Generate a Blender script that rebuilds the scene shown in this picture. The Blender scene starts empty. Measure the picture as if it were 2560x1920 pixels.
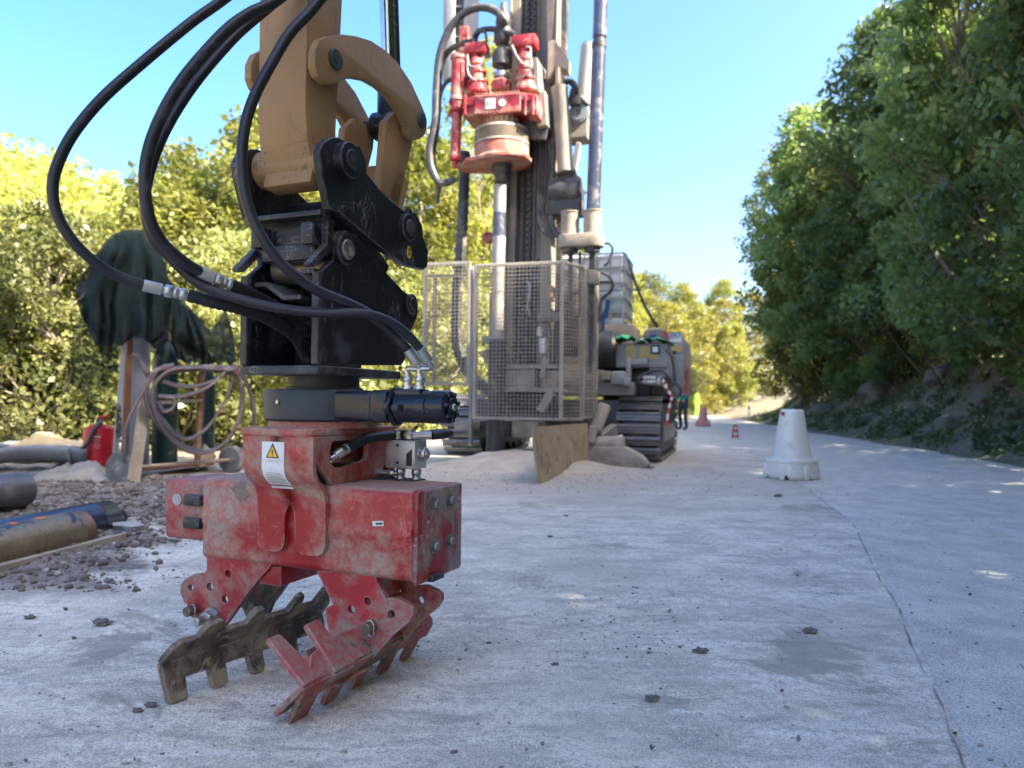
import bpy, bmesh, math, random
import numpy as np
from mathutils import Vector, Matrix, noise
from mathutils.geometry import tessellate_polygon
random.seed(11); np.random.seed(11)
SC = bpy.context.scene; COL = SC.collection
R = math.radians

# ------------------------------------------------------------------ camera
F, H0, RHO, CH = 1920.0, 1005.0, 0.012, 0.82      # focal length (px of 2560), horizon row, roll, eye height (m)
cam = bpy.data.cameras.new('camera'); cam_o = bpy.data.objects.new('camera', cam); COL.objects.link(cam_o)
cam.sensor_width = 36; cam.lens = 36 * F / 2560; cam.shift_y = (H0 - 960) / 2560
cam.clip_start = .05; cam.clip_end = 2000
cam_o.matrix_world = Matrix.Translation((0, 0, CH)) @ Matrix.Rotation(R(90), 4, 'X') @ Matrix.Rotation(RHO, 4, 'Z')
cam.dof.use_dof = True; cam.dof.focus_distance = 2.25; cam.dof.aperture_fstop = 3.4
SC.camera = cam_o
# ------------------------------------------------------------------ sky, sun, exposure
SUN = Vector((.66, -.34, .68)).normalized()
w = bpy.data.worlds.new('World'); SC.world = w; w.use_nodes = True
nt = w.node_tree; bg = nt.nodes['Background']
sky = nt.nodes.new('ShaderNodeTexSky'); sky.sky_type = 'NISHITA'; sky.sun_disc = False
sky.sun_elevation = math.asin(SUN.z); sky.sun_rotation = math.atan2(SUN.x, SUN.y)
sky.altitude = 300; sky.air_density = 1.0; sky.dust_density = 6.5; sky.ozone_density = 1.6
hs = nt.nodes.new('ShaderNodeHueSaturation'); hs.inputs['Saturation'].default_value = 1.40
hs.inputs['Hue'].default_value = .505; nt.links.new(sky.outputs[0], hs.inputs['Color']); nt.links.new(hs.outputs[0], bg.inputs['Color'])
bg.inputs['Strength'].default_value = .15
sl = bpy.data.lights.new('sun', 'SUN'); sun_o = bpy.data.objects.new('sun', sl); COL.objects.link(sun_o)
sl.energy = 5.0; sl.angle = R(.6); sl.color = (1, .90, .74)
sun_o.rotation_euler = SUN.to_track_quat('Z', 'Y').to_euler()
vs = SC.view_settings; vs.view_transform = 'Standard'; vs.look = 'None'; vs.gamma = 1; vs.use_curve_mapping = False
vs.exposure = 2.2
SC.cycles.max_bounces = 6; SC.cycles.transparent_max_bounces = 8
SC.cycles.use_denoising = True

# ------------------------------------------------------------------ measuring helpers
_c, _s = math.cos(RHO), math.sin(RHO)
def ray(px, py):
    dx, dy = px - 1280, H0 - py
    return (dx * _c - dy * _s) / F, (dx * _s + dy * _c) / F
def P(px, py, d):                      # the point seen at a pixel, d metres ahead
    a, b = ray(px, py); return Vector((a * d, d, CH + b * d))
def Pg(px, py, z=0):                   # the ground point seen at a pixel
    a, b = ray(px, py); return P(px, py, (z - CH) / b)
class Frame:                           # the upright axes of one machine
    def __init__(s, ox, oy, yaw, oz=0): s.ox, s.oy, s.oz, s.yaw, s.c, s.s = ox, oy, oz, yaw, math.cos(yaw), math.sin(yaw)
    def loc(s, p): X, Y = p[0] - s.ox, p[1] - s.oy; return Vector((s.c * X - s.s * Y, s.s * X + s.c * Y, p[2] - s.oz))
    def at(s, px, py, x=None, y=None, z=None):
        a, b = ray(px, py)
        if x is not None: d = (x + s.c * s.ox - s.s * s.oy) / (s.c * a - s.s)
        elif y is not None: d = (y + s.s * s.ox + s.c * s.oy) / (s.s * a + s.c)
        else: d = (z + s.oz - CH) / b
        return s.loc(P(px, py, d))
    def empty(s, name): return empty(name, (s.ox, s.oy, s.oz), -s.yaw)

# ------------------------------------------------------------------ objects and mesh builder
def empty(name, loc=(0, 0, 0), rz=0):
    o = bpy.data.objects.new(name, None); COL.objects.link(o); o.location = loc; o.rotation_euler = (0, 0, rz)
    o.empty_display_size = .1; return o
def tag(o, label=None, cat=None, group=None, kind=None):
    if label: o['label'] = label
    if cat: o['category'] = cat
    if group: o['group'] = group
    if kind: o['kind'] = kind
    return o
def copy_tree(o, parent=None):
    c = o.copy(); COL.objects.link(c); c.parent = parent
    for ch in list(o.children): copy_tree(ch, c)
    return c
def smooth_path(pts, n=8):
    pts = [Vector(p) for p in pts]; out = []
    q = [pts[0] * 2 - pts[1]] + pts + [pts[-1] * 2 - pts[-2]]
    for i in range(1, len(q) - 2):
        a, b, c, d = q[i - 1:i + 3]
        for k in range(n):
            t = k / n
            out.append(.5 * ((2 * b) + (c - a) * t + (2 * a - 5 * b + 4 * c - d) * t * t + (3 * b - a - 3 * c + d) * t ** 3))
    out.append(pts[-1]); return out
def circle2(cx, cy, r, n=14, a0=0, a1=2 * math.pi, end=False):
    return [(cx + r * math.cos(a0 + (a1 - a0) * k / (n - 1 if end else n)), cy + r * math.sin(a0 + (a1 - a0) * k / (n - 1 if end else n))) for k in range(n)]
class MB:
    def __init__(s): s.bm = bmesh.new()
    def _merge(s, t, bev=0, seg=2, M=None):
        bmesh.ops.recalc_face_normals(t, faces=t.faces[:])
        if bev:
            e = [e for e in t.edges if len(e.link_faces) == 2 and e.calc_face_angle(0) > .5]
            bmesh.ops.bevel(t, geom=e, offset=bev, segments=seg, affect='EDGES', profile=.5, clamp_overlap=True)
        if M is not None: bmesh.ops.transform(t, matrix=M, verts=t.verts[:])
        me = bpy.data.meshes.new('tmp'); t.to_mesh(me); t.free(); s.bm.from_mesh(me); bpy.data.meshes.remove(me)
        return s
    def box(s, c, size, rot=(0, 0, 0), bev=0, seg=2, M=None):
        t = bmesh.new(); bmesh.ops.create_cube(t, size=1)
        m = Matrix.Translation(c) @ Matrix.Rotation(rot[2], 4, 'Z') @ Matrix.Rotation(rot[1], 4, 'Y') @ Matrix.Rotation(rot[0], 4, 'X') @ Matrix.Diagonal((*size, 1))
        bmesh.ops.transform(t, matrix=m, verts=t.verts[:]); return s._merge(t, bev, seg, M)
    def bar(s, p0, p1, wd, th, up=(0, 0, 1), bev=0, seg=1):      # square bar between two points
        p0, p1 = Vector(p0), Vector(p1); d = p1 - p0; z = d.normalized(); u = Vector(up)
        x = z.cross(u)
        if x.length < 1e-4: x = z.cross(Vector((0, 1, 0)))
        x.normalize(); y = x.cross(z)
        m = Matrix((x, y, z)).transposed().to_4x4(); m.translation = (p0 + p1) / 2
        t = bmesh.new(); bmesh.ops.create_cube(t, size=1)
        bmesh.ops.transform(t, matrix=m @ Matrix.Diagonal((wd, th, d.length, 1)), verts=t.verts[:]); return s._merge(t, bev, seg)
    def prism(s, pts, axis, a, b, holes=(), bev=0, seg=1, M=None):
        loops = [list(pts)] + [list(h) for h in holes]
        def mk(p, h): return {'x': (h, p[0], p[1]), 'y': (p[0], h, p[1]), 'z': (p[0], p[1], h)}[axis]
        t = bmesh.new(); va, vb = [], []
        for l in loops:
            va.append([t.verts.new(mk(p, a)) for p in l]); vb.append([t.verts.new(mk(p, b)) for p in l])
        if len(loops) == 1: t.faces.new(va[0]); t.faces.new(vb[0])
        else:
            fa = [v for l in va for v in l]; fb = [v for l in vb for v in l]
            for tri in tessellate_polygon([[Vector((p[0], p[1], 0)) for p in l] for l in loops]):
                for ff in (fa, fb):
                    try: t.faces.new([ff[i] for i in tri])
                    except ValueError: pass
        for x, y in zip(va, vb):
            for i in range(len(x)): t.faces.new((x[i], x[(i + 1) % len(x)], y[(i + 1) % len(x)], y[i]))
        return s._merge(t, bev, seg, M)
    def cyl(s, p0, p1, r0, r1=None, n=20, bev=0, cap=True):
        p0, p1 = Vector(p0), Vector(p1); d = p1 - p0
        t = bmesh.new(); bmesh.ops.create_cone(t, cap_ends=cap, segments=n, radius1=r0, radius2=r0 if r1 is None else r1, depth=d.length)
        m = d.to_track_quat('Z', 'Y').to_matrix().to_4x4(); m.translation = (p0 + p1) / 2
        bmesh.ops.transform(t, matrix=m, verts=t.verts[:]); return s._merge(t, bev, 1)
    def hexn(s, p0, p1, r): return s.cyl(p0, p1, r, n=6, bev=r * .08)
    def lathe(s, prof, p0=(0, 0, 0), axis=(0, 0, 1), n=28):
        t = bmesh.new(); rings = []
        for r, z in prof:
            rings.append([t.verts.new((r * math.cos(2 * math.pi * k / n), r * math.sin(2 * math.pi * k / n), z)) for k in range(n)] if r > 1e-6 else [t.verts.new((0, 0, z))])
        for a, b in zip(rings, rings[1:]):
            for k in range(n):
                q = [a[k % len(a)], a[(k + 1) % len(a)], b[(k + 1) % len(b)], b[k % len(b)]]
                q = list(dict.fromkeys(q))
                if len(q) > 2: t.faces.new(q)
        if len(rings[0]) > 1: t.faces.new(rings[0])
        if len(rings[-1]) > 1: t.faces.new(rings[-1])
        m = Vector(axis).to_track_quat('Z', 'Y').to_matrix().to_4x4(); m.translation = Vector(p0)
        return s._merge(t, 0, 1, m)
    def tube(s, pts, r, n=10, cap=True):
        pts = [Vector(p) for p in pts]; t = bmesh.new(); rings = []
        rr = r if isinstance(r, (list, tuple)) else [r] * len(pts)
        tg = (pts[1] - pts[0]).normalized(); u = tg.orthogonal().normalized()
        for i, p in enumerate(pts):
            g = (pts[min(i + 1, len(pts) - 1)] - pts[max(i - 1, 0)])
            if g.length > 1e-9: g.normalize()
            else: g = tg
            u = (u - g * u.dot(g)).normalized(); v = g.cross(u)
            rings.append([t.verts.new(p + (u * math.cos(2 * math.pi * k / n) + v * math.sin(2 * math.pi * k / n)) * rr[i]) for k in range(n)])
        for a, b in zip(rings, rings[1:]):
            for k in range(n): t.faces.new((a[k], a[(k + 1) % n], b[(k + 1) % n], b[k]))
        if cap: t.faces.new(rings[0]); t.faces.new(rings[-1])
        return s._merge(t)
    def sheet(s, rows):                      # grid of points -> quads
        t = bmesh.new(); v = [[t.verts.new(p) for p in r] for r in rows]
        for a, b in zip(v, v[1:]):
            for i in range(len(a) - 1): t.faces.new((a[i], a[i + 1], b[i + 1], b[i]))
        return s._merge(t)
    def rock(s, c, r, seed=0, sub=2, amp=.35, sc=(1, 1, 1), freq=1.4):
        t = bmesh.new(); bmesh.ops.create_icosphere(t, subdivisions=sub, radius=1)
        o = Vector((seed * 3.7, seed * 1.3, -seed * 2.1))
        for v in t.verts:
            k = 1 + amp * noise.noise(v.co * freq + o) + amp * .4 * noise.noise(v.co * 3.3 + o)
            v.co = Vector((v.co.x * sc[0], v.co.y * sc[1], v.co.z * sc[2])) * (k * r) + Vector(c)
        return s._merge(t)
    def build(s, name, mat, parent=None, smooth=35, loc=None, solid=0):
        me = bpy.data.meshes.new(name); s.bm.to_mesh(me); s.bm.free()
        me.materials.append(mat)
        if smooth:
            me.polygons.foreach_set('use_smooth', [True] * len(me.polygons)); me.set_sharp_from_angle(angle=R(smooth))
        o = bpy.data.objects.new(name, me); COL.objects.link(o); o.parent = parent
        if loc is not None: o.location = loc
        if solid:
            m = o.modifiers.new('thickness', 'SOLIDIFY'); m.thickness = solid
        return o
def raw_mesh(name, V, Fc, mat, parent=None, smooth=False):        # numpy verts (n,3), faces (m,k)
    V = np.asarray(V, np.float32); Fc = np.asarray(Fc, np.int32); k = Fc.shape[1]
    me = bpy.data.meshes.new(name); me.vertices.add(len(V)); me.vertices.foreach_set('co', V.ravel())
    me.loops.add(Fc.size); me.loops.foreach_set('vertex_index', Fc.ravel())
    me.polygons.add(len(Fc)); me.polygons.foreach_set('loop_start', np.arange(0, Fc.size, k, dtype=np.int32))
    me.polygons.foreach_set('loop_total', np.full(len(Fc), k, np.int32))
    if smooth: me.polygons.foreach_set('use_smooth', [True] * len(Fc))
    me.update(calc_edges=True); me.validate(); me.materials.append(mat)
    o = bpy.data.objects.new(name, me); COL.objects.link(o); o.parent = parent; return o
def text(name, body, size, M, mat, parent=None, align='CENTER', ext=.0004):
    c = bpy.data.curves.new(name, 'FONT'); c.body = body; c.size = size; c.align_x = align; c.align_y = 'CENTER'; c.extrude = ext
    t_ = bpy.data.objects.new(name, c); COL.objects.link(t_); me = bpy.data.meshes.new_from_object(t_.evaluated_get(bpy.context.evaluated_depsgraph_get()))
    bpy.data.objects.remove(t_); me.materials.clear(); me.materials.append(mat); o = bpy.data.objects.new(name, me); COL.objects.link(o); o.parent = parent; o.matrix_local = M; return o
# ------------------------------------------------------------------ materials
class NT:
    def __init__(s, name):
        s.m = bpy.data.materials.new(name); s.m.use_nodes = True; s.t = s.m.node_tree; s.b = s.t.nodes['Principled BSDF']; s.out = s.t.nodes['Material Output']
        s.tc = s.n('ShaderNodeTexCoord')
    def n(s, typ, **kw):
        nd = s.t.nodes.new(typ)
        for k, v in kw.items():
            if hasattr(nd, k): setattr(nd, k, v)
            else: nd.inputs[k].default_value = v
        return nd
    def l(s, a, b): s.t.links.new(a, b)
    def noise(s, scale, detail=6, rough=.6, vec=None, dist=0, space='Object'):
        nd = s.n('ShaderNodeTexNoise'); nd.inputs['Scale'].default_value = scale; nd.inputs['Detail'].default_value = detail
        nd.inputs['Roughness'].default_value = rough; nd.inputs['Distortion'].default_value = dist
        s.l(vec if vec is not None else s.tc.outputs[space], nd.inputs['Vector']); return nd.outputs['Fac']
    def ramp(s, fac, lo, hi, a=0.0, b=1.0):
        nd = s.n('ShaderNodeMapRange'); nd.interpolation_type = 'SMOOTHSTEP'
        for k, v in zip(('From Min', 'From Max', 'To Min', 'To Max'), (lo, hi, a, b)): nd.inputs[k].default_value = v
        s.l(fac, nd.inputs['Value']); return nd.outputs['Result']
    def math(s, op, a, b=None):
        nd = s.n('ShaderNodeMath'); nd.operation = op; nd.use_clamp = op in ('ADD', 'MULTIPLY')
        for i, v in enumerate((a, b)):
            if v is None: continue
            if isinstance(v, (int, float)): nd.inputs[i].default_value = v
            else: s.l(v, nd.inputs[i])
        return nd.outputs[0]
    def mix(s, fac, a, b):
        nd = s.n('ShaderNodeMix'); nd.data_type = 'RGBA'
        if isinstance(fac, (int, float)): nd.inputs[0].default_value = fac
        else: s.l(fac, nd.inputs[0])
        for i, v in ((6, a), (7, b)):
            if isinstance(v, (tuple, list)): nd.inputs[i].default_value = (*v[:3], 1)
            else: s.l(v, nd.inputs[i])
        return nd.outputs[2]
    def n2add(s, a, b): nd = s.n('ShaderNodeMath'); nd.operation = 'ADD'; s.l(a, nd.inputs[0]); s.l(b, nd.inputs[1]); return nd.outputs[0]
    def stretch(s, sc, space='Object', rot=(0, 0, 0)):
        nd = s.n('ShaderNodeMapping'); nd.inputs['Scale'].default_value = sc; nd.inputs['Rotation'].default_value = rot
        s.l(s.tc.outputs[space], nd.inputs['Vector']); return nd.outputs[0]
    def bump(s, h, strength, dist=.01, prev=None):
        nd = s.n('ShaderNodeBump'); nd.inputs['Strength'].default_value = strength; nd.inputs['Distance'].default_value = dist
        s.l(h, nd.inputs['Height'])
        if prev is not None: s.l(prev, nd.inputs['Normal'])
        return nd.outputs[0]
    def done(s, col, rough, metal=0, nrm=None):
        if isinstance(col, (tuple, list)): s.b.inputs['Base Color'].default_value = (*col[:3], 1)
        else: s.l(col, s.b.inputs['Base Color'])
        for k, v in (('Roughness', rough), ('Metallic', metal)):
            if isinstance(v, (int, float)): s.b.inputs[k].default_value = v
            else: s.l(v, s.b.inputs[k])
        if nrm is not None: s.l(nrm, s.b.inputs['Normal'])
        return s.m
DUST = (.36, .33, .28)
def mat(name, base, rough=.5, metal=0.0, dust=0.0, dcol=DUST, dscale=5, wear=0.0, wcol=(.28, .27, .26), wscale=26, mud=0.0, mcol=(.10, .085, .065), mscale=7,
        bump=.15, bscale=90, up=0.0, var=.18, streak=0.0, scr=0.0, scol=(.45, .40, .36), dgrain=.55, edge=0.0, ecol=(.34, .32, .30)):
    t = NT(name); lo = t.noise(3.1, 3)
    col = t.mix(t.ramp(lo, .3, .7), tuple(c * (1 - var) for c in base), tuple(min(1, c * (1 + var)) for c in base))
    rg = rough; mt = metal
    def thr(a): return .5 + (.5 - a) * .42
    if wear:
        v = t.stretch((1, 1, .35), rot=(.3, .5, .2)); m = t.ramp(t.noise(wscale, 8, .72, v), thr(wear), thr(wear) + .05)
        col = t.mix(m, col, wcol)
    if streak:
        v = t.stretch((9, 9, .8)); m = t.ramp(t.noise(5, 5, .6, v), .5, .75, 0, streak); col = t.mix(m, col, dcol)
    d = None
    if dust:
        d = t.ramp(t.noise(dscale, 9, .66), thr(dust) - .06, thr(dust) + .10)
        sp = t.ramp(t.noise(38, 6, .7), .34, .60, dgrain, 1); d = t.math('MULTIPLY', d, sp)
    if up:
        g = t.n('ShaderNodeNewGeometry'); sx = t.n('ShaderNodeSeparateXYZ'); t.l(g.outputs['Normal'], sx.inputs[0])
        u = t.ramp(sx.outputs['Z'], .45, .95, 0, up); u = t.math('MULTIPLY', u, t.ramp(t.noise(22, 5), .25, .6, .55, 1))
        d = u if d is None else t.math('MAXIMUM', d, u)
    if d is not None: col = t.mix(d, col, dcol); rg = t.ramp(d, 0, 1, rough, .95)
    if edge:
        g_ = t.n('ShaderNodeNewGeometry'); bv = t.n('ShaderNodeBevel'); bv.samples = 4; bv.inputs['Radius'].default_value = .007; dt = t.n('ShaderNodeVectorMath'); dt.operation = 'DOT_PRODUCT'; t.l(bv.outputs[0], dt.inputs[0]); t.l(g_.outputs['Normal'], dt.inputs[1])
        q = t.ramp(dt.outputs['Value'], .985, .90, 0, edge); q = t.math('MULTIPLY', q, t.ramp(t.noise(24, 6, .7), .42, .56)); col = t.mix(q, col, ecol)
    if scr:
        for sv, rv in (((1, 1, .22), (.5, .2, .1)), ((.25, 1, 1), (.1, .7, .4))):
            q = t.noise(13, 3, .55, t.stretch(sv, rot=rv), .8); q = t.math('ABSOLUTE', t.math('SUBTRACT', q, .5)); q = t.ramp(q, .010, .002)
            q = t.math('MULTIPLY', q, t.ramp(t.noise(4.5, 3), .46, .58, 0, scr)); col = t.mix(q, col, scol)
    nb = t.bump(t.noise(bscale, 5), bump, .004)
    if mud:
        m = t.ramp(t.noise(mscale, 8, .7, None, .4), thr(mud), thr(mud) + .04)
        mc = t.mix(t.noise(60, 3), tuple(c * .7 for c in mcol), tuple(c * 1.25 for c in mcol)); col = t.mix(m, col, mc)
        nb = t.bump(t.math('MULTIPLY', m, t.noise(45, 6)), .7, .006, nb)
    return t.done(col, rg, mt, nb)
M = {}
M['red'] = mat('red_paint', (.38, .014, .016), .36, edge=.9, ecol=(.34, .27, .22), dust=.60, dcol=(.37, .29, .215), dscale=3.0, wear=.07, wcol=(.30, .25, .22), up=.85, mud=.30, mcol=(.21, .17, .12), mscale=3.6, bump=.2, scr=.8, scol=(.50, .10, .09), dgrain=.35)
M['red_scraped'] = mat('scraped_red_paint', (.34, .012, .022), .42, edge=.9, dust=.54, dcol=(.30, .23, .175), dscale=5, wear=.22, wcol=(.24, .22, .20), wscale=12, up=.6, mud=.26, mcol=(.17, .14, .105), mscale=6, bump=.35, scr=1, scol=(.48, .08, .08), dgrain=.3)
M['red_end'] = mat('scraped_end_plate', (.32, .014, .018), .5, edge=.9, dust=.48, dcol=(.27, .235, .195), dscale=5, wear=.46, wcol=(.19, .18, .17), wscale=6, mud=.2, mcol=(.13, .12, .105), bump=.35, scr=.9)
M['tine'] = mat('muddy_tine_steel', edge=.8, base=(.055, .048, .042), rough=.48, dust=.56, dcol=(.27, .21, .14), dscale=7, wear=.40, wcol=(.32, .02, .03), wscale=5, up=.5, mud=.50, mcol=(.30, .24, .165), mscale=9, bump=.5, scr=.6, scol=(.3, .28, .25))
M['black'] = mat('black_paint', edge=.8, ecol=(.13, .13, .135), base=(.010, .011, .014), rough=.40, dust=.26, dcol=(.050, .052, .056), dscale=6, wear=.15, wcol=(.10, .10, .105), wscale=34, up=.5, bump=.3, scr=.9, scol=(.16, .16, .165))
M['black_edge'] = mat('worn_black_edge', (.026, .027, .030), .45, dust=.4, dcol=(.11, .105, .10), dscale=9, up=.6, wear=.2, wcol=(.16, .15, .14), wscale=30, scr=.8, scol=(.2, .19, .18))
M['rotator'] = mat('rotator_grey', (.03, .036, .038), .55, dust=.3, dcol=(.07, .072, .07), up=.7, bump=.25)
M['motor'] = mat('motor_black', (.008, .010, .018), .26, dust=.18, dcol=(.10, .10, .11), dscale=14, up=.15)
M['steel'] = mat('zinc_steel', (.52, .52, .50), .34, .85, dust=.25, dscale=12)
M['alu'] = mat('aluminium_block', (.50, .50, .48), .42, .6, dust=.22, dscale=14, wear=.2, wcol=(.3, .3, .29))
M['bolt'] = mat('dull_bolt', (.26, .26, .25), .4, .7, dust=.4, dscale=20)
M['pin'] = mat('pin_steel', (.20, .165, .125), .42, .7, dust=.3, dscale=20)
M['tan'] = mat('excavator_tan', edge=.7, ecol=(.15, .11, .08), base=(.31, .18, .072), rough=.6, dust=.26, dcol=(.24, .16, .09), dscale=2.6, wear=.16, wcol=(.05, .042, .04), wscale=8, up=.4, var=.14, mud=.10, mcol=(.045, .037, .035), mscale=6, bump=.14, bscale=55, scr=.7, scol=(.12, .09, .07))
M['chrome'] = mat('chrome_rod', (.55, .55, .56), .14, 1)
M['rubber'] = mat('hose_rubber', (.012, .013, .018), .46, dust=.28, dcol=(.05, .05, .056), dscale=16, up=.25, bump=.12)
M['sleeve'] = mat('hose_sleeve', (.010, .011, .014), .6, dust=.3, dcol=(.06, .06, .06), bump=.6, bscale=160)
M['paper'] = mat('label_white', (.74, .73, .70), .45, dust=.12, dcol=(.30, .26, .2), dscale=18, mud=.10, mcol=(.13, .10, .07), mscale=40)
M['ink'] = mat('label_black', (.02, .02, .02), .5)
M['ink_grey'] = mat('label_line_grey', (.16, .17, .18), .5)
M['yellow_dusty'] = mat('dusty_yellow_label', (.52, .40, .14), .6, dust=.35)
M['yellow'] = mat('label_yellow', (.78, .50, .03), .45, dust=.1, dscale=20, mud=.1, mscale=40)
# rig
M['rig_grey'] = mat('rig_grey_dusty', (.19, .18, .165), .6, dust=.5, dcol=(.30, .26, .205), dscale=3, up=.8, mud=.1, mcol=(.22, .18, .14), streak=.4)
M['rig_beige'] = mat('dust_covered_steel', (.28, .24, .19), .8, dust=.55, dcol=(.40, .34, .265), dscale=4, wear=.12, wcol=(.2, .19, .18), up=.7)
M['rig_dark'] = mat('rig_dark_steel', (.045, .045, .05), .5, dust=.35, dcol=(.20, .175, .145), dscale=5, up=.6)
M['rig_red'] = mat('rig_red', (.34, .018, .028), .45, dust=.42, dcol=(.48, .30, .24), dscale=5, up=.7, wear=.1)
M['rig_pink'] = mat('dusty_red', (.34, .085, .065), .7, dust=.5, dcol=(.42, .27, .19), dscale=4, up=.6)
M['rig_bluegrey'] = mat('drill_rod_steel', (.10, .11, .155), .34, .55, dust=.35, dcol=(.26, .245, .25), dscale=6)
M['rig_light'] = mat('machine_light_grey', (.27, .285, .295), .45, dust=.35, dcol=(.36, .32, .265), up=.7, var=.06)
M['rig_mesh'] = mat('cage_wire', (.33, .30, .26), .6, .2, dust=.5, dcol=(.40, .355, .29))
M['track'] = mat('track_steel', (.16, .16, .165), .42, .6, dust=.42, dcol=(.34, .31, .27), dscale=9, up=.75)
M['rodlight'] = mat('dusty_drill_string', (.33, .31, .30), .5, .4, dust=.5, dcol=(.46, .41, .35), dscale=6)
M['white_plastic'] = mat('white_plastic', (.70, .69, .64), .42, dust=.30, dcol=(.55, .52, .45), dscale=5, var=.04, streak=.18)
M['pink_plastic'] = mat('faded_red_plastic', (.55, .26, .25), .5, dust=.3, dcol=(.6, .5, .45), var=.1)
M['tank'] = mat('tank_plastic', (.66, .68, .70), .35, var=.03, dust=.15)
M['tank_low'] = mat('tank_water', (.42, .52, .50), .35, var=.03)
M['zinc'] = mat('galvanised', (.40, .42, .44), .4, .7, dust=.2)
M['wood'] = mat('weathered_wood', (.30, .25, .19), .8, dust=.4, streak=.3, bump=.4)
M['green'] = mat('green_plastic', (.02, .20, .08), .45, dust=.1)
M['blue'] = mat('blue_plastic', (.03, .09, .28), .4, dust=.1)
M['orange'] = mat('orange_fabric', (.75, .20, .03), .7)
M['teal'] = mat('teal_fabric', (.01, .17, .18), .8)
M['hivis'] = mat('hivis_fabric', (.28, .85, .03), .7)
M['navy'] = mat('navy_fabric', (.03, .035, .06), .85)
M['skin'] = mat('skin', (.45, .27, .19), .55)
M['tape_red'] = mat('tape_red', (.60, .03, .04), .5)
M['tape_white'] = mat('tape_white', (.75, .74, .72), .5)
# left stores
M['casing'] = mat('casing_steel', (.040, .050, .085), .30, .5, dust=.3, dcol=(.16, .13, .10), dscale=6, mud=.66, mcol=(.24, .185, .12), mscale=3.5, bump=.15)
M['casing_clean'] = mat('casing_steel_blue', (.045, .058, .10), .26, .5, dust=.15, dcol=(.14, .13, .12), mud=.1, mcol=(.22, .19, .14))
M['casing_grey'] = mat('casing_steel_grey', (.10, .105, .115), .42, .4, dust=.35, dcol=(.2, .19, .17), mud=.2)
M['thread'] = mat('rusty_thread', (.20, .13, .09), .42, .6, dust=.2)
M['spray'] = mat('orange_spray', (.85, .17, .03), .55)
M['red_ext'] = mat('extinguisher_red', (.50, .015, .02), .35, dust=.2, dcol=(.35, .2, .17))
M['rust'] = mat('rusty_steel', (.20, .085, .04), .75, dust=.35, dcol=(.32, .22, .15), wear=.2, wcol=(.10, .05, .03), bump=.4)
M['rust_pale'] = mat('rusty_pale_steel', (.33, .26, .19), .7, dust=.4, wear=.2, wcol=(.2, .09, .04))
M['bottle_grey'] = mat('bottle_grey', (.22, .245, .275), .42, dust=.2, var=.06)
M['bottle_green'] = mat('bottle_green', (.008, .035, .035), .4, dust=.15)
M['tyre'] = mat('old_tyre', (.13, .13, .125), .85, dust=.5, dcol=(.28, .265, .24))
M['canvas'] = mat('canvas', (.27, .245, .20), .9, dust=.3, bump=.5, bscale=30)
M['paper_bag'] = mat('paper_bag', (.36, .29, .15), .85, dust=.3)
M['sheet_grey'] = mat('grey_sheet', (.20, .215, .225), .6, dust=.35, dcol=(.33, .31, .27))
M['hose_red'] = mat('hose_red', (.13, .088, .088), .5, dust=.35, dcol=(.25, .22, .2))
M['hose_blue'] = mat('hose_blue', (.06, .085, .13), .5, dust=.35, dcol=(.22, .21, .21))
M['dirt'] = mat('dirt', (.135, .115, .095), .95, dust=.3, dcol=(.20, .175, .15), dscale=14, bump=.6, bscale=40)
M['crumb'] = mat('crumb', (.24, .22, .195), .95, bump=.4, var=.5)
M['crack'] = mat('crack_dirt', (.27, .25, .225), .95, bump=.5, var=.4)
M['clod'] = mat('clod', (.15, .135, .12), .95, bump=.6, bscale=50, var=.3)
M['stone'] = mat('pale_stone', (.36, .34, .32), .9, dust=.3, bump=.5, bscale=30, var=.25)
M['rock'] = mat('bank_rock', (.15, .14, .12), .9, dust=.5, dcol=(.09, .10, .055), dscale=3, bump=.7, bscale=9, var=.35)
M['bark'] = mat('bark', (.13, .105, .08), .9, bump=.8, bscale=18, var=.35)
M['bark_pale'] = mat('bark_pale', (.34, .29, .22), .9, bump=.8, bscale=18, var=.3)
M['trunk_dry'] = mat('dry_leaf', (.20, .12, .06), .85, var=.4)

def mat_net():
    t = NT('shade_net'); v = t.n('ShaderNodeTexNoise'); nz = t.noise(9, 4)
    col = t.mix(nz, (.006, .014, .017), (.020, .032, .036))
    wv = t.ramp(t.noise(260, 1, .3), .40, .58, .80, 1.0)
    tr = t.n('ShaderNodeBsdfTransparent'); mx = t.n('ShaderNodeMixShader'); t.l(wv, mx.inputs[0]); t.l(tr.outputs[0], mx.inputs[1]); t.l(t.b.outputs[0], mx.inputs[2])
    t.l(mx.outputs[0], t.out.inputs[0]); t.b.inputs['Specular IOR Level'].default_value = .06; return t.done(col, .9)
M['net'] = mat_net()
def mat_net2():
    t = NT('thin_shade_net'); col = t.mix(t.noise(9, 4), (.006, .02, .018), (.016, .045, .036))
    wv = t.ramp(t.noise(200, 1, .3), .40, .60, .22, .9)
    tr = t.n('ShaderNodeBsdfTransparent'); mx = t.n('ShaderNodeMixShader'); t.l(wv, mx.inputs[0]); t.l(tr.outputs[0], mx.inputs[1]); t.l(t.b.outputs[0], mx.inputs[2])
    t.l(mx.outputs[0], t.out.inputs[0]); t.b.inputs['Specular IOR Level'].default_value = .06; return t.done(col, .9)
M['net_thin'] = mat_net2()
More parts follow.
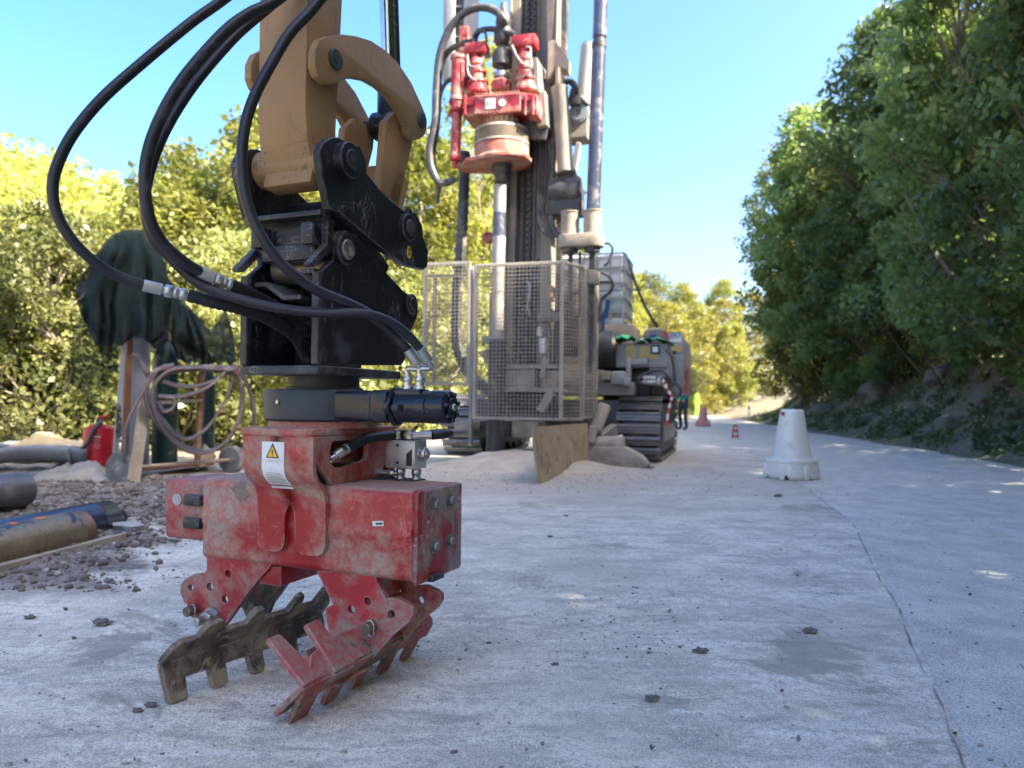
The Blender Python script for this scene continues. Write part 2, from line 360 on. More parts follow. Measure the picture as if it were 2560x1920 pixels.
def mat_leaf(name, cols, trans=.45, rough=.40):
    t = NT(name); g = t.n('ShaderNodeNewGeometry'); oi = t.n('ShaderNodeObjectInfo')
    r = g.outputs['Random Per Island']; a = t.mix(r, cols[0], cols[1]); b = t.mix(r, cols[1], cols[2])
    nz = t.ramp(t.noise(.55, 3), .35, .65); col = t.mix(nz, a, b)
    dk = t.ramp(oi.outputs['Random'], 0, 1, .60, 1.32)
    sc = t.n('ShaderNodeMix'); sc.data_type = 'RGBA'; sc.blend_type = 'MULTIPLY'; sc.inputs[0].default_value = 1; t.l(col, sc.inputs[6]); t.l(dk, sc.inputs[7]); col = sc.outputs[2]
    t.done(col, rough); t.b.inputs['Specular IOR Level'].default_value = .5
    tl = t.n('ShaderNodeBsdfTranslucent'); hv = t.n('ShaderNodeHueSaturation'); hv.inputs['Saturation'].default_value = 1.15; hv.inputs['Value'].default_value = 1.35; hv.inputs['Hue'].default_value = .485
    t.l(col, hv.inputs['Color']); t.l(hv.outputs[0], tl.inputs['Color'])
    mx = t.n('ShaderNodeMixShader'); mx.inputs[0].default_value = trans; t.l(t.b.outputs[0], mx.inputs[1]); t.l(tl.outputs[0], mx.inputs[2]); t.l(mx.outputs[0], t.out.inputs[0]); return t.m
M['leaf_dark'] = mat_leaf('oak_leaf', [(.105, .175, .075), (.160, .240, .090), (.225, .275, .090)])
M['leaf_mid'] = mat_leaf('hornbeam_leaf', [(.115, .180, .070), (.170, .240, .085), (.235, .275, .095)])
M['leaf_sun'] = mat_leaf('sunlit_leaf', [(.18, .225, .055), (.25, .28, .075), (.32, .31, .105)], .5)  # sunshine put into the colour: paler and yellower than the bank leaves
M['leaf_gold'] = mat_leaf('sunlit_gold_leaf', [(.23, .25, .06), (.31, .31, .075), (.37, .32, .09)], .45)  # yellow of strong sunlight put into the leaf colour
M['leaf_grey'] = mat_leaf('willow_leaf', [(.15, .185, .06), (.22, .24, .08), (.29, .28, .12)], .4)
M['grass'] = mat_leaf('weed_leaf', [(.045, .085, .035), (.075, .115, .045), (.13, .13, .06)], .3)
M['litter'] = mat_leaf('leaf_litter', [(.14, .095, .06), (.21, .15, .10), (.30, .23, .16)], .1)

def mat_yard():
    t = NT('dusty_concrete'); O = t.tc.outputs['Object']
    n1 = t.noise(.55, 6, .6); n2 = t.noise(3.2, 8, .68); n3 = t.noise(26, 6, .7); n4 = t.noise(210, 3, .6)
    st = t.stretch((1.0, 3.4, 1), rot=(0, 0, .28)); n5 = t.noise(2.6, 9, .7, st, .8)
    a = t.mix(t.ramp(n2, .38, .62), (.55, .49, .375), (.86, .765, .59))
    a = t.mix(t.ramp(n1, .46, .66, 0, .55), a, (.53, .48, .41))
    a = t.mix(t.ramp(n5, .53, .64, 0, .75), a, (.86, .80, .68))
    a = t.mix(t.ramp(n5, .48, .38, 0, .7), a, (.36, .325, .265))
    a = t.mix(t.ramp(n3, .50, .62, 0, .55), a, (.36, .33, .285)); a = t.mix(t.ramp(n3, .46, .34, 0, .55), a, (.82, .78, .70))
    a = t.mix(t.ramp(n4, .51, .62, 0, .62), a, (.28, .255, .225)); a = t.mix(t.ramp(n4, .46, .36, 0, .6), a, (.88, .85, .80))
    a = t.mix(t.ramp(t.noise(75, 5, .75), .52, .62, 0, .6), a, (.31, .28, .235))
    a = t.mix(t.ramp(t.noise(1.3, 9, .72, None, .6), .555, .62, 0, .75), a, (.29, .255, .205))
    a = t.mix(t.ramp(t.noise(.38, 5, .6), .50, .62, 0, .6), a, t.mix(n2, (.34, .31, .245), (.56, .52, .42)))
    # soil towards the stores and spoil round the drill hole (what lies there, in place)
    sx = t.n('ShaderNodeSeparateXYZ'); t.l(O, sx.inputs[0])
    w = t.n('ShaderNodeMath'); w.operation = 'MULTIPLY_ADD'; t.l(sx.outputs['Y'], w.inputs[0]); w.inputs[1].default_value = .27; t.l(sx.outputs['X'], w.inputs[2]); w = t.n2add(w.outputs[0], t.ramp(t.noise(1.8, 7), .2, .8, -.45, .45)); w = t.ramp(w, -.70, -.95)
    w2 = t.ramp(sx.outputs['Y'], 3.0, 3.4); w = t.math('MULTIPLY', w, w2)
    a = t.mix(w, a, t.mix(t.ramp(n3, .35, .65), (.105, .088, .072), (.26, .225, .19)))
    vm = t.n('ShaderNodeVectorMath'); vm.operation = 'DISTANCE'; t.l(O, vm.inputs[0]); vm.inputs[1].default_value = (.1, 9.2, 0)
    ww = t.math('SUBTRACT', vm.outputs['Value'], t.ramp(t.noise(.9, 6), .2, .8, -1.1, 1.1))
    a = t.mix(t.ramp(ww, 4.6, 1.6, 0, .85), a, t.mix(n3, (.33, .28, .215), (.50, .44, .35)))
    nb = t.bump(n3, .6, .02); nb = t.bump(n4, .6, .006, nb); nb = t.bump(n5, .4, .02, nb)
    return t.done(a, .92, 0, nb)
M['yard'] = mat_yard()
def mat_road():
    t = NT('dusty_asphalt'); n1 = t.noise(.5, 5); n2 = t.noise(4, 8, .66); n4 = t.noise(170, 3, .6)
    st = t.stretch((2.6, .35, 1), rot=(0, 0, -.28)); n5 = t.noise(1.2, 5, .6, st)
    a = t.mix(t.ramp(n2, .36, .66), (.46, .41, .33), (.64, .575, .465))
    a = t.mix(t.ramp(n5, .48, .7, 0, .6), a, (.60, .58, .55))
    a = t.mix(t.ramp(n4, .51, .62, 0, .65), a, (.20, .195, .19)); a = t.mix(t.ramp(n4, .46, .36, 0, .6), a, (.74, .72, .69))
    nb = t.bump(n4, .6, .006); nb = t.bump(n2, .25, .02, nb)
    return t.done(a, .85, 0, nb)
M['road'] = mat_road()
def mat_ground():
    t = NT('forest_floor'); n2 = t.noise(.8, 8, .7); n3 = t.noise(7, 6, .7)
    a = t.mix(t.ramp(n2, .38, .62), (.18, .15, .105), (.085, .10, .048)); a = t.mix(t.ramp(n3, .5, .66, 0, .7), a, (.27, .22, .165))
    return t.done(a, .95, 0, t.bump(n3, .8, .05))
M['ground'] = mat_ground()
M['sand'] = mat('drill_spoil', (.42, .36, .275), .95, dust=.3, dcol=(.5, .44, .35), bump=.9, bscale=55, var=.12)
M['ply'] = mat('plywood', (.27, .205, .125), .75, dust=.4, dcol=(.36, .30, .21), wear=.3, wcol=(.13, .10, .07), wscale=5, bump=.3, streak=.9, mud=.3, mcol=(.17, .135, .09), mscale=3)
# ------------------------------------------------------------------ setting
def lerp_tab(tab, y):
    if y <= tab[0][0]: a, b = tab[0], tab[1]
    elif y >= tab[-1][0]: a, b = tab[-2], tab[-1]
    else:
        for a, b in zip(tab, tab[1:]):
            if a[0] <= y <= b[0]: break
    return a[1] + (b[1] - a[1]) * (y - a[0]) / (b[0] - a[0])
SEAM = [(-12, -2.4), (-4, -.6)] + [(p.y, p.x) for p in (Pg(2440, 1915), Pg(2385, 1800), Pg(2330, 1690), Pg(2262, 1545), Pg(2205, 1440), Pg(2140, 1310), Pg(2010, 1215))] + [(13, 4.05), (26.4, 6.6), (40, 9.2), (60, 12.0), (90, 14)]
EDGE = [(-14, -1.2), (-5, 1.9), (0, 3.6), (5, 5.1)] + [(p.y, p.x) for p in (Pg(2560, 1176), Pg(2300, 1127), Pg(2140, 1101), Pg(1960, 1071), Pg(1850, 1051))] + [(50, 13.4), (62, 15), (90, 16)]
LEFT = [(-12, -9), (0, -7.5), (6, -7.2), (9, -6.6), (12, -5.0), (20, -1.8), (40, 4.0), (60, 8.5), (90, 11)]
seam_x = lambda y: lerp_tab(SEAM, y)
edge_x = lambda y: lerp_tab(EDGE, y)
left_x = lambda y: lerp_tab(LEFT, y)
def sm(a, b, x): t = min(1, max(0, (x - a) / (b - a))); return t * t * (3 - 2 * t)
def height(x, y):
    z = -.05; t = x - edge_x(y)
    if t > 0:
        far = 1 - .75 * sm(30, 46, y)
        z += (sm(.1, 2.6, t) * 1.35 + max(0, t - 1.6) * .60) * far + noise.noise(Vector((x * .5, y * .5, 0))) * .35 * sm(.2, 2, t)
    t = left_x(y) - x
    if t > 0:
        z -= min(7, sm(0, 3, t) * 1.0 + max(0, t - 1) * .42)
        z += sm(22, 85, t) * 34 + noise.noise(Vector((x * .12, y * .12, 3))) * 1.2 * sm(2, 8, t)
    if y > 60: z += sm(70, 200, y) * 8
    return z
gx = sorted(set([-400, -250, -180] + list(range(-150, -30, 8)) + [i * .8 for i in range(-40, 42)] + list(range(34, 80, 5)) + [100, 150, 250, 400]))
gy = sorted(set([-400, -200, -100, -60] + list(range(-40, 0, 4)) + [i * .8 for i in range(0, 75)] + list(range(60, 160, 6)) + [190, 260, 400]))
V = [(x, y, height(max(-150, min(80, x)), max(-40, min(150, y)))) for y in gy for x in gx]
nx = len(gx); Fc = [(j * nx + i, j * nx + i + 1, (j + 1) * nx + i + 1, (j + 1) * nx + i) for j in range(len(gy) - 1) for i in range(nx - 1)]
tag(raw_mesh('ground', V, Fc, M['ground'], smooth=True), 'brown leaf-strewn earth of the slopes on both sides of the road', kind='structure')
def yard_z(x, y):
    a = noise.noise(Vector((x * 1.1, y * 1.1, .3))) * .008 + noise.noise(Vector((x * 5, y * 9, 1))) * .0045 + noise.noise(Vector((x * 17, y * 26, 2))) * .0035 + max(0, noise.noise(Vector((x * 2.2 + y, y * 11, 6)))) * .007
    s = sm(-.7, -1.1, x + .27 * y + noise.noise(Vector((x * 1.5, y * 1.5, 5))) * .35) * sm(3.0, 3.6, y)
    a += s * (.018 + .07 * abs(noise.noise(Vector((x * 3, y * 3, 7)))) + .03 * noise.noise(Vector((x * 9, y * 9, 8))))
    a += .10 * math.exp(-(((x - .1) / 1.2) ** 2 + ((y - 9.3) / 1.0) ** 2))
    return a
rows = [-12, -8, -5, -3, -2, -1]; y = -.4
while y < 62: rows.append(y); y += .022 if 1.2 < y < 4.2 else (.05 if y < 9 else (.12 if y < 14 else .8))
NX = 170; V = []
for y in rows:
    a, b = left_x(y) - .3, seam_x(y)
    # columns closer together where the yard is near the eye
    for i in range(NX + 1):
        u = i / NX; V.append((a + (b - a) * (u ** .72), y, 0))
V = np.array(V); V[:, 2] = [yard_z(x, y) for x, y, _ in V]
Fc = [(j * (NX + 1) + i, j * (NX + 1) + i + 1, (j + 1) * (NX + 1) + i + 1, (j + 1) * (NX + 1) + i) for j in range(len(rows) - 1) for i in range(NX)]
tag(raw_mesh('yard', V, Fc, M['yard'], smooth=True), 'pale dusty concrete yard with scraped mud marks', kind='structure')
rows2 = [-12, -6, -3, -1] + [i * .05 for i in range(0, 180)] + [9 + i * .35 for i in range(0, 48)] + [26 + i * 1.5 for i in range(26)]
mb = MB(); rr = []
for y in rows2:
    a, b = seam_x(y) - .02, edge_x(y) + .25
    zs_ = yard_z(seam_x(y), y); rr.append([(a + (b - a) * k / 14, y, (zs_ - .003) * max(0, 1 - k / 3) + (-.004 + .012 * noise.noise(Vector((k * .3, y * .4, 9)))) * min(1, k / 3)) for k in range(15)])
tag(mb.sheet(rr).build('road', M['road'], smooth=60), 'blue-grey asphalt road curving away under the trees', kind='structure')
# the fine broken joint between yard and road
mb = MB(); y = 1.2
while y < 8.2:
    L = []; n_ = random.randint(5, 22)
    for k in range(n_ + 1):
        q = math.sin(math.pi * k / n_); wdt = (.0018 + .006 * abs(noise.noise(Vector((y * 7, 0, 0)))) + .001) * q
        x = seam_x(y) - .018 + .012 * noise.noise(Vector((y * 6, 3, 0))) + .022 * noise.noise(Vector((y * 1.4, 5, 0)))
        L.append([(x - wdt, y, .0035 + yard_z(x, y)), (x + wdt * .2, y, .0042 + yard_z(x, y)), (x + wdt, y, .0035 + yard_z(x, y))]); y += .02
    y += .02 * random.choice((-2, -1, 1, 4)); mb.sheet(L)
o = mb.build('pavement_joint', M['crack'], smooth=60); tag(o, 'thin broken joint running along the asphalt edge', kind='structure')
# ------------------------------------------------------------------ pipe gripper hanging from the excavator arm
G = Frame(-.5873, 2.399, .4024, .02); gp = G.empty('pipe_gripper')
tag(gp, 'red hydraulic pipe gripper with two toothed jaws standing on the yard', 'gripper')
def gz(pts, y): return [(lambda v: (v.x, v.z))(G.at(px, py, y=y)) for px, py in pts]
def gx_(pts, x): return [(lambda v: (v.y, v.z))(G.at(px, py, x=x)) for px, py in pts]
def rounded_bar(mb, x0, x1, y0, y1, z0, z1, r=.022, rib=True):
    # hollow-section housing along x with rounded edges and a pressed rib along the middle
    sec = []
    for cx, cz, a in ((y1 - r, z1 - r, 0), (y0 + r, z1 - r, 90), (y0 + r, z0 + r, 180), (y1 - r, z0 + r, 270)):
        for k in range(6): q = R(a + 18 * k); sec.append((cx + r * math.cos(q), cz + r * math.sin(q)))
        if rib and a == 90:
            zm = (z0 + z1) / 2
            for dz, d in ((.02, 0), (.010, .004), (0, .0055), (-.010, .004), (-.02, 0)): sec.append((y0 - d, zm + dz))
    mb.prism(sec, 'x', x0, x1, bev=.003, seg=1)
BX0, BX1, BY, ZB, ZT = -.349, .405, .143, .2987, .5523
mb = MB(); rounded_bar(mb, BX0, BX1, -BY, BY, ZB, ZT); housing = mb.build('housing', M['red'], gp)
mb = MB(); rounded_bar(mb, -.52, BX0 + .02, -BY + .014, BY - .03, ZB + .048, ZT - .014, .02); slide = mb.build('slide', M['red_scraped'], gp)
for z in (.478, .405): MB().box((-.395, -BY + .006, z), (.07, .02, .034), bev=.006).build('wear_pad', M['black_edge'], slide)
mb = MB(); mb.cyl((-.468, -BY + .016, .475), (-.468, -BY + .010, .475), .019, n=18); mb.build('plug', M['stone'], slide)
mb = MB(); mb.prism([(-.132, .29), (.132, .29), (.137, .30), (.137, .545), (.132, .55), (-.132, .55), (-.137, .545), (-.137, .30)], 'x', BX1 - .003, BX1 + .012,
    holes=[], bev=.003); endp = mb.build('end_plate', M['red_end'], gp)
for y, z in ((-.045, .505), (.05, .505), (-.045, .385), (.05, .385)):
    mb = MB(); mb.cyl((BX1 + .011, y, z), (BX1 + .016, y, z), .02, n=18); mb.hexn((BX1 + .015, y, z), (BX1 + .030, y, z), .0145); mb.build('bolt', M['bolt'], endp)
mb = MB(); mb.box((BX1 + .012, -.035, .297), (.03, .07, .018), bev=.002); mb.build('notch', M['black'], endp)
# bracket: two bent shield plates, side webs and a top plate
PX0, PX1, PY0, PY1 = -.119, .119, -.2226, .229
prof = [(.695, -.079), (.60, -.079), (.575, -.070), (.545, -.036), (.52, -.024), (.50, -.020), (.345, -.020)]   # z, offset from housing face
def shield(sgn, name):
    def yy(z):
        for (z0, o0), (z1, o1) in zip(prof, prof[1:]):
            if z1 <= z <= z0: return o1 + (o0 - o1) * (z - z1) / (z0 - z1)
        return prof[0][1] if z > .695 else prof[-1][1]
    th = .016; rows_o, t = [], bmesh.new()
    zs = [.695, .65, .60, .585, .57, .555, .54, .525, .51, .495, .47, .44, .41, .385, .370, .358, .350]
    def halves(z):
        l, r = PX0, PX1 + .012
        if z < .62: l += .006 * (.62 - z) / .1 if z > .52 else .006
        legs = []
        if z < .385:
            q = (.385 - z) / .035; k = .028 * (1 - math.sqrt(max(0, 1 - q * q)))
            return [(l + k, -.014 - k), (.024 + k, r - k)]
        if z < .478:
            hw = .019 * (1 if z < .462 else math.sqrt(max(0, 1 - ((z - .461) / .017) ** 2)))
            return [(l, .005 - hw), (.005 + hw, r)]
        return [(l, r)]
    prev = None; grid = []
    for z in zs + []:
        h = halves(z)
        if len(h) == 1: h = [(h[0][0], .005), (.005, h[0][1])]
        grid.append((z, h))
    for side in (0, 1):
        rowsF, rowsB = [], []
        for z, h in grid:
            a, b = h[side]; y = yy(z)
            rowsF.append([t.verts.new((a + (b - a) * k / 3, sgn * (BY - y) * -1 if sgn > 0 else (BY - y), z)) for k in range(4)])
            rowsB.append([t.verts.new((a + (b - a) * k / 3, (-(BY - y) + th) if sgn > 0 else (BY - y) - th, z)) for k in range(4)])
        for rw in (rowsF, rowsB):
            for u, v in zip(rw, rw[1:]):
                for k in range(3): t.faces.new((u[k], u[k + 1], v[k + 1], v[k]))
        for k0 in (0, 3):
            for i in range(len(rowsF) - 1): t.faces.new((rowsF[i][k0], rowsF[i + 1][k0], rowsB[i + 1][k0], rowsB[i][k0]))
        for i in (0, -1):
            for k in range(3): t.faces.new((rowsF[i][k], rowsF[i][k + 1], rowsB[i][k + 1], rowsB[i][k]))
    bmesh.ops.remove_doubles(t, verts=t.verts[:], dist=.0004)
    mb = MB(); mb._merge(t); return mb.build(name, M['red'], gp, smooth=40)
sh = shield(1, 'front_plate'); shield(-1, 'rear_plate')
mb = MB(); mb.prism([(PX0 - .004, PY0 - .006), (PX1 - .01, PY0 - .006), (PX1 + .004, PY0 + .008), (PX1 + .004, PY1), (PX0 - .004, PY1)], 'z', .6945, .7165, bev=.003)
mb.build('top_plate', M['red'], gp)
for sx in (1, -1):   # side webs with a hand hole
    xw = .118 if sx > 0 else -.113
    pts = [(-.205, .6935), (.205, .6935), (.20, .62), (.135, .57), (.13, ZT + .001), (-.13, ZT + .001), (-.16, .585), (-.20, .62)]
    hole = [(-.075 + a, b) for a, b in [(-.06, .655), (-.055, .672), (-.043, .680), (.11, .680), (.125, .672), (.13, .655), (.13, .632), (.12, .618), (.105, .612), (.0, .600), (-.03, .600), (-.052, .612), (-.06, .63)]]
    mb = MB(); mb.prism(pts, 'x', xw - .008, xw + .008, holes=[hole], bev=.0015); mb.build('side_web', M['red'], gp)
mb = MB(); mb.prism([(-.12, ZT - .01), (-.06, .60), (.06, .60), (.12, ZT - .01)], 'x', -.09, .09); mb.build('inner_block', M['black'], gp)
# warning label on the front shield
def yf(z):
    for (z0, o0), (z1, o1) in zip(prof, prof[1:]):
        if z1 <= z <= z0: return -(BY - (o1 + (o0 - o1) * (z - z1) / (z0 - z1)))
LX0, LX1, LZ0, LZ1 = -.048, .031, .540, .678
mb = MB(); mb.sheet([[(LX0 + (LX1 - LX0) * k, yf(z) - .0008, z) for k in (0, .5, 1)] for z in [LZ1 + (LZ0 - LZ1) * i / 14 for i in range(15)]])
lab = mb.build('warning_label', M['paper'], gp); lab['label'] = 'white warning sticker with a yellow triangle and an open book'
yl = yf(.65) - .0016; lc = (LX0 + LX1) / 2 - .001
def tri(cx, cz, r): return [(cx - r, cz - r * .62), (cx + r, cz - r * .62), (cx, cz + r * 1.22)]
mb = MB(); mb.prism(tri(lc, .646, .0235), 'y', yl, yl + .0006); mb.build('triangle_border', M['ink'], lab)
mb = MB(); mb.prism(tri(lc, .6452, .0172), 'y', yl - .0005, yl); mb.build('triangle', M['yellow'], lab)
mb = MB(); mb.prism([(lc - .0028, .654), (lc + .0028, .654), (lc + .0013, .6415), (lc - .0013, .6415)], 'y', yl - .001, yl - .0005); mb.prism(circle2(lc, .638, .0019, 10), 'y', yl - .001, yl - .0005)
mb.build('exclamation_mark', M['ink'], lab)
mb = MB()
def ln(pts, wd=.0005):
    for a, b in zip(pts, pts[1:]):
        d = Vector((b[0] - a[0], b[1] - a[1])).normalized() * 1; n = Vector((-d.y, d.x)) * wd
        ya, yb = yf(a[1]) - .0013, yf(b[1]) - .0013
        mb.sheet([[(a[0] + n.x, ya, a[1] + n.y), (a[0] - n.x, ya, a[1] - n.y)], [(b[0] + n.x, yb, b[1] + n.y), (b[0] - n.x, yb, b[1] - n.y)]])
ln([(LX0 + .003, .6255), (LX1 - .003, .6255)], .0004)
bkt, bkb = .620, .588
for s in (-1, 1):
    top = [(lc, bkt - .001), (lc + s * .006, bkt + .0015), (lc + s * .016, bkt + .001), (lc + s * .0235, bkt - .003)]
    bot = [(lc, bkb - .001), (lc + s * .008, bkb + .0005), (lc + s * .0235, bkb - .001)]
    ln(top); ln(bot); ln([top[-1], bot[-1]]); ln([(lc + s * .026, bkt - .006), (lc + s * .026, bkb - .005), (lc + s * .012, bkb - .004), (lc, bkb - .006)]); ln([(lc + s * .0285, bkt - .009), (lc + s * .0285, bkb - .008), (lc, bkb - .009)])
ln([(lc, bkt - .001), (lc, bkb - .001)])
mb.build('open_book', M['ink_grey'], lab)
for i, ttxt in enumerate(["Leggere attentamente il manuale", "Lire soigneusement le livret d'utilisation", "Carefully read Operator's Manual", "Vor Inbetriebnahme die Betriebsanleitung", "lesen", "Se ruega leer el manual de uso"]):
    z = .5745 - i * .0058; tl = math.atan2(yf(z + .003) - yf(z - .003), .006)
    text('label_text', ttxt, .0052 if i in (1, 3) else .0056, Matrix.Translation((lc + .001, yf(z) - .0014, z)) @ Matrix.Rotation(R(90) - tl, 4, 'X') @ Matrix.Diagonal((.78, 1, 1, 1)), M['ink'], lab, ext=.0001)
mb = MB(); p = G.at(945, 1309, y=-BY - .001); mb.box(p, (.036, .0012, .014), rot=(0, -.1, 0)); tg = mb.build('maker_sticker', M['paper'], housing)
MB().box((p.x + .004, p.y - .0009, p.z), (.022, .0006, .006), rot=(0, -.1, 0)).build('smudged_print', M['hose_blue'], tg)
# rotator
mb = MB(); mb.lathe([(0, .7155), (.165, .7155), (.165, .737), (0, .737)], n=48); mb.build('turntable', M['red'], gp)
mb = MB(); mb.lathe([(0, .735), (.172, .735), (.180, .742), (.181, .82), (.176, .829), (.12, .832), (.118, .838), (.108, .840), (.108, .872), (0, .872)], n=56)
rot = mb.build('rotator', M['rotator'], gp)
pb = G.at(704, 1010, y=-.168); mb = MB(); mb.box((pb.x, -.166, pb.z), (.018, .02, .04), rot=(0, 0, -.35), bev=.002); mb.build('grease_block', M['rotator'], rot)
mb = MB(); mb.cyl((pb.x - .002, -.16, pb.z + .006), (pb.x - .006, -.182, pb.z + .006), .006, n=12); mb.build('grease_nipple', M['steel'], rot)
# worm drive and hydraulic motor to the right
my, mz = -.075, .783
mb = MB(); mb.box((.175, my + .01, mz), (.16, .12, .088), bev=.012, seg=3); mb.box((.275, my, mz), (.06, .098, .094), bev=.012, seg=2); mb.build('worm_housing', M['motor'], gp)
mb = MB(); mb.prism([(my + .05 * math.cos(a) * (1.25 if abs(math.sin(a)) < .4 else .95), mz + .056 * math.sin(a)) for a in [k * math.pi / 12 for k in range(24)]], 'x', .302, .32, bev=.003)
mb.build('motor_flange', M['motor'], gp)
mb = MB(); mb.cyl((.32, my, mz), (.425, my, mz), .046, n=36, bev=.003); mb.cyl((.4245, my, mz), (.485, my, mz), .0475, n=36, bev=.004); mb.box((.36, my, mz + .035), (.085, .06, .03), bev=.004); motor = mb.build('motor', M['motor'], gp)
mb = MB(); mb.cyl((.484, my, mz), (.492, my, mz), .026, n=24, bev=.002); mb.build('motor_cap', M['motor'], gp)
mb = MB(); mb.hexn((.491, my, mz), (.499, my, mz), .011); mb.build('cap_plug', M['steel'], gp)
for k in range(7):
    a = k * 2 * math.pi / 7 + .3; mb = MB(); mb.hexn((.484, my + .037 * math.cos(a), mz + .037 * math.sin(a)), (.494, my + .037 * math.cos(a), mz + .037 * math.sin(a)), .0065); mb.build('cap_bolt', M['motor'], gp)
mb = MB(); mb.cyl((.33, my - .052, mz - .004), (.352, my - .052, mz - .004), .0115, n=16, bev=.001); mb.build('flange_bolt', M['rotator'], gp)
ports = []
for x in (.345, .385):
    mb = MB(); b = mz + .05; mb.cyl((x, my, b - .005), (x, my, b + .010), .017, n=6, bev=.001); mb.cyl((x, my, b + .009), (x, my, b + .021), .0125, n=18); mb.hexn((x, my, b + .02), (x, my, b + .036), .0145); mb.cyl((x, my, b + .035), (x, my, b + .046), .0105, n=16)
    mb.build('port_fitting', M['steel'], motor); ports.append(Vector((x, my, b + .045)))
# valve block on the housing
vb = G.at(1012, 1135, y=.115); vx, vy, vz = vb.x, .125, vb.z
mb = MB(); mb.box((vx, vy, vz), (.105, .075, .088), bev=.0025); mb.cyl((vx - .052, vy, vz + .01), (vx - .062, vy, vz + .01), .009, n=12); valve = mb.build('valve_block', M['alu'], gp)
mb = MB()
for dx, dz in ((-.01, .028), (-.01, -.026)): mb.cyl((vx + dx, vy - .0372, vz + dz), (vx + dx, vy - .0385, vz + dz), .005, n=12)
mb.prism([(vx + .022, vz - .034), (vx + .042, vz - .034), (vx + .042, vz + .02), (vx + .03, vz + .008), (vx + .022, vz + .004)], 'y', vy - .0385, vy - .0372); mb.build('valve_marking', M['ink'], valve)
mb = MB(); mb.cyl((vx + .052, vy, vz + .002), (vx + .058, vy, vz + .002), .023, n=24); mb.hexn((vx + .057, vy, vz + .002), (vx + .074, vy, vz + .002), .0215); mb.cyl((vx + .073, vy, vz + .002), (vx + .080, vy, vz + .002), .011, n=14); mb.build('valve_plug', M['steel'], valve)
for dx in (-.028, .016):
    mb = MB(); mb.lathe([(.012, 0), (.019, .004), (.0205, .012), (.019, .022), (.012, .026), (.0135, .0262), (.0135, .034), (0, .034)], (vx + dx, vy - .008, vz + .044), n=20); mb.build('banjo_fitting', M['steel'], valve)
mb = MB(); mb.cyl((vx + .03, vy - .008, vz + .058), (vx + .085, vy + .012, vz + .06), .0135, n=18); mb.build('hose_end', M['steel'], valve)
for dx in (-.017, .04):
    mb = MB(); z0 = ZT - .004; mb.hexn((vx + dx, vy - .005, z0), (vx + dx, vy - .005, z0 + .012), .0165); mb.cyl((vx + dx, vy - .005, z0), (vx + dx, vy - .005, vz - .04), .0125, n=16); mb.hexn((vx + dx, vy - .005, z0 + .018), (vx + dx, vy - .005, vz - .046), .0155); mb.build('support_fitting', M['steel'], valve)
mb = MB(); ex = vx - .017; mb.cyl((ex, vy - .005, ZT + .018), (ex - .045, vy - .012, ZT + .018), .009, n=14); mb.hexn((ex - .022, vy - .006, ZT + .018), (ex - .04, vy - .01, ZT + .018), .0145)
mb.cyl((ex - .04, vy - .01, ZT + .018), (ex - .105, vy - .02, ZT + .02), .0095, n=14); mb.lathe([(.011, 0), (.018, .003), (.019, .02), (.011, .026), (.014, .0262), (.014, .036), (0, .036)], (ex - .118, vy - .022, ZT + .004), n=18); mb.build('elbow_fitting', M['steel'], valve)
mb = MB(); mb.box((vx - .05, vy - .02, ZT + .001), (.22, .075, .004)); mb.build('cover_strip', M['black'], housing)
hp = [G.at(834, 1143, x=.122), G.at(870, 1120, x=.142), G.at(920, 1096, x=.165), Vector((vx - .03, vy - .008, vz + .058))]
mb = MB(); mb.tube(smooth_path([hp[0] + (hp[1] - hp[0]) * .55, hp[1], hp[2], hp[3], hp[3] + Vector((.03, 0, .002))], 6), .0155, 14); mb.build('jumper_hose', M['rubber'], gp)
mb = MB(); mb.cyl(hp[0] + (hp[1] - hp[0]) * .15, hp[0] + (hp[1] - hp[0]) * .95, .0145, .0165, n=16); mb.cyl(hp[0] - (hp[1] - hp[0]) * .2, hp[0] + (hp[1] - hp[0]) * .2, .009, n=12); mb.build('jumper_ferrule', M['steel'], gp)
mb = MB(); c = Vector((vx + .085, vy + .012, vz + .06)); mb.tube(smooth_path([c, c + Vector((.03, .03, .004)), c + Vector((.02, .075, .004)), c + Vector((-.05, .09, .0)), c + Vector((-.16, .06, -.02)), c + Vector((-.23, .02, -.05))], 6), .0145, 12); mb.build('return_hose', M['rubber'], gp)

# jaws ------------------------------------------------------------------------------------------------------
J = lambda px, py: (390 + px * .3165, 1380 + py * .3165)
def jz(pts, y): return gz([J(*p) for p in pts], y)
def jhole(px, py, y, r=.013): c = G.at(*J(px, py), y=y); return circle2(c.x, c.z, r, 14)
jawL = empty('left_jaw'); jawL.parent = gp; jawR = empty('right_jaw'); jawR.parent = gp
jawL.name = 'jaw'; jawR.name = 'jaw'
tag(jawL, 'muddy black jaw with its inner face showing'); tag(jawR, 'red jaw with two upright front prongs')
# left arm plates
outL = [(400, 40), (400, 140), (352, 205), (262, 335), (240, 380), (245, 440), (270, 500), (330, 560), (430, 608), (520, 600), (560, 555), (620, 470), (720, 330), (850, 175), (905, 110), (905, 40)]
hl = [(569, 175), (422, 278), (541, 375)]
for y0, y1 in ((-.132, -.112), (.06, .08)):
    mb = MB(); mb.prism(jz(outL, -.132), 'y', y0, y1, holes=[jhole(*h, -.132) for h in hl], bev=.002); mb.build('arm_plate', M['red_scraped'], jawL)
earL = [(380, 165), (320, 170), (250, 205), (212, 250), (208, 320), (240, 400), (300, 420), (380, 300)]
mb = MB(); e0 = gz([J(*p) for p in earL], -.05); mb.prism(e0, 'y', -.06, -.04, holes=[(lambda c: circle2(c.x, c.z, .012, 14))(G.at(*J(290, 282), y=-.05))], bev=.002); mb.build('rear_ear', M['red_scraped'], jawL)
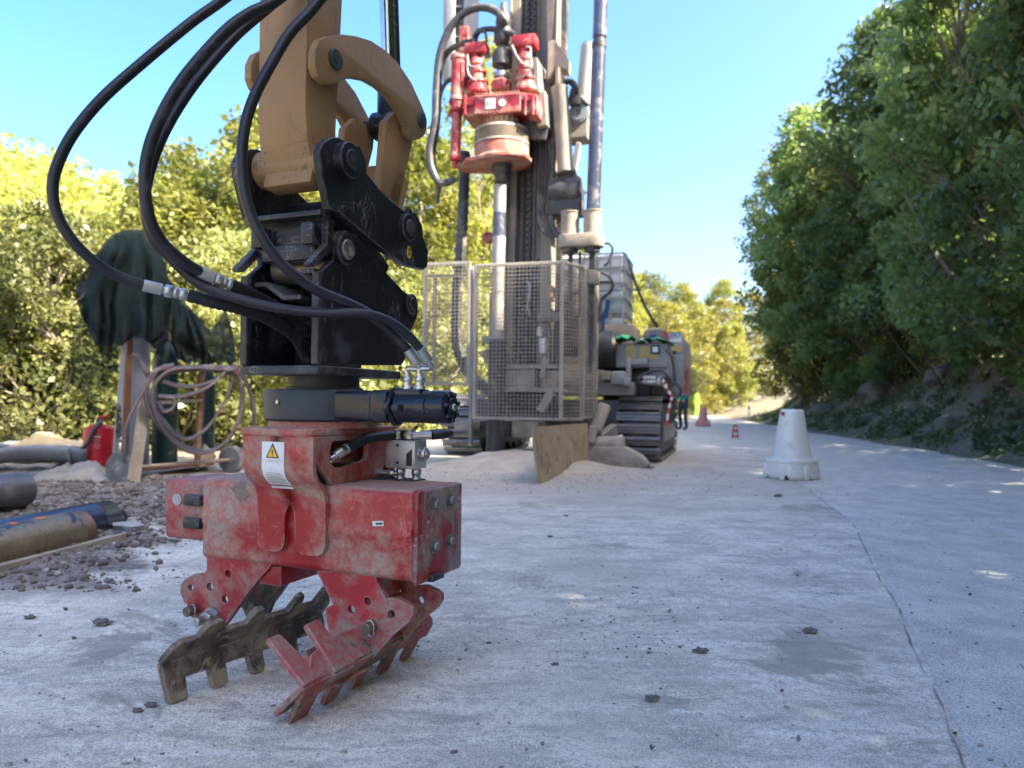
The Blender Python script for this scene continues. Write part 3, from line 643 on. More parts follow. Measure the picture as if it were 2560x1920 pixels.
mb = MB(); mb.prism(jz([(720, 330), (860, 165), (900, 60), (1105, 140), (960, 330), (890, 500), (730, 520), (690, 420)], .03), 'y', .02, .04, bev=.002); mb.build('inner_plate', M['tine'], jawL)
mb = MB(); mb.box((-.17, -.02, .265), (.22, .20, .06), bev=.006); mb.build('arm_carrier', M['red_scraped'], jawL)
def pin_with_ring(px, py, y, parent, r=.0165, ln=.032):
    c = G.at(*J(px, py), y=y); mb = MB(); mb.cyl((c.x, y - ln, c.z), (c.x, y + .03, c.z), r, n=20, bev=.002); o = mb.build('pin', M['pin'], parent)
    mb = MB(); pts = [(c.x + .002 + (r + .004) * math.cos(a) * .95, y - ln * .45 + .012 * math.sin(a * .5) - .004 * math.cos(a), c.z - .004 + (r + .0055) * math.sin(a)) for a in [k * 2 * math.pi / 22 for k in range(23)]]; mb.tube(pts, .0017, 6); mb.build('lynch_ring', M['steel'], o)
pin_with_ring(300, 455, -.14, jawL)
c = G.at(*J(420, 520), y=-.15); mb = MB(); mb.cyl((c.x, -.132, c.z), (c.x, -.145, c.z), .03, n=24); mb.hexn((c.x, -.143, c.z), (c.x, -.17, c.z), .0245); mb.cyl((c.x, -.168, c.z), (c.x, -.205, c.z), .0135, n=18, bev=.002); mb.build('nut', M['steel'], jawL)
# blades: chevron section, teeth below and prongs above, folded in x-z and running along y
def blade(parent, mat_, sgn, xc, zc, xb, xt, zt, y0, y1, teeth, prongs, zr, x_tilt=0.0, th=.014, z_lift=0.0, chamfer=.03, zb_=-.018):
    def strip(pa, pb, prof_yz):      # plate spanned between two section points pa (crease) and pb, outline in (y, t)
        t = bmesh.new(); dx, dz = pb[0] - pa[0], pb[1] - pa[1]; L = math.hypot(dx, dz); nx, nz = dz / L * th / 2, -dx / L * th / 2
        def pos(y, q, s): f = (y - y0) / (y1 - y0); return (pa[0] + dx * q + s * nx + x_tilt * f, y, pa[1] + dz * q + s * nz + z_lift * f)
        a = [t.verts.new(pos(y, q, 1)) for y, q in prof_yz]; b = [t.verts.new(pos(y, q, -1)) for y, q in prof_yz]
        for tr_ in tessellate_polygon([[Vector((y, q, 0)) for y, q in prof_yz]]):
            t.faces.new([a[i] for i in tr_]); t.faces.new([b[i] for i in tr_])
        for i in range(len(a)): t.faces.new((a[i], a[(i + 1) % len(a)], b[(i + 1) % len(a)], b[i]))
        return t
    low = [(y0, 0)]
    for a, b in teeth: low += [(a, zr), (a + .003, .9), (a + .010, 1), (b - .010, 1), (b - .002, .9), (b, zr)] if a > y0 + .001 else [(a, .05), (a + .004, .9), (a + .01, 1), (b - .008, 1), (b - .002, .92), (b, zr)]
    low += [(y1, zr), (y1, 0)]
    up = [(y0, 0), (y0 + chamfer * .4, .55), (y0 + chamfer, .72)]
    for a, b, h in prongs: up += [(a, .72), (a + .008, h * .9), (a + .014, h), (b - .012, h), (b - .003, h * .88), (b + .012, .72)]
    up += [(y1 - .01, .72), (y1, .5), (y1, 0)]
    mb = MB(); mb._merge(strip((xc, zc), (xb, zb_), low), .002, 1); mb._merge(strip((xc, zc), (xt, zt), up), .002, 1)
    return mb.build('blade', mat_, parent, smooth=30)
blade(jawL, M['tine'], 1, -.186, .09, -.156, -.128, .170, -.455, .13, [(-.455, -.392), (-.318, -.262), (-.185, -.130), (-.05, .005)], [(-.375, -.300, 1.16), (-.215, -.165, 1.2), (-.06, -.02, 1.35), (.05, .10, 1.4)], .50, x_tilt=.085, th=.018)
# right arm plates
outR = [(1268, 150), (1300, 215), (1400, 415), (1338, 442), (1345, 520), (1360, 610), (1392, 682), (1345, 720), (1420, 900), (1500, 990), (1600, 980), (1720, 830), (1870, 655), (1990, 560), (2030, 490), (2028, 440), (1990, 405), (1900, 365), (1815, 368), (1740, 222), (1735, 150)]
hr = [(1540, 455), (1671, 390), (1857, 492)]
for y0, y1 in ((-.132, -.112), (.03, .05)):
    mb = MB(); mb.prism(jz(outR, -.132), 'y', y0, y1, holes=[jhole(*h, -.132) for h in hr], bev=.002); mb.build('arm_plate', M['red_scraped'] if y0 < 0 else M['red'], jawR)
mb = MB(); mb.box((.21, -.03, .26), (.12, .16, .07), bev=.006); mb.build('arm_carrier', M['red'], jawR)
pin_with_ring(1698, 588, -.14, jawR); pin_with_ring(1565, 705, -.14, jawR, r=.0175)
blade(jawR, M['red_scraped'], -1, .268, .088, .212, .190, .175, -.415, .21, [(-.425, -.345), (-.29, -.225), (-.165, -.105), (-.03, .035), (.10, .16)], [], .42, x_tilt=.01, chamfer=.16)
for (pa, yb, wd) in (((.150, .188), -.435, .075), ((.180, .199), -.325, .09)):
    mb = MB(); t = bmesh.new()
    sec = [(pa[0], pa[1]), (.272 if yb < -.4 else .284, .090), (.182 if yb < -.4 else .245, .006 if yb < -.4 else .05)]; th = .016
    for q, (s0, s1) in enumerate(zip(sec, sec[1:])):
        d = Vector((s1[0] - s0[0], s1[1] - s0[1])).normalized(); n = Vector((-d.y, d.x)) * th / 2
        w0, w1 = (wd * .62, wd) if q == 0 else (wd, wd * .7)
        c0 = yb + (wd - w0) * .3; pts = []
        tb = bmesh.new(); vv = []
        for s in (1, -1):
            vv.append([tb.verts.new((s0[0] + s * n.x, c0, s0[1] + s * n.y)), tb.verts.new((s0[0] + s * n.x, c0 + w0, s0[1] + s * n.y)), tb.verts.new((s1[0] + s * n.x, yb + w1, s1[1] + s * n.y)), tb.verts.new((s1[0] + s * n.x, yb, s1[1] + s * n.y))])
        tb.faces.new(vv[0]); tb.faces.new(vv[1])
        for i in range(4): tb.faces.new((vv[0][i], vv[0][(i + 1) % 4], vv[1][(i + 1) % 4], vv[1][i]))
        mb._merge(tb, .003, 1)
    t.free(); mb.build('prong', M['red_scraped'], jawR)
mb = MB(); mb.prism(jz([(1340, 700), (1440, 880), (1600, 975), (1500, 1000), (1400, 960), (1330, 830)], -.20), 'y', -.29, -.12, bev=.002); mb.build('gusset', M['red_scraped'], jawR)
# ------------------------------------------------------------------ adapter frame (bolted to the gripper's rotator)
ad = empty('mount_frame'); ad.parent = gp; ad['label'] = 'black welded mounting frame above the rotator'
AX0, AX1, AY0, AY1 = -.150, .131, -.20, .24
mb = MB(); mb.prism([(AX0, AY0), (AX1 - .008, AY0), (AX1, AY0 + .008), (AX1, AY1), (AX0, AY1)], 'z', .8715, .8975, bev=.003); mb.build('base_plate', M['black_edge'], ad)
Z3 = lambda x, y: (500 + x * .4218, 550 + y * .4218)
def zx(pts, x): return [(lambda v: (v.y, v.z))(G.at(*Z3(*p), x=x)) for p in pts]
side = zx([(750, 862), (748, 312), (790, 240), (800, 150), (850, 95), (905, 90), (960, 150), (1210, 420), (1262, 455), (1290, 490), (1298, 540), (1285, 590), (1255, 660), (1215, 835), (1200, 862)], AX1)
side = [(y, max(z, .897)) for y, z in side]; side[0] = (AY0 + .006, .897); side[1] = (AY0 + .006, side[1][1])
for x0, x1 in ((AX1 - .022, AX1 - .002), (AX0 + .002, AX0 + .022)):
    mb = MB(); mb.prism(side, 'x', x0, x1, bev=.002); mb.build('side_plate', M['black'], ad)
    mb = MB(); mb.bar(((x0 + x1) / 2, AY0 + .004, .90), ((x0 + x1) / 2, AY0 + .004, side[1][1]), .026, .020, bev=.003); mb.build('weld_edge', M['black_edge'], ad)
zt = side[1][1]
mb = MB(); mb.prism([(AX0 + .02, .9), (AX0 + .02, zt - .005), (AX0 + .055, zt - .008), (AX0 + .11, zt - .055), (AX1 - .09, zt - .055), (AX1 - .05, zt - .012), (AX1 - .02, zt - .005), (AX1 - .02, .9)], 'y', .02, .04, bev=.002); mb.build('cross_web', M['black'], ad)
mb = MB(); mb.prism([(AX0 + .02, zt - .015), (AX0 + .065, zt - .015), (AX0 + .13, zt - .058), (AX1 - .09, zt - .058), (AX1 - .09, zt - .072), (AX0 + .125, zt - .072), (AX0 + .062, zt - .03), (AX0 + .02, zt - .03)], 'y', AY0 + .03, AY0 + .16, bev=.002); mb.build('saddle_plate', M['black_edge'], ad)
mb = MB(); mb.box((AX1 - .04, AY0 + .02, zt + .002), (.05, .05, .014), bev=.002); mb.build('stop_block', M['black_edge'], ad)
pA = G.at(*Z3(880, 175), x=AX1 + .015); pB = G.at(*Z3(1260, 500), x=AX1 + .01)
mb = MB(); mb.cyl((AX0 - .012, pA.y, pA.z), (AX1 + .018, pA.y, pA.z), .030, n=28, bev=.003); mb.build('front_pin', M['bolt'], ad)
for x0, x1 in ((AX1 - .001, AX1 + .012), (AX0 - .012, AX0 + .001)):
    for q_, r_ in ((pA, .046), (pB, .036)): MB().cyl((x0, q_.y, q_.z), (x1, q_.y, q_.z), r_, n=28, bev=.003).build('pin_boss', M['black'], ad)
mb = MB(); mb.cyl((AX0 - .014, pB.y, pB.z), (AX1 + .016, pB.y, pB.z), .024, n=24, bev=.002); mb.build('rear_pin', M['black'], ad)

# ------------------------------------------------------------------ quick hitch
qh = G.empty('quick_hitch'); tag(qh, 'black quick hitch coupler pinned between excavator arm and gripper frame', 'coupler')
Z2 = lambda x, y: (450 + x * .4219, y * .4219)
def z2x(pts, x): return [(lambda v: (v.y, v.z))(G.at(*Z2(*p), x=x)) for p in pts]
QX = .135
hook = z2x([(760, 1560), (770, 1585), (800, 1580), (900, 1470), (930, 1440), (1010, 1500), (1060, 1470), (1050, 1400), (985, 1365), (930, 1370)], QX - .01)
for x0, x1 in ((QX - .03, QX - .006), (-QX - .016, -QX + .010)):
    mb = MB(); mb.prism(hook, 'x', x0, x1, bev=.003); mb.build('latch_hook', M['black_edge'], qh)
plate = z2x([(850, 1245), (800, 1010), (786, 900), (810, 850), (860, 818), (905, 818), (950, 845), (1030, 870), (1072, 960), (1072, 1030), (1170, 1150), (1300, 1255), (1345, 1262), (1365, 1258), (1385, 1300), (1405, 1340), (1408, 1400), (1440, 1490), (1436, 1580), (1415, 1602), (1375, 1592), (1300, 1572), (1180, 1490), (1000, 1340), (910, 1262)], QX)
for x0, x1 in ((QX - .004, QX + .022), (-QX - .026, -QX)):
    mb = MB(); mb.prism(plate, 'x', x0, x1, bev=.003); mb.build('cheek_plate', M['black'], qh)
q1 = G.at(*Z2(1010, 950), x=QX + .045); q4 = G.at(*Z2(1345, 1350), x=QX + .03)
for s in (1, -1):
    xo = QX + .02 if s > 0 else -QX - .024
    mb = MB(); mb.cyl((xo, q1.y, q1.z), (xo + s * .03, q1.y, q1.z), .052, n=28, bev=.003); mb.build('upper_boss', M['black'], qh)
    mb = MB(); mb.cyl((xo + s * .028, q1.y, q1.z), (xo + s * .036, q1.y, q1.z), .030, n=24, bev=.002); mb.cyl((xo + s * .035, q1.y, q1.z), (xo + s * .038, q1.y, q1.z), .012, n=16); mb.build('upper_pin', M['black_edge'], qh)
    mb = MB(); mb.cyl((xo, q4.y, q4.z), (xo + s * .022, q4.y, q4.z), .045, n=28, bev=.003); mb.prism([(q4.y - .02, q4.z + .03), (q4.y + .005, q4.z + .072), (q4.y + .03, q4.z + .04), (q4.y + .05, q4.z - .02), (q4.y + .02, q4.z - .05)], 'x', xo + (.002 if s > 0 else -.02), xo + (.02 if s > 0 else -.002), bev=.003); mb.build('lower_boss', M['black'], qh)
    mb = MB(); mb.cyl((xo + s * .02, q4.y, q4.z), (xo + s * .028, q4.y, q4.z), .026, n=24, bev=.002); mb.build('lower_pin', M['black_edge'], qh)
mb = MB(); zz = G.at(*Z2(680, 1283), y=-.19).z; mb.box((0, -.185, zz), (2 * QX, .05, .014), bev=.002); mb.box((0, -.15, zz - .055), (2 * QX - .01, .03, .10), bev=.003); mb.box((.09, -.185, zz - .055), (.04, .05, .06), bev=.003); mb.box((-.09, -.185, zz - .055), (.04, .05, .06), bev=.003); mb.build('cross_member', M['black'], qh)
mb = MB(); mb.box((0, -.155, zz - .10), (.19, .05, .045), bev=.004); mb.build('wedge_block', M['black_edge'], qh)
mb = MB(); mb.box((0, .03, zz - .03), (2 * QX - .02, .30, .05), rot=(-.55, 0, 0), bev=.003); mb.build('inner_web', M['black'], qh)
mb = MB(); mb.cyl((-.115, pA.y + .005, pA.z - .052), (.115, pA.y + .005, pA.z - .052), .042, n=24, bev=.004); mb.build('lock_jaw', M['pin'], qh)
ps = G.at(*Z2(1360, 1495), x=QX + .024); mb = MB(); mb.prism([(ps.y + .013 * math.cos(a), ps.z + .021 * math.sin(a)) for a in [k * math.pi / 10 for k in range(20)]], 'x', QX + .0215, QX + .0235); st = mb.build('lifting_sticker', M['yellow'], qh)
mb = MB(); mb.tube(smooth_path([(QX + .0242, ps.y - .006, ps.z - .003), (QX + .0242, ps.y - .003, ps.z - .011), (QX + .0242, ps.y + .004, ps.z - .009), (QX + .0242, ps.y + .003, ps.z - .001), (QX + .0242, ps.y - .001, ps.z + .004), (QX + .0242, ps.y - .004, ps.z + .010), (QX + .0242, ps.y + .002, ps.z + .013), (QX + .0242, ps.y + .005, ps.z + .008)], 4), .0014, 6); mb.build('hook_symbol', M['ink'], st)

# ------------------------------------------------------------------ excavator arm
ex = G.empty('excavator_arm'); tag(ex, 'tan excavator arm with curved bucket links coming down from above', 'excavator arm')
SX = .086
frontY = lambda z: -.205 + .0 * z
a1 = G.at(*Z2(965, 0), x=SX); a2 = G.at(*Z2(925, 800), x=SX)
ztop = 3.4
def slope_y(z): f = (z - a2.z) / (a1.z - a2.z); return a2.y + (a1.y - a2.y) * f
zb = q1.z - .03
sec = [(-.205, ztop), (-.215, 1.62), (-.205, q1.z + .045), (-.180, q1.z - .02), (q1.y - .06, q1.z - .068), (q1.y, q1.z - .078), (q1.y + .055, q1.z - .05), (q1.y + .07, q1.z + .02), (slope_y(1.60), 1.60), (slope_y(ztop), ztop)]
mb = MB(); mb.prism(sec, 'x', -SX, SX, bev=.006, seg=2); stick = mb.build('stick', M['tan'], ex)
mb = MB(); mb.cyl((-QX + .002, q1.y, q1.z), (QX - .006, q1.y, q1.z), .058, n=32, bev=.003); mb.build('tip_boss', M['tan'], ex)
l1 = G.at(*Z2(912, 355), x=.125); l3 = G.at(*Z2(1425, 715), x=.125)
mb = MB(); mb.cyl((-.10, l1.y, l1.z), (.10, l1.y, l1.z), .062, n=32, bev=.004); mb.build('link_boss', M['tan'], ex)
mb = MB(); mb.cyl((-.135, l1.y, l1.z), (.137, l1.y, l1.z), .030, n=24, bev=.003); mb.cyl((.136, l1.y, l1.z), (.139, l1.y, l1.z), .013, n=6); mb.build('link_pin', M['rotator'], ex)
mb = MB(); mb.cyl((-.135, l3.y, l3.z), (.137, l3.y, l3.z), .027, n=24, bev=.003); mb.cyl((.136, l3.y, l3.z), (.139, l3.y, l3.z), .012, n=6); mb.build('link_end_pin', M['rotator'], ex)
link = z2x([(800, 300), (825, 240), (880, 212), (960, 203), (1040, 212), (1130, 240), (1220, 300), (1300, 385), (1370, 490), (1425, 610), (1455, 680), (1462, 750), (1450, 800), (1420, 825), (1385, 830), (1350, 800), (1335, 730), (1300, 650), (1240, 570), (1180, 515), (1110, 475), (1040, 462), (985, 465), (930, 490), (870, 500), (820, 455), (798, 390)], .125)
for x0, x1 in ((.100, .127), (-.127, -.100)):
    mb = MB(); mb.prism(link, 'x', x0, x1, bev=.004, seg=2); mb.build('curved_link', M['tan'], ex)
# bucket link: two flat legs joined by a web, from the link pin to the hitch
legw = z2x([(1215, 720), (1270, 660), (1330, 700), (1375, 790), (1370, 850), (1285, 1225), (1180, 1130)], .09)
for s in (1, -1):
    x0, x1 = (.066, .096) if s > 0 else (-.096, -.066)
    mb = MB(); mb.prism(legw, 'x', x0, x1, bev=.004, seg=2); mb.bar(((x0 + x1) / 2, l3.y - .06, l3.z - .2), ((x0 + x1) / 2, q4.y + .0, q4.z + .0), .03, .09, up=(0, 1, .3), bev=.004); mb.build('bucket_link_leg', M['tan'], ex)
mb = MB(); mid = (Vector((0, l3.y, l3.z)) + Vector((0, q4.y, q4.z))) / 2; dv = (Vector((0, l3.y, l3.z)) - Vector((0, q4.y, q4.z))).normalized()
mb.bar(mid - dv * .16 + Vector((0, -.015, 0)), mid + dv * .03 + Vector((0, -.015, 0)), .15, .04, up=(0, 1, .3), bev=.004); mb.build('bucket_link_web', M['tan'], ex)
mb = MB(); mb.cyl((-.06, l3.y - .0, l3.z), (.06, l3.y, l3.z), .05, n=24, bev=.004); mb.cyl((0, l3.y, l3.z - .06), (0, l3.y, l3.z + .12), .045, n=24, bev=.005); mb.build('rod_eye', M['black'], ex)
mb = MB(); pt = G.at(965, 0, x=0); k = (ztop - l3.z) / (pt.z - l3.z); mb.cyl((0, l3.y, l3.z + .08), (0, l3.y + (pt.y - l3.y) * k, ztop), .026, n=24); mb.build('cylinder_rod', M['chrome'], ex)
mb = MB(); mb.cyl((.02, l3.y + .012, l3.z + .1), (.02, l3.y + .012 + (pt.y - l3.y) * k, ztop), .017, n=12); mb.build('black_rod_side', M['black'], ex)  # black bar along the right of the chrome rod, making it two-toned

# ------------------------------------------------------------------ hoses
def hose(name, label, pts, r, mats=('rubber',), fit=None, sleeve_from=None):
    e = empty(name, (G.ox, G.oy, 0)); tag(e, label, 'hose', 'hydraulic hoses of the gripper')
    off = Vector((-G.ox, -G.oy, 0)); path = smooth_path([P(*p) for p in pts], 7)
    mb = MB(); mb.tube([p + off for p in path], r, 14); mb.build('hose_line', M[mats[0]], e); return e, off
def ferrule(e, off, a, b, r0, hexes=()):
    a, b = a + off, b + off; mb = MB(); mb.cyl(a, b, r0, n=18, bev=.001); mb.build('ferrule', M['steel'], e)
    for f0, f1, rr in hexes:
        mb = MB(); mb.hexn(a + (b - a) * f0, a + (b - a) * f1, rr); mb.build('swivel_nut', M['steel'], e)
def sleeve(e, off, pts, r, rings=0):
    path = [p + off for p in smooth_path([P(*p) for p in pts], 8)]
    mb = MB(); mb.tube(path, r, 14)
    for i in range(1, len(path) - 1, 2): mb.cyl(path[i] - (path[i + 1] - path[i]).normalized() * .004, path[i] + (path[i + 1] - path[i]).normalized() * .004, r * 1.09, n=14)
    mb.build('spiral_sleeve', M['sleeve'], e)
e, o = hose('hydraulic_hose', 'outermost black hose looping wide left with a silver coupling at its end', [(700, -110, 2.20), (557, 0, 2.10), (477, 57, 2.03), (350, 162, 1.95), (253, 249, 1.90), (181, 337, 1.87), (140, 422, 1.86), (132, 485, 1.86), (148, 548, 1.87), (186, 607, 1.89), (236, 654, 1.92), (289, 687, 1.95), (362, 714, 1.98)], .0135)
ferrule(e, o, P(358, 713, 1.98), P(405, 724, 2.0), .0155); ferrule(e, o, P(400, 723, 2.0), P(475, 740, 2.03), .010, ((.15, .42, .0175), (.45, .6, .015), (.66, .9, .0165)))
sleeve(e, o, [(470, 738, 2.03), (540, 757, 2.06), (603, 772, 2.10), (670, 797, 2.17), (736, 842, 2.26), (772, 905, 2.33)], .0165)
e, o = hose('hydraulic_hose', 'thick black hose of the middle pair ending in a silver coupling', [(800, -90, 2.12), (692, 0, 2.06), (624, 34, 2.02), (560, 82, 1.98), (464, 190, 1.93), (405, 287, 1.90), (370, 380, 1.89), (362, 464, 1.89), (372, 540, 1.90), (405, 605, 1.93), (460, 655, 1.97), (502, 681, 2.0)], .0150)
ferrule(e, o, P(498, 679, 2.0), P(535, 697, 2.02), .0168); ferrule(e, o, P(532, 695, 2.02), P(580, 715, 2.05), .011, ((.1, .45, .0185), (.5, .7, .016), (.74, .98, .0178)))
sleeve(e, o, [(578, 714, 2.05), (627, 735, 2.10), (690, 768, 2.19), (750, 810, 2.28), (800, 880, 2.36)], .0165)
pw = [Matrix.Rotation(-G.yaw, 4, 'Z') @ p + Vector((G.ox, G.oy, G.oz)) for p in ports]
e, o = hose('hydraulic_hose', 'black hose sweeping under the middle loop and across the frame to the motor', [(780, -70, 2.16), (640, 45, 2.10), (575, 105, 2.06), (490, 205, 2.01), (425, 305, 1.98), (383, 400, 1.96), (363, 500, 1.955), (378, 590, 1.97), (426, 645, 1.99), (500, 711, 2.01), (601, 748, 2.03), (702, 771, 2.04), (804, 782, 2.05), (901, 783, 2.07), (964, 799, 2.10), (1015, 833, 2.13), (1052, 874, 2.15)], .0132)
a = P(1050, 871, 2.15); b = P(1071, 905, 2.165); ferrule(e, o, a, b, .0148)
mb = MB(); mb.tube([p + o for p in smooth_path([b, P(1077, 920, 2.172), pw[1] + Vector((0, 0, .012)), pw[1] - Vector((0, 0, .012))], 5)], .008, 12); mb.build('elbow', M['steel'], e)
e, o = hose('hydraulic_hose', 'black hose running down in front of the tan stick to the motor', [(850, -60, 2.10), (800, 0, 2.06), (771, 34, 2.04), (724, 84, 2.01), (678, 160, 1.98), (640, 232, 1.96), (615, 304, 1.95), (605, 380, 1.945), (609, 464, 1.945), (629, 540, 1.95), (661, 603, 1.96), (703, 658, 1.98), (745, 694, 2.0), (795, 727, 2.03), (870, 758, 2.07), (930, 790, 2.11), (985, 838, 2.145), (1022, 876, 2.165)], .0142)
a = P(1020, 874, 2.165); b = P(1041, 908, 2.175); ferrule(e, o, a, b, .0155)
mb = MB(); mb.tube([p + o for p in smooth_path([b, P(1049, 922, 2.18), pw[0] + Vector((0, 0, .012)), pw[0] - Vector((0, 0, .012))], 5)], .008, 12); mb.build('elbow', M['steel'], e)
# ------------------------------------------------------------------ crawler drilling rig
RG = Frame(-.21, 9.69, .28); rig = RG.empty('drilling_rig')
tag(rig, 'dust-covered crawler drilling rig with a tall mast and red rotary head', 'drilling rig')
def rp(px, py, y): return RG.at(px, py, y=y)
def rz_(pts, y): return [(lambda v: (v.x, v.z))(rp(a, b, y)) for a, b in pts]
def rect(px0, py0, px1, py1, y, yb, bev=.01, mb=None):      # box whose front face fills a pixel rectangle at depth y
    a, b = rp(px0, py0, y), rp(px1, py1, y); mb = mb or MB()
    mb.box(((a.x + b.x) / 2, (y + yb) / 2, (a.z + b.z) / 2), (abs(b.x - a.x), abs(yb - y), abs(a.z - b.z)), bev=bev); return mb
K4 = lambda x, y: (1000 + x * .3977, y * .3977)
def up_to(p, q, z): k = (z - p.z) / (q.z - p.z); return p + (q - p) * k
# mast
m0, m1 = rp(1322, 1000, .55), rp(1345, 0, .55); mt = up_to(m0, m1, 7.2); mbt = up_to(m0, m1, .75)
def lean(z): return mbt + (mt - mbt) * ((z - .75) / (7.2 - .75))
mast = None; mb = MB()
for dx, wd in ((-.255, .11), (.215, .15)): mb.bar(lean(.75) + Vector((dx, 0, 0)), lean(7.2) + Vector((dx, 0, 0)), wd, .26, up=(0, 1, 0), bev=.01)
mb.bar(lean(.75) + Vector((0, .10, 0)), lean(7.2) + Vector((0, .10, 0)), .52, .06, up=(0, 1, 0))
mast = mb.build('mast', M['rig_grey'], rig)
for dx in (-.315, .295):
    mb = MB(); mb.bar(lean(.75) + Vector((dx, -.06, 0)), lean(7.2) + Vector((dx, -.06, 0)), .02, .30, up=(0, 1, 0)); mb.build('slide_rail', M['rig_grey'], mast)
mb = MB(); mb.bar(lean(.8) + Vector((.34, .12, 0)), lean(7.2) + Vector((.34, .12, 0)), .07, .12, up=(0, 1, 0)); mb.build('hose_trunking', M['rig_dark'], mast)
for z in (1.5, 2.35, 3.1): 
    mb = MB(); mb.bar(lean(z) + Vector((.10, -.045, 0)), lean(z + .35) + Vector((.10, -.045, 0)), .06, .02, up=(0, 1, 0)); mb.build('mast_slot', M['black'], mast)
# feed chain: rows of links
mb = MB(); z = 1.0; i = 0
while z < 7.1:
    c = lean(z) + Vector((-.075, -.02, 0)); 
    for dx in (-.045, .045): mb.box(c + Vector((dx, 0, 0)), (.032, .05, .062), bev=0)
    mb.cyl(c + Vector((-.075, 0, .035)), c + Vector((.075, 0, .035)), .014, n=8); z += .085
ch = mb.build('feed_chain', M['rig_dark'], rig, smooth=0); ch['kind'] = 'stuff'
mb = MB(); mb.bar(lean(1.0) + Vector((-.075, .03, 0)), lean(7.1) + Vector((-.075, .03, 0)), .19, .03, up=(0, 1, 0)); mb.build('chain_bed', M['rig_grey'], mast)
mb = MB(); a = lean(1.95) + Vector((.0, -.1, 0)); mb.tube(smooth_path([a + Vector((-.03, 0, .45)), a + Vector((0, 0, .40)), a + Vector((.01, -.02, .28)), a + Vector((-.01, -.02, .12)), a + Vector((.02, 0, 0))], 6), .018, 8); mb.build('drain_hose', M['rodlight'], rig)
# drill string and casing
d0, d1 = rp(1237, 1170, -.0), rp(1250, 440, -.0)
def ds(z): return d0 + (d1 - d0) * ((z - d0.z) / (d1.z - d0.z))
dsx = empty('drill_string'); dsx.parent = rig
mb = MB(); mb.cyl(ds(1.3), ds(3.55), .080, n=28); mb.cyl(ds(2.2), ds(2.9), .084, n=28); mb.build('drill_rod', M['rodlight'], dsx)
mb = MB(); mb.cyl(ds(2.9), ds(3.2), .083, n=28); mb.cyl(ds(3.05), ds(3.1), .088, n=28); mb.build('tool_joint', M['rig_bluegrey'], dsx)
mb = MB(); mb.cyl(ds(-.03), ds(1.6), .112, n=32); mb.build('casing', M['rig_dark'], dsx)
# rotary head
hd = empty('rotary_head'); hd.parent = rig; hd['label'] = 'red rotary head with two hydraulic motors'
KH = lambda x, y: (1080 + x * .2532, 60 + y * .2532)
def hz(pts, y): return rz_([KH(*p) for p in pts], y)
gb = hz([(300, 740), (425, 690), (865, 665), (1010, 690), (1080, 860), (1090, 950), (1020, 870), (865, 855), (650, 880), (420, 890), (300, 925)], -.25)
gb = hz([(300, 735), (425, 690), (865, 660), (1012, 680), (1040, 700), (1040, 900), (1000, 880), (865, 858), (640, 885), (420, 890), (300, 920)], -.25)
mb = MB(); mb.prism(gb, 'y', -.22, .30, bev=.012); mb.build('gearbox', M['rig_red'], hd)
fr = hz([(415, 700), (868, 672), (872, 850), (645, 880), (415, 885)], -.27)
mb = MB(); mb.prism(fr, 'y', -.25, -.205, bev=.008); fc = mb.build('gearbox_cover', M['rig_red'], hd)
for k in range(13):
    for v in (0, 1):
        p = rp(*KH(432 + k * 35, (695 - k * 2.2) if v == 0 else (880 - k * 2.2)), -.255); mb = MB(); mb.hexn(p, p + Vector((0, -.018, 0)), .015); mb.build('cover_bolt', M['rig_pink'], hd)
for px in (330, 925, 1000):
    p0, p1 = rp(*KH(px, 700), -.23), rp(*KH(px, 900), -.23); mb = MB(); mb.bar(p0, p1, .025, .05, up=(0, 1, 0), bev=.004); mb.build('gearbox_rib', M['rig_red'], hd)
for px0, px1, py in ((300, 410, 800), (870, 1010, 755)):
    mb = MB(); mb.bar(rp(*KH(px0, py), -.23), rp(*KH(px1, py - 4), -.23), .03, .03, bev=.004); mb.build('gearbox_rib', M['rig_red'], hd)
a = rp(*KH(577, 785), -.258); mb = MB(); mb.box(a, (.125, .006, .13)); pl = mb.build('number_plate', M['paper'], hd)
text('plate_text', '3', .09, Matrix.Translation(a + Vector((-.035, -.006, -.005))) @ Matrix.Rotation(R(90), 4, 'X'), M['ink'], pl)
a = rp(*KH(693, 777), -.258); mb = MB(); mb.cyl(a, a + Vector((0, -.006, 0)), .045, n=24); pl = mb.build('gear_badge', M['paper'], hd)
text('badge_text', '4', .06, Matrix.Translation(a + Vector((0, -.010, 0))) @ Matrix.Rotation(R(90), 4, 'X'), M['ink'], pl)
def motor_col(cx, top, base, cap0, cap1, capt, capb, lean_=0):
    p = rp(*KH(cx, base), -.05); q = rp(*KH(cx + lean_, top), -.05); d = q - p
    mb = MB(); prof = [(.15, 0), (.155, .03), (.12, .18), (.115, .2), (.135, .22), (.135, .27), (.10, .29), (.10, .42), (.12, .43), (.12, .47), (.075, .50), (.07, .60), (.09, .62), (.085, .74), (.06, .76), (.06, 1.0), (0, 1.0)]
    mb.lathe([(r, z * d.length) for r, z in prof], p, d, n=22); mt_ = mb.build('drive_motor', M['rig_red'], hd)
    a, b = rp(*KH(cap0, capt), -.14), rp(*KH(cap1, capb), -.14); mb = MB(); mb.box(((a.x + b.x) / 2, -.03, (a.z + b.z) / 2), (b.x - a.x, .22, a.z - b.z), bev=.012); mb.build('motor_head', M['rig_red'], hd)
    return p, q
motor_col(455, 230, 700, 318, 522, 185, 262, -25); motor_col(930, 170, 680, 790, 1015, 112, 195, -20)
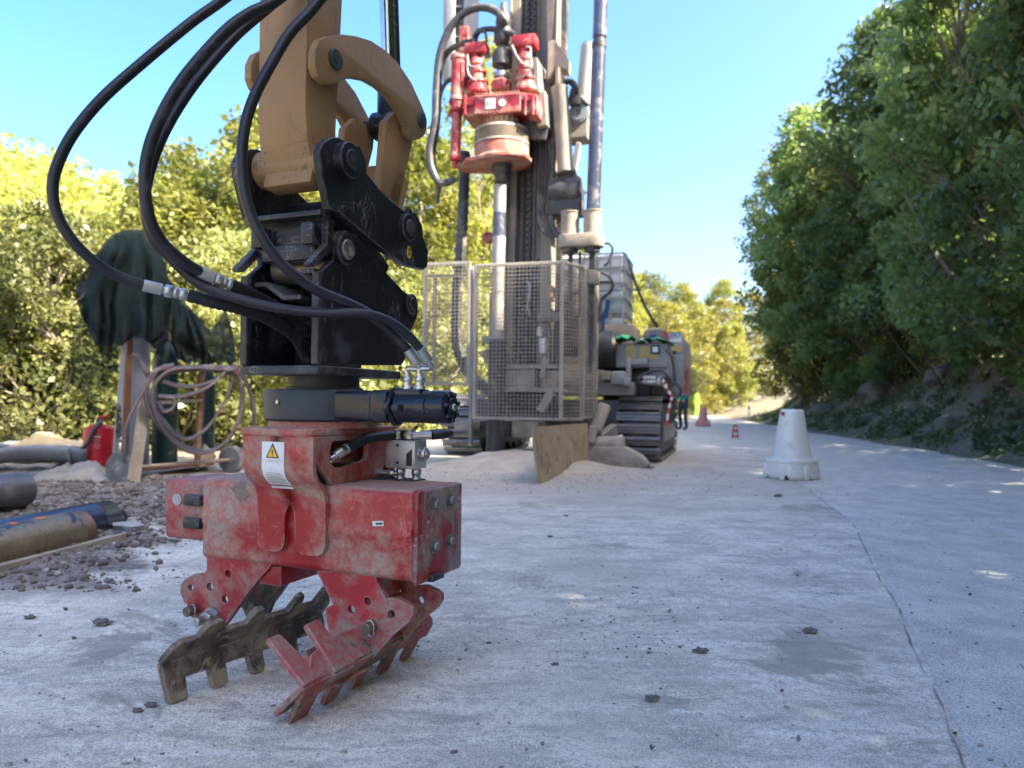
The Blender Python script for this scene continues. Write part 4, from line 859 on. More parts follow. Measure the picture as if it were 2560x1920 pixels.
for pts in ([(350, 300), (365, 400), (420, 420), (480, 410), (510, 320)], [(350, 330), (355, 470), (390, 530), (440, 560)], [(790, 210), (830, 300), (870, 360), (905, 395)], [(930, 225), (970, 235), (975, 330), (985, 430), (940, 490), (890, 525)]):
    mb = MB(); mb.tube(smooth_path([rp(*KH(*p), -.20) for p in pts], 5), .013, 8); mb.build('hose_line', M['steel'], hd)
# swivel between the motors
p = rp(*KH(685, 660), .0); q = rp(*KH(700, 130), .0)
mb = MB(); L = (q - p).length; mb.lathe([(.13, 0), (.13, .10), (.10, .13), (0, .13)], p, q - p, n=22); mb.build('swivel_base', M['rig_red'], hd)
mb = MB(); mb.lathe([(.095, .13), (.095, .22), (.06, .23), (.06, .30)] + [(.125, .31), (.13, .45), (.11, .50), (.055, .52), (.055, .57), (.09, .58), (.115, .62), (.115, .76), (.09, .80), (.10, .84), (.09, .94), (.05, 1.0), (.04, 1.1), (0, 1.1)], p, q - p, n=22); mb.build('swivel', M['rig_dark'], hd)
mb = MB(); mb.lathe([(.097, .16), (.10, .2), (.097, .22)], p, q - p, n=22); mb.build('swivel_collar', M['zinc'], hd)
# spindle, ring seal and lower skirt
sc_ = .2532 * 9.5 / F
sp0 = rp(*KH(690, 880), .02); sp1 = rp(*KH(690, 1480), .02); ax = (sp1 - sp0).normalized(); LL = (sp1 - sp0).length
mb = MB(); mb.lathe([(0, 0), (.235, 0), (.235, .04), (.225, .05), (.225, LL * .30), (0, LL * .30)], sp0, ax, n=40); mb.build('spindle', M['rig_pink'], hd)
for k in range(7):
    an = -math.pi / 2 - .9 + k * .3; c = sp0 + ax * (LL * .16) + Vector((.226 * math.cos(an), .226 * math.sin(an), 0)); mb = MB(); mb.box(c, (.022, .022, .12), bev=.003); mb.build('spindle_key', M['rig_beige'], hd)
prof = [(0, LL * .28), (.30, LL * .28), (.335, LL * .30), (.345, LL * .33)]
for k in range(6): z0 = .345 + k * .03; prof += [(.345, LL * z0), (.325, LL * (z0 + .008)), (.325, LL * (z0 + .016)), (.345, LL * (z0 + .022))]
prof += [(.35, LL * .56), (0, LL * .56)]
mb = MB(); mb.lathe(prof, sp0, ax, n=44); mb.build('ring_seal', M['rig_beige'], hd)
mb = MB(); mb.lathe([(.33, LL * .56), (.34, LL * .58), (.345, LL * .76), (.375, LL * .80), (.375, LL * .83), (.2, LL * .83)], sp0, ax, n=40); mb.build('lower_skirt', M['rig_pink'], hd)
fl = hz([(190, 1425), (330, 1330), (480, 1310), (900, 1350), (965, 1430), (900, 1450), (600, 1460), (380, 1490), (200, 1480)], -.3)
mb = MB(); mb.prism([(-.46, -.16), (-.36, -.30), (-.10, -.36), (.2, -.36), (.38, -.22), (.40, .05), (.2, .3), (-.2, .3), (-.5, .12), (-.55, -.05)], 'z', 0, .05, bev=.008, M=Matrix.Translation(sp0 + ax * (LL * .86) + Vector((-.02, 0, 0))) @ Matrix.Rotation(-.06, 4, 'Y')); mb.build('guide_flange', M['rig_pink'], hd)
mb = MB(); mb.lathe([(.13, LL * .83), (.12, LL * .95), (.10, LL * 1.05), (.095, LL * 1.15), (0, LL * 1.15)], sp0, ax, n=26); mb.build('rod_socket', M['rig_dark'], hd)
# side cylinder
c0, c1 = rp(*KH(228, 1420), -.12), rp(*KH(262, 320), -.12)
mb = MB(); L = (c1 - c0).length; mb.lathe([(.04, 0), (.04, .06 * L), (.075, .065 * L), (.08, .10 * L), (.065, .12 * L), (.065, .49 * L), (.095, .50 * L), (.095, .525 * L), (.075, .53 * L), (.075, .59 * L), (.095, .60 * L), (.095, .62 * L), (.085, .63 * L), (.085, .96 * L), (.10, .97 * L), (.10, L), (0, L)], c0, c1 - c0, n=22); mb.build('side_cylinder', M['rig_red'], hd)
mb = MB(); mb.bar(rp(*KH(170, 780), -.1), rp(*KH(300, 770), -.1), .04, .05, bev=.005); mb.bar(rp(*KH(165, 900), -.1), rp(*KH(300, 890), -.1), .04, .05, bev=.005); mb.build('cylinder_clamp', M['rig_red'], hd)
mb = MB(); c2, c3 = rp(*KH(315, 640), .05), rp(*KH(325, 35), .05); mb.bar(c2, c3, .13, .10, up=(0, 1, 0), bev=.008); mb.build('guide_post', M['rig_red'], hd)
mb = MB(); mb.bar(rp(*KH(1045, 380), .05), rp(*KH(1060, 700), .05), .05, .3, up=(0, 1, 0)); mb.bar(rp(*KH(1090, 700), .12), rp(*KH(1110, 1040), .12), .13, .25, up=(0, 1, 0), bev=.01); mb.build('carriage', M['rig_grey'], hd)
mb = MB(); mb.bar(rp(*KH(900, 1030), .15), rp(*KH(1150, 1060), .15), .12, .25, bev=.01); mb.build('carriage_foot', M['rig_dark'], hd)
# left guard panels
mb = MB(); a, b = rp(*K4(258, 560), .45), rp(*K4(338, 0), .45); mb.box(((a.x + b.x) / 2 + .01, .5, (a.z + 7) / 2 + .1), (b.x - a.x, .1, 7 - a.z), bev=.03); a, b = rp(*K4(388, 640), .45), rp(*K4(480, 0), .45); mb.box(((a.x + b.x) / 2, .52, (a.z + 7) / 2), (b.x - a.x, .1, 7 - a.z), bev=.02); mb.build('mast_guard', M['rig_light'], rig)
mb = MB(); a, b = rp(*K4(338, 640), .5), rp(*K4(388, 0), .5); mb.box(((a.x + b.x) / 2, .56, (a.z + 7) / 2), (b.x - a.x, .06, 7 - a.z)); mb.build('guard_slot', M['rig_dark'], rig)
for y in (40, 130, 230, 330, 430): 
    a, b = rp(*K4(340, y), .5), rp(*K4(388, y), .5); mb = MB(); mb.bar(a, b, .02, .02); mb.build('guard_rung', M['rig_light'], rig)
# big hoses on the left of the head
def rig_hose(pts, r, y=-.15, mt_='rig_dark', name='feed_hose', parent=None):
    mb = MB(); mb.tube(smooth_path([rp(*K4(*p[:2]), p[2] if len(p) > 2 else y) for p in pts], 6), r, 10); return mb.build(name, M[mt_], parent or rig)
rig_hose([(665, 190, .1), (650, 130), (620, 85), (560, 52), (480, 50), (400, 85), (330, 155), (275, 260), (245, 370), (232, 500), (225, 620), (222, 740), (205, 840), (188, 930), (190, 1020), (215, 1100), (250, 1150), (300, 1145), (345, 1125)], .048)
rig_hose([(480, 260), (420, 265), (350, 290), (290, 340), (255, 430), (245, 560), (240, 720), (225, 860), (205, 960), (215, 1060), (240, 1130), (290, 1160)], .035, -.05)
rig_hose([(430, 490), (370, 480), (300, 510), (258, 580), (240, 700), (215, 860), (180, 960), (178, 1040), (205, 1110), (240, 1165), (235, 1280)], .026, -.1)
rig_hose([(470, 240), (500, 195), (580, 182), (650, 200), (720, 215)], .035, -.08)
rig_hose([(460, 270), (470, 215), (530, 200), (545, 260)], .018, -.12)
# ribbed suction hose
sh_pts = smooth_path([rp(*q, .25) for q in ((1162, 380), (1160, 470), (1156, 560), (1150, 650), (1142, 740), (1140, 820), (1150, 890), (1180, 940), (1240, 990))], 9)
mb = MB(); rr = [(.078 if (i % 2) else .066) for i in range(len(sh_pts))]; mb.tube(sh_pts, rr, 14); mb.build('suction_hose', M['rig_dark'], rig)
a = rp(*K4(555, 1495), .6); mb = MB(); mb.lathe([(0, -.06), (.075, -.05), (.085, 0), (.07, .05), (0, .06)], a, (0, -1, 0), n=18); mb.build('stop_button', M['rig_red'], rig)
# rod holder and spare drill rod on the right
RD = empty('rod_holder'); RD.parent = rig; RD['label'] = 'beige twin-cup rod holder'
cL, cR = rp(1425, 590, .15), rp(1481, 590, .15); zt_ = rp(1481, 527, .15).z
for c in (cL, cR):
    mb = MB(); mb.lathe([(0, -.02), (.115, -.02), (.112, zt_ - c.z - .02), (.122, zt_ - c.z - .015), (.122, zt_ - c.z), (.095, zt_ - c.z), (.095, .05), (0, .05)], c, n=30); mb.build('cup', M['rig_beige'], RD)
b0 = rp(1452, 604, .15); mb = MB(); pts = circle2(cL.x - .0, .15, .15, 12, R(90), R(270), True) + circle2(cR.x + .0, .15, .15, 12, R(-90), R(90), True); zlo = rp(1452, 620, .15).z; mb.prism(pts, 'z', zlo, cL.z + .002, bev=.015, seg=2); mb.build('holder_base', M['rig_beige'], RD)
for c in (cL, cR):
    mb = MB(); mb.cyl((c.x, .15, zlo - .055), (c.x, .15, zlo + .002), .10, n=26); mb.build('holder_drain', M['rig_dark'], RD)
mb = MB(); mb.bar((cL.x - .02, .30, zlo - .02), (cL.x - .02, .3, 1.9), .05, .05); mb.bar((cL.x + .1, .30, zlo - .02), (cL.x + .1, .3, 1.9), .03, .03); mb.bar((cR.x - .02, .3, zlo + .05), (cR.x - .05, .3, 1.2), .07, .07); mb.build('holder_post', M['rig_dark'], RD)
r1 = rp(1502, 0, .15); r0 = Vector((cR.x, .15, cR.z + .06)); rt = up_to(r0, r1, 7.0)
def rod(z): return up_to(r0, r1, z)
zc = rp(1495, 100, .15).z
mb = MB(); mb.cyl(r0, rod(zc - .03), .086, n=28); mb.cyl(rod(zc + .03), rod(7.0), .086, n=28); spare = mb.build('spare_rod', M['rig_bluegrey'], RD); 
mb = MB(); mb.lathe([(.086, 0), (.076, .03), (.076, .09), (.086, .12)], rod(zc - .06), rt - r0, n=28); mb.cyl(rod(zc - .10), rod(zc - .04), .092, n=28); mb.build('rod_joint', M['rig_dark'], RD)
# tilt cylinder and brackets between mast and rod
c0, c1 = rp(*K4(1042, 1085), .2), rp(*K4(1002, 550), .2); L = (c1 - c0).length; mb = MB(); mb.lathe([(0, 0), (.105, 0), (.108, .02), (.103, .04), (.103, L - .03), (.108, L - .02), (.108, L), (0, L)], c0, c1 - c0, n=26); tc_ = mb.build('tilt_cylinder', M['rig_grey'], rig)
mb = MB(); mb.cyl(c1 - (c1 - c0) * .02, rp(*K4(996, 430), .2), .045, n=16); mb.build('cylinder_rod', M['rig_beige'], tc_)
brk = rz_([K4(*p) for p in ((935, 280), (975, 260), (1030, 330), (1058, 370), (1055, 452), (1010, 440), (985, 430), (960, 500), (930, 520))], .25)
mb = MB(); mb.prism(brk, 'y', .18, .42, bev=.012); mb.build('crown_bracket', M['rig_beige'], rig)
mb = MB(); mb.prism(rz_([K4(*p) for p in ((925, 0), (975, 0), (968, 150), (960, 300), (930, 310))], .35), 'y', .3, .45, bev=.01); mb.build('mast_hanger', M['rig_beige'], rig)
mb = MB(); mb.prism(rz_([K4(*p) for p in ((1070, 745), (1180, 690), (1190, 760), (1175, 870), (1100, 880), (920, 890), (925, 800), (1000, 790))], .5), 'y', .45, .75, bev=.02); mb.build('pivot_arm', M['rig_grey'], rig)
a = rp(*K4(1125, 705), .42); mb = MB(); mb.cyl(a, a + Vector((0, .3, 0)), .135, n=28, bev=.01); mb.cyl(a - Vector((0, .012, 0)), a, .10, n=28); mb.build('pivot_hub', M['rig_light'], rig)
mb = MB(); mb.cyl(a - Vector((0, .02, 0)), a - Vector((0, .01, 0)), .035, n=12)
mb.build('hub_cap', M['rig_dark'], rig)
c0, c1 = rp(*K4(1150, 680), .75), rp(*K4(1185, 290), .75); mb = MB(); mb.cyl(c0, c1, .10, n=24, bev=.01); mb.cyl(c1 - (c1 - c0) * .02, c1 + (c1 - c0) * .03, .09, n=24); mb.build('boom_cylinder', M['rig_light'], rig)
rig_hose([(1020, 545, .25), (1045, 510, .25), (1085, 512, .3), (1110, 550, .3), (1120, 590, .35), (1160, 640, .4), (1185, 665, .45)], .028)
rig_hose([(1025, 540, .3), (1060, 520, .3), (1095, 560, .32), (1100, 620, .35), (1095, 650, .4)], .02)
mb = MB(); a = rp(*K4(1105, 615), .4); mb.box(a, (.16, .14, .20), rot=(0, .2, 0), bev=.02); mb.build('valve_cluster', M['rig_dark'], rig)
mb = MB(); mb.bar(rp(*K4(1010, 1090), .3), rp(*K4(1100, 1100), .3), .16, .16, bev=.02); mb.prism(rz_([K4(*p) for p in ((1045, 1190), (1110, 1090), (1120, 1130), (1105, 1260), (1060, 1280))], .28), 'y', .2, .4, bev=.01); mb.build('cylinder_foot', M['rig_dark'], rig)
mb = MB(); a = rp(*K4(1030, 1200), .3); mb.cyl(a + Vector((-.18, 0, 0)), a + Vector((.22, 0, 0)), .17, n=24, bev=.02); mb.box(rp(*K4(1040, 1290), .35), (.45, .3, .3), bev=.03); mb.build('winch', M['rig_dark'], rig)
mb = MB(); mb.prism(rz_([K4(*p) for p in ((925, 890), (1000, 880), (1000, 1000), (975, 1075), (950, 1040))], .4), 'y', .35, .5, bev=.01); mb.build('gusset_plate', M['rig_beige'], rig)
mb = MB(); mb.bar(rp(*K4(1125, 900), .5), rp(*K4(1085, 1130), .5), .07, .10, up=(0, 1, 0), bev=.01); mb.bar(rp(*K4(1165, 1200), .55), rp(*K4(1100, 1270), .55), .05, .05); mb.build('strut', M['rig_light'], rig)
for k, x in enumerate((890, 905, 920, 962)):
    rig_hose([(x - 8, 620 + k * 30, .35), (x, 800, .3), (x - 12 + k * 3, 1100, .3), (x - 20 + 2 * k, 1350, .25), (x + 15, 1460, .2), (x + 70, 1490, .2)], .017 if k < 3 else .04, name='mast_hose')
rig_hose([(870, 460, .2), (890, 440, .2), (910, 460, .2), (905, 500, .2)], .035, name='mast_hose')
# lower drill table seen through the cage
KC = lambda x, y: (1160 + x * .2772, 640 + y * .2772)
def crect(x0, y0, x1, y1, y, yb, name, m_, bev=.012):
    mb = rect(*KC(x0, y0), *KC(x1, y1), y, yb, bev); return mb.build(name, M[m_], rig)
crect(355, 1010, 640, 1195, .05, .5, 'clamp_body', 'rig_beige'); crect(700, 1030, 830, 1190, .05, .5, 'clamp_body', 'rig_beige'); crect(640, 1050, 712, 1190, .15, .45, 'clamp_centre', 'rig_dark')
crect(340, 1190, 860, 1225, 0, .5, 'table_beam', 'rig_beige'); crect(380, 985, 840, 1015, .02, .5, 'table_beam', 'rig_beige')
crect(400, 1225, 760, 1410, .35, .5, 'under_table', 'black'); crect(160, 720, 292, 780, .1, .35, 'side_block', 'rig_light'); crect(230, 330, 330, 990, .35, .6, 'inner_column', 'rig_grey')
mb = MB(); mb.bar(rp(*KC(790, 1230), 0), rp(*KC(690, 1400), 0), .10, .12, up=(0, 1, 0), bev=.01); mb.bar(rp(*KC(735, 920), 0), rp(*KC(705, 1100), 0), .06, .06); mb.build('link_bar', M['rig_beige'], rig)
crect(660, 520, 870, 580, .2, .4, 'cross_tie', 'rig_grey'); crect(755, 270, 800, 400, .15, .3, 'gauge_block', 'rig_pink'); crect(680, 740, 728, 880, .05, .2, 'white_filter', 'white_plastic'); crect(655, 640, 690, 720, .05, .2, 'white_filter', 'white_plastic')
crect(600, 100, 660, 960, .5, .62, 'inner_post', 'black'); crect(860, 120, 1010, 900, .6, .8, 'inner_post', 'rig_dark')
crect(430, 1490, 665, 1640, .1, .5, 'base_block', 'rig_beige'); crect(-90, 1490, 60, 1575, .3, .8, 'base_block', 'rig_beige'); crect(50, 1480, 420, 1640, .7, 1.2, 'base_block', 'rig_dark')
mb = MB(); mb.prism(rz_([KC(*p) for p in ((135, 860), (215, 845), (210, 985))], -.02), 'y', -.05, -.02); mb.build('shim_plate', M['wood'], rig)
# protective cage: framed wire panels
def panel(pa, pb, z0a, z1a, name, cell=.047, cover=.046, z0b=None, z1b=None):
    e = empty(name); e.parent = rig; z0b = z0a if z0b is None else z0b; z1b = z1a if z1b is None else z1b
    pa, pb = Vector((*pa, 0)), Vector((*pb, 0)); u = (pb - pa).normalized(); L = (pb - pa).length; n = Vector((u.y, -u.x, 0))
    Z = lambda f, lo: (z0a + (z0b - z0a) * f) if lo else (z1a + (z1b - z1a) * f)
    for f in (0, 1):
        q = pa + (pb - pa) * f; mb = MB(); mb.bar(q + Vector((0, 0, Z(f, 1) - .02)), q + Vector((0, 0, Z(f, 0) + .02)), cover, cover, up=n, bev=.006); mb.build('frame_post', M['rig_mesh'], e)
    for lo in (1, 0):
        mb = MB(); mb.bar(pa + Vector((0, 0, Z(0, lo))), pb + Vector((0, 0, Z(1, lo))), cover * .8, cover, up=n, bev=.006); mb.build('frame_rail', M['rig_mesh'], e)
    mb = MB(); k = cell
    while k < L - .01: f = k / L; q = pa + u * k + n * .028; mb.bar(q + Vector((0, 0, Z(f, 1))), q + Vector((0, 0, Z(f, 0))), .0055, .0055, up=n); k += cell
    H = z1a - z0a; k = cell
    while k < H: f = k / H; mb.bar(pa + n * .034 + Vector((0, 0, z0a + f * (z1a - z0a))), pb + n * .034 + Vector((0, 0, z0b + f * (z1b - z0b))), .0055, .0055, up=n); k += cell
    o = mb.build('wire_mesh', M['rig_mesh'], e, smooth=0); return e
pz0, pz1 = rp(1396, 1048, -.27).z, rp(1410, 656, -.27).z
xr = rp(1404, 850, -.27).x; xl = rp(1188, 850, -.27).x
panel((xl, -.27), (xr, -.27), pz0, pz1, 'cage_panel')
x2 = RG.at(1456, 850, y=.08).x; panel((xr, -.27), (x2, .08), pz0, pz1, 'cage_panel')
panel((x2 + .01, .09), (RG.at(1490, 850, y=.75).x, .75), pz0 + .02, pz1 - .02, 'cage_panel')
xa, xb = RG.at(1062, 800, y=-.02).x, RG.at(1172, 800, y=-.02).x
panel((xa, -.02), (xb, -.02), rp(1165, 960, -.02).z, rp(1180, 657, -.02).z, 'cage_panel')
mb = MB(); mb.bar((xa, -.0, rp(1120, 690, 0).z), (xb, -.0, rp(1120, 690, 0).z), .06, .03); mb.bar((xa + .12, .02, rp(1120, 960, 0).z), (xa + .12, .02, rp(1120, 690, 0).z), .04, .03); mb.build('door_brace', M['rig_grey'], rig)
mb = MB(); mb.bar((xl - .07, -.2, pz0 - .35), (xl - .07, -.2, pz1 - .03), .035, .06, up=(0, 1, 0)); mb.build('hinge_post', M['rig_grey'], rig)
mb = rect(*KC(1110, 125), *KC(1200, 245), .1, .3, .02); mb.build('junction_box', M['rig_beige'], rig)
for pts in ([(1260, 90), (1300, 60), (1320, 10), (1340, -60), (1310, -110), (1250, -110)], [(1240, 150), (1300, 180), (1340, 240), (1330, 300), (1280, 360), (1230, 430), (1215, 600)], [(1200, 240), (1300, 235), (1345, 260), (1320, 330), (1240, 400), (1225, 700)]):
    mb = MB(); mb.tube(smooth_path([rp(*KC(*p), .35) for p in pts], 6), .016, 8); mb.build('control_cable', M['rig_dark'], rig)
mb = MB(); mb.tube(smooth_path([rp(*KC(*p), .5) for p in ((1300, 400), (1290, 480), (1255, 560), (1245, 680))], 5), .03, 8); mb.build('blue_hose', M['blue'], rig)
# crawler tracks
def track(x0, x1, y0, L, Ht, name):
    e = empty(name); e.parent = rig; r = Ht / 2 - .03; ya, yb = y0 + r + .02, y0 + L - r
    n = 46; per = 2 * (yb - ya) + 2 * math.pi * r; me = None
    def pos(s):
        if s < yb - ya: return (ya + s, Ht - .02), 0
        s -= yb - ya
        if s < math.pi * r: a = s / r; return (yb + r * math.sin(a), Ht / 2 + .0 + (r + .01) * math.cos(a)), a
        s -= math.pi * r
        if s < yb - ya: return (yb - s, .02), math.pi
        s -= yb - ya; a = s / r; return (ya - r * math.sin(a), Ht / 2 - (r + .01) * math.cos(a)), math.pi + a
    xm = (x0 + x1) / 2; wd = x1 - x0
    for k in range(n):
        (y, z), a = pos(per * k / n)
        if me is None:
            mb = MB(); mb.prism([(-.062, -.012), (.062, -.012), (.066, .0), (.056, .012), (.040, .030), (.028, .030), (.022, .012), (-.005, .012), (-.012, .024), (-.022, .024), (-.028, .012), (-.062, .010)], 'x', -wd / 2, wd / 2, bev=0)
            mb.box((-wd * .08, .018, .014), (.05, .03, .012)); o = mb.build('track_shoe', M['track'], e); me = o.data
        else: o = bpy.data.objects.new('track_shoe', me); COL.objects.link(o); o.parent = e
        o.location = (xm, y, z); o.rotation_euler = (-a, 0, 0)
    mb = MB(); mb.prism([(ya - .05, .14), (ya - .05, Ht - .22), (ya + .15, Ht - .10), (yb - .15, Ht - .10), (yb + .05, Ht - .22), (yb + .05, .14)], 'x', x0 + .10, x1 - .012, bev=.01); mb.build('track_frame', M['rig_dark'], e)
    mb = MB(); mb.box((x1 - .004, (ya + yb) / 2, Ht * .42), (.02, (yb - ya) * .8, Ht * .26), bev=.008); mb.build('side_plate', M['rig_light'], e)
    for yc, nm in ((ya, 'idler_wheel'), (yb, 'drive_sprocket')):
        mb = MB(); mb.cyl((x0 + .08, yc, Ht / 2), (x1 - .03, yc, Ht / 2), r - .035, n=24, bev=.02); mb.build(nm, M['rig_dark'], e)
    for k in range(6):
        y = ya + (yb - ya) * (k + .5) / 6; mb = MB(); mb.cyl((x1 - .12, y, .12), (x1 - .02, y, .12), .075, n=16, bev=.01); mb.build('road_roller', M['rig_dark'], e)
tr = RG.at(1649, 1161, z=.0); TX1, TY = tr.x, tr.y; HT = .93
track(TX1 - .60, TX1, TY, 3.4, HT, 'track'); track(-1.32, -.72, TY + .2, 3.2, HT, 'track')
# chassis and superstructure
KR = lambda x, y: (1480 + x * .3618, 600 + y * .3618)
def rrect(x0, y0, x1, y1, y, dep, name, m_, bev=.015, parent=None):
    mb = rect(*KR(x0, y0), *KR(x1, y1), y, y + dep, bev); return mb.build(name, M[m_], parent or rig)
mb = MB(); mb.box(((TX1 - 1.32) / 2, 2.6, .62), (TX1 + .2, 2.4, .5), bev=.03); mb.build('chassis', M['rig_dark'], rig)
mb = MB(); mb.box((TX1 / 2 - .5, 2.7, 1.02), (TX1 + .3, 2.8, .18), bev=.02); mb.build('deck', M['rig_grey'], rig)
mb = MB(); mb.prism([(TX1 - .75, HT + .02), (TX1 - .55, HT + .14), (TX1 - .02, HT + .14), (TX1 + .05, HT + .05), (TX1 + .05, HT + .02)], 'y', TY + .5, TY + 3.2, bev=.01); mb.build('fender', M['rig_dark'], rig)
cb = empty('control_cabinet'); cb.parent = rig
rrect(165, 718, 525, 880, 1.35, .9, 'cabinet_box', 'rig_light', .02, cb); rrect(395, 800, 530, 960, 1.4, .7, 'cabinet_leg', 'rig_light', .02, cb)
for x0, y0, x1, y1 in ((237, 727, 303, 815), (332, 735, 395, 780), (332, 783, 395, 815), (390, 790, 455, 825)): rrect(x0, y0, x1, y1, 1.342, .008, 'warning_label', 'yellow_dusty', 0, cb)
rrect(408, 728, 465, 785, 1.30, .06, 'pressure_gauge', 'ink', .01, cb); rrect(418, 738, 456, 775, 1.293, .008, 'gauge_face', 'white_plastic', 0, cb)
rrect(235, 815, 268, 960, 1.25, .1, 'support_arm', 'rig_light', .01); rrect(255, 820, 385, 862, 1.28, .2, 'support_arm', 'rig_light', .01); rrect(125, 905, 230, 1000, 1.2, .3, 'step_box', 'rig_light', .03); rrect(215, 945, 258, 1005, 1.15, .2, 'step_box', 'rig_light', .01); rrect(60, 905, 125, 965, 1.2, .3, 'side_beam', 'wood', .01)
rrect(80, 880, 400, 1110, 1.7, .5, 'lower_housing', 'black', .02)
vbk = empty('valve_bank'); vbk.parent = rig
rrect(350, 935, 440, 1000, 1.25, .25, 'valve_body', 'rig_dark', .01, vbk)
for k in range(4):
    for j in range(2):
        p = rp(*KR(365 + k * 22, 950 + j * 28), 1.24); mb = MB(); mb.hexn(p, p + Vector((0, -.05, 0)), .028); mb.build('valve_spool', M['zinc'], vbk)
p = rp(*KR(462, 945), 1.25); q = rp(*KR(462, 1000), 1.25); mb = MB(); mb.cyl(q, p, .055, n=18, bev=.01); mb.build('filter_can', M['zinc'], vbk)
for pts in ([(320, 960), (350, 930), (420, 905), (490, 905), (520, 940), (510, 990)], [(330, 985), (370, 990), (420, 1000), (480, 1010)], [(540, 985), (590, 1000), (615, 1040), (605, 1075)], [(510, 760), (540, 790), (560, 860), (570, 940), (575, 1000)], [(500, 960), (530, 940), (545, 990), (560, 1050)]):
    mb = MB(); mb.tube(smooth_path([rp(*KR(*p), 1.2) for p in pts], 5), .02, 8); mb.build('hydraulic_line', M['rig_dark'], rig)
# engine cabinet with sign
eng = empty('engine_cabinet'); eng.parent = rig
a, b = rp(*KR(525, 640), 2.2), rp(*KR(628, 1060), 2.2)
mb = MB(); mb.prism([(a.x, b.z), (b.x, b.z), (b.x, a.z - .06), (b.x - .05, a.z), (a.x, a.z)], 'y', 2.2, 4.2, bev=.03, seg=2); mb.build('cabinet_shell', M['rig_light'], eng)
rrect(534, 640, 618, 705, 2.19, .008, 'maker_plate', 'paper', 0, eng); pp = rp(*KR(576, 660), 2.18)
text('maker_text', 'URM', .13, Matrix.Translation((pp.x, 2.185, pp.z)) @ Matrix.Rotation(R(90), 4, 'X'), M['blue'], eng)
rrect(552, 740, 622, 775, 2.19, .008, 'warning_label', 'yellow_dusty', 0, eng); rrect(560, 720, 595, 738, 2.19, .008, 'warning_label', 'yellow_dusty', 0, eng); rrect(552, 765, 582, 782, 2.18, .03, 'door_latch', 'ink', .004, eng)
mb = MB(); mb.box((b.x + .003, 3.1, b.z + .20), (.008, 1.0, .42)); mb.build('red_panel', M['rig_red'], eng)
mb = MB(); mb.box((b.x + .003, 3.0, a.z - .55), (.012, .12, .06)); mb.build('vent', M['black'], eng)
mb = MB(); mb.prism(rz_([KR(*p) for p in ((350, 720), (352, 640), (375, 612), (480, 600), (520, 640), (530, 720))], 2.0), 'y', 2.0, 2.9, bev=.03); mb.build('tool_hood', M['rig_grey'], rig)
mb = MB(); mb.prism(rz_([KR(*p) for p in ((490, 620), (520, 635), (535, 700), (515, 690))], 1.98), 'y', 1.96, 1.98); mb.build('hazard_stripe', M['rig_red'], rig)
rrect(400, 645, 440, 675, 1.9, .15, 'blue_cap', 'blue', .02)
# hose reel drum and clutter
a = rp(*KR(80, 770), 1.3); mb = MB(); mb.lathe([(0, 0), (.24, 0), (.27, .03), (.27, .26), (.24, .30), (0, .30)], a + Vector((-.15, .1, .02)), (1, .1, 0), n=32); mb.build('hose_drum', M['black'], rig)
# outrigger with foot, front right
og = empty('outrigger'); og.parent = rig
f0 = RG.at(1470, 1170, z=.0); f1 = RG.at(1630, 1168, z=.0); fy = f0.y
mb = MB(); mb.prism([(f0.x - .5, .02), (f1.x - .02, .02), (f1.x, .06), (f1.x - .10, .17), (f1.x - .30, .27), (f0.x - .5, .27)], 'y', fy + .02, fy + .34, bev=.015, seg=2); mb.build('foot_shell', M['rig_beige'], og)
mb = MB(); mb.cyl((f0.x - .5, fy + .18, .29), (f1.x - .32, fy + .18, .29), .11, n=24, bev=.02); mb.build('foot_tube', M['rig_beige'], og)
for k in range(4): 
    mb = MB(); mb.box((f0.x - .35 + k * .33, fy + .015, .07), (.03, .02, .13), bev=.003); mb.build('foot_rib', M['rig_beige'], og)
mb = MB(); mb.box(((f0.x + f1.x) / 2 - .2, fy + .18, .012), (1.25, .36, .022)); mb.build('foot_plate', M['rig_dark'], og)
c0, c1 = rp(1488, 1075, .45), rp(1512, 1012, .55); mb = MB(); mb.cyl(c0, c1, .085, n=22, bev=.01); mb.build('leg_cylinder', M['rig_beige'], og)
mb = MB(); mb.bar(rp(1478, 1090, .4), rp(1500, 1050, .5), .12, .14, up=(0, 1, 0), bev=.02); mb.bar(rp(1500, 1100, .5), rp(1536, 1072, .8), .10, .16, bev=.02); mb.bar(rp(1478, 1110, .35), rp(1482, 1065, .4), .10, .10, up=(0, 1, 0), bev=.02); mb.build('leg_arm', M['rig_grey'], og)
# barrier tape hanging from the rig, red and white bands
tp = [rp(*KR(*p), 1.0) for p in ((490, 965), (505, 1000), (530, 1045), (552, 1085), (540, 1130), (525, 1200), (515, 1290))]; path = smooth_path(tp, 4)
for i in range(0, len(path) - 1):
    if i % 2: continue
    a, b = path[i], path[min(i + 2, len(path) - 1)]; mb = MB(); mb.bar(a, b, .032, .003, up=(0, 1, 0)); mb.build('tape_band', M['tape_red' if (i // 2) % 2 else 'tape_white'], rig)

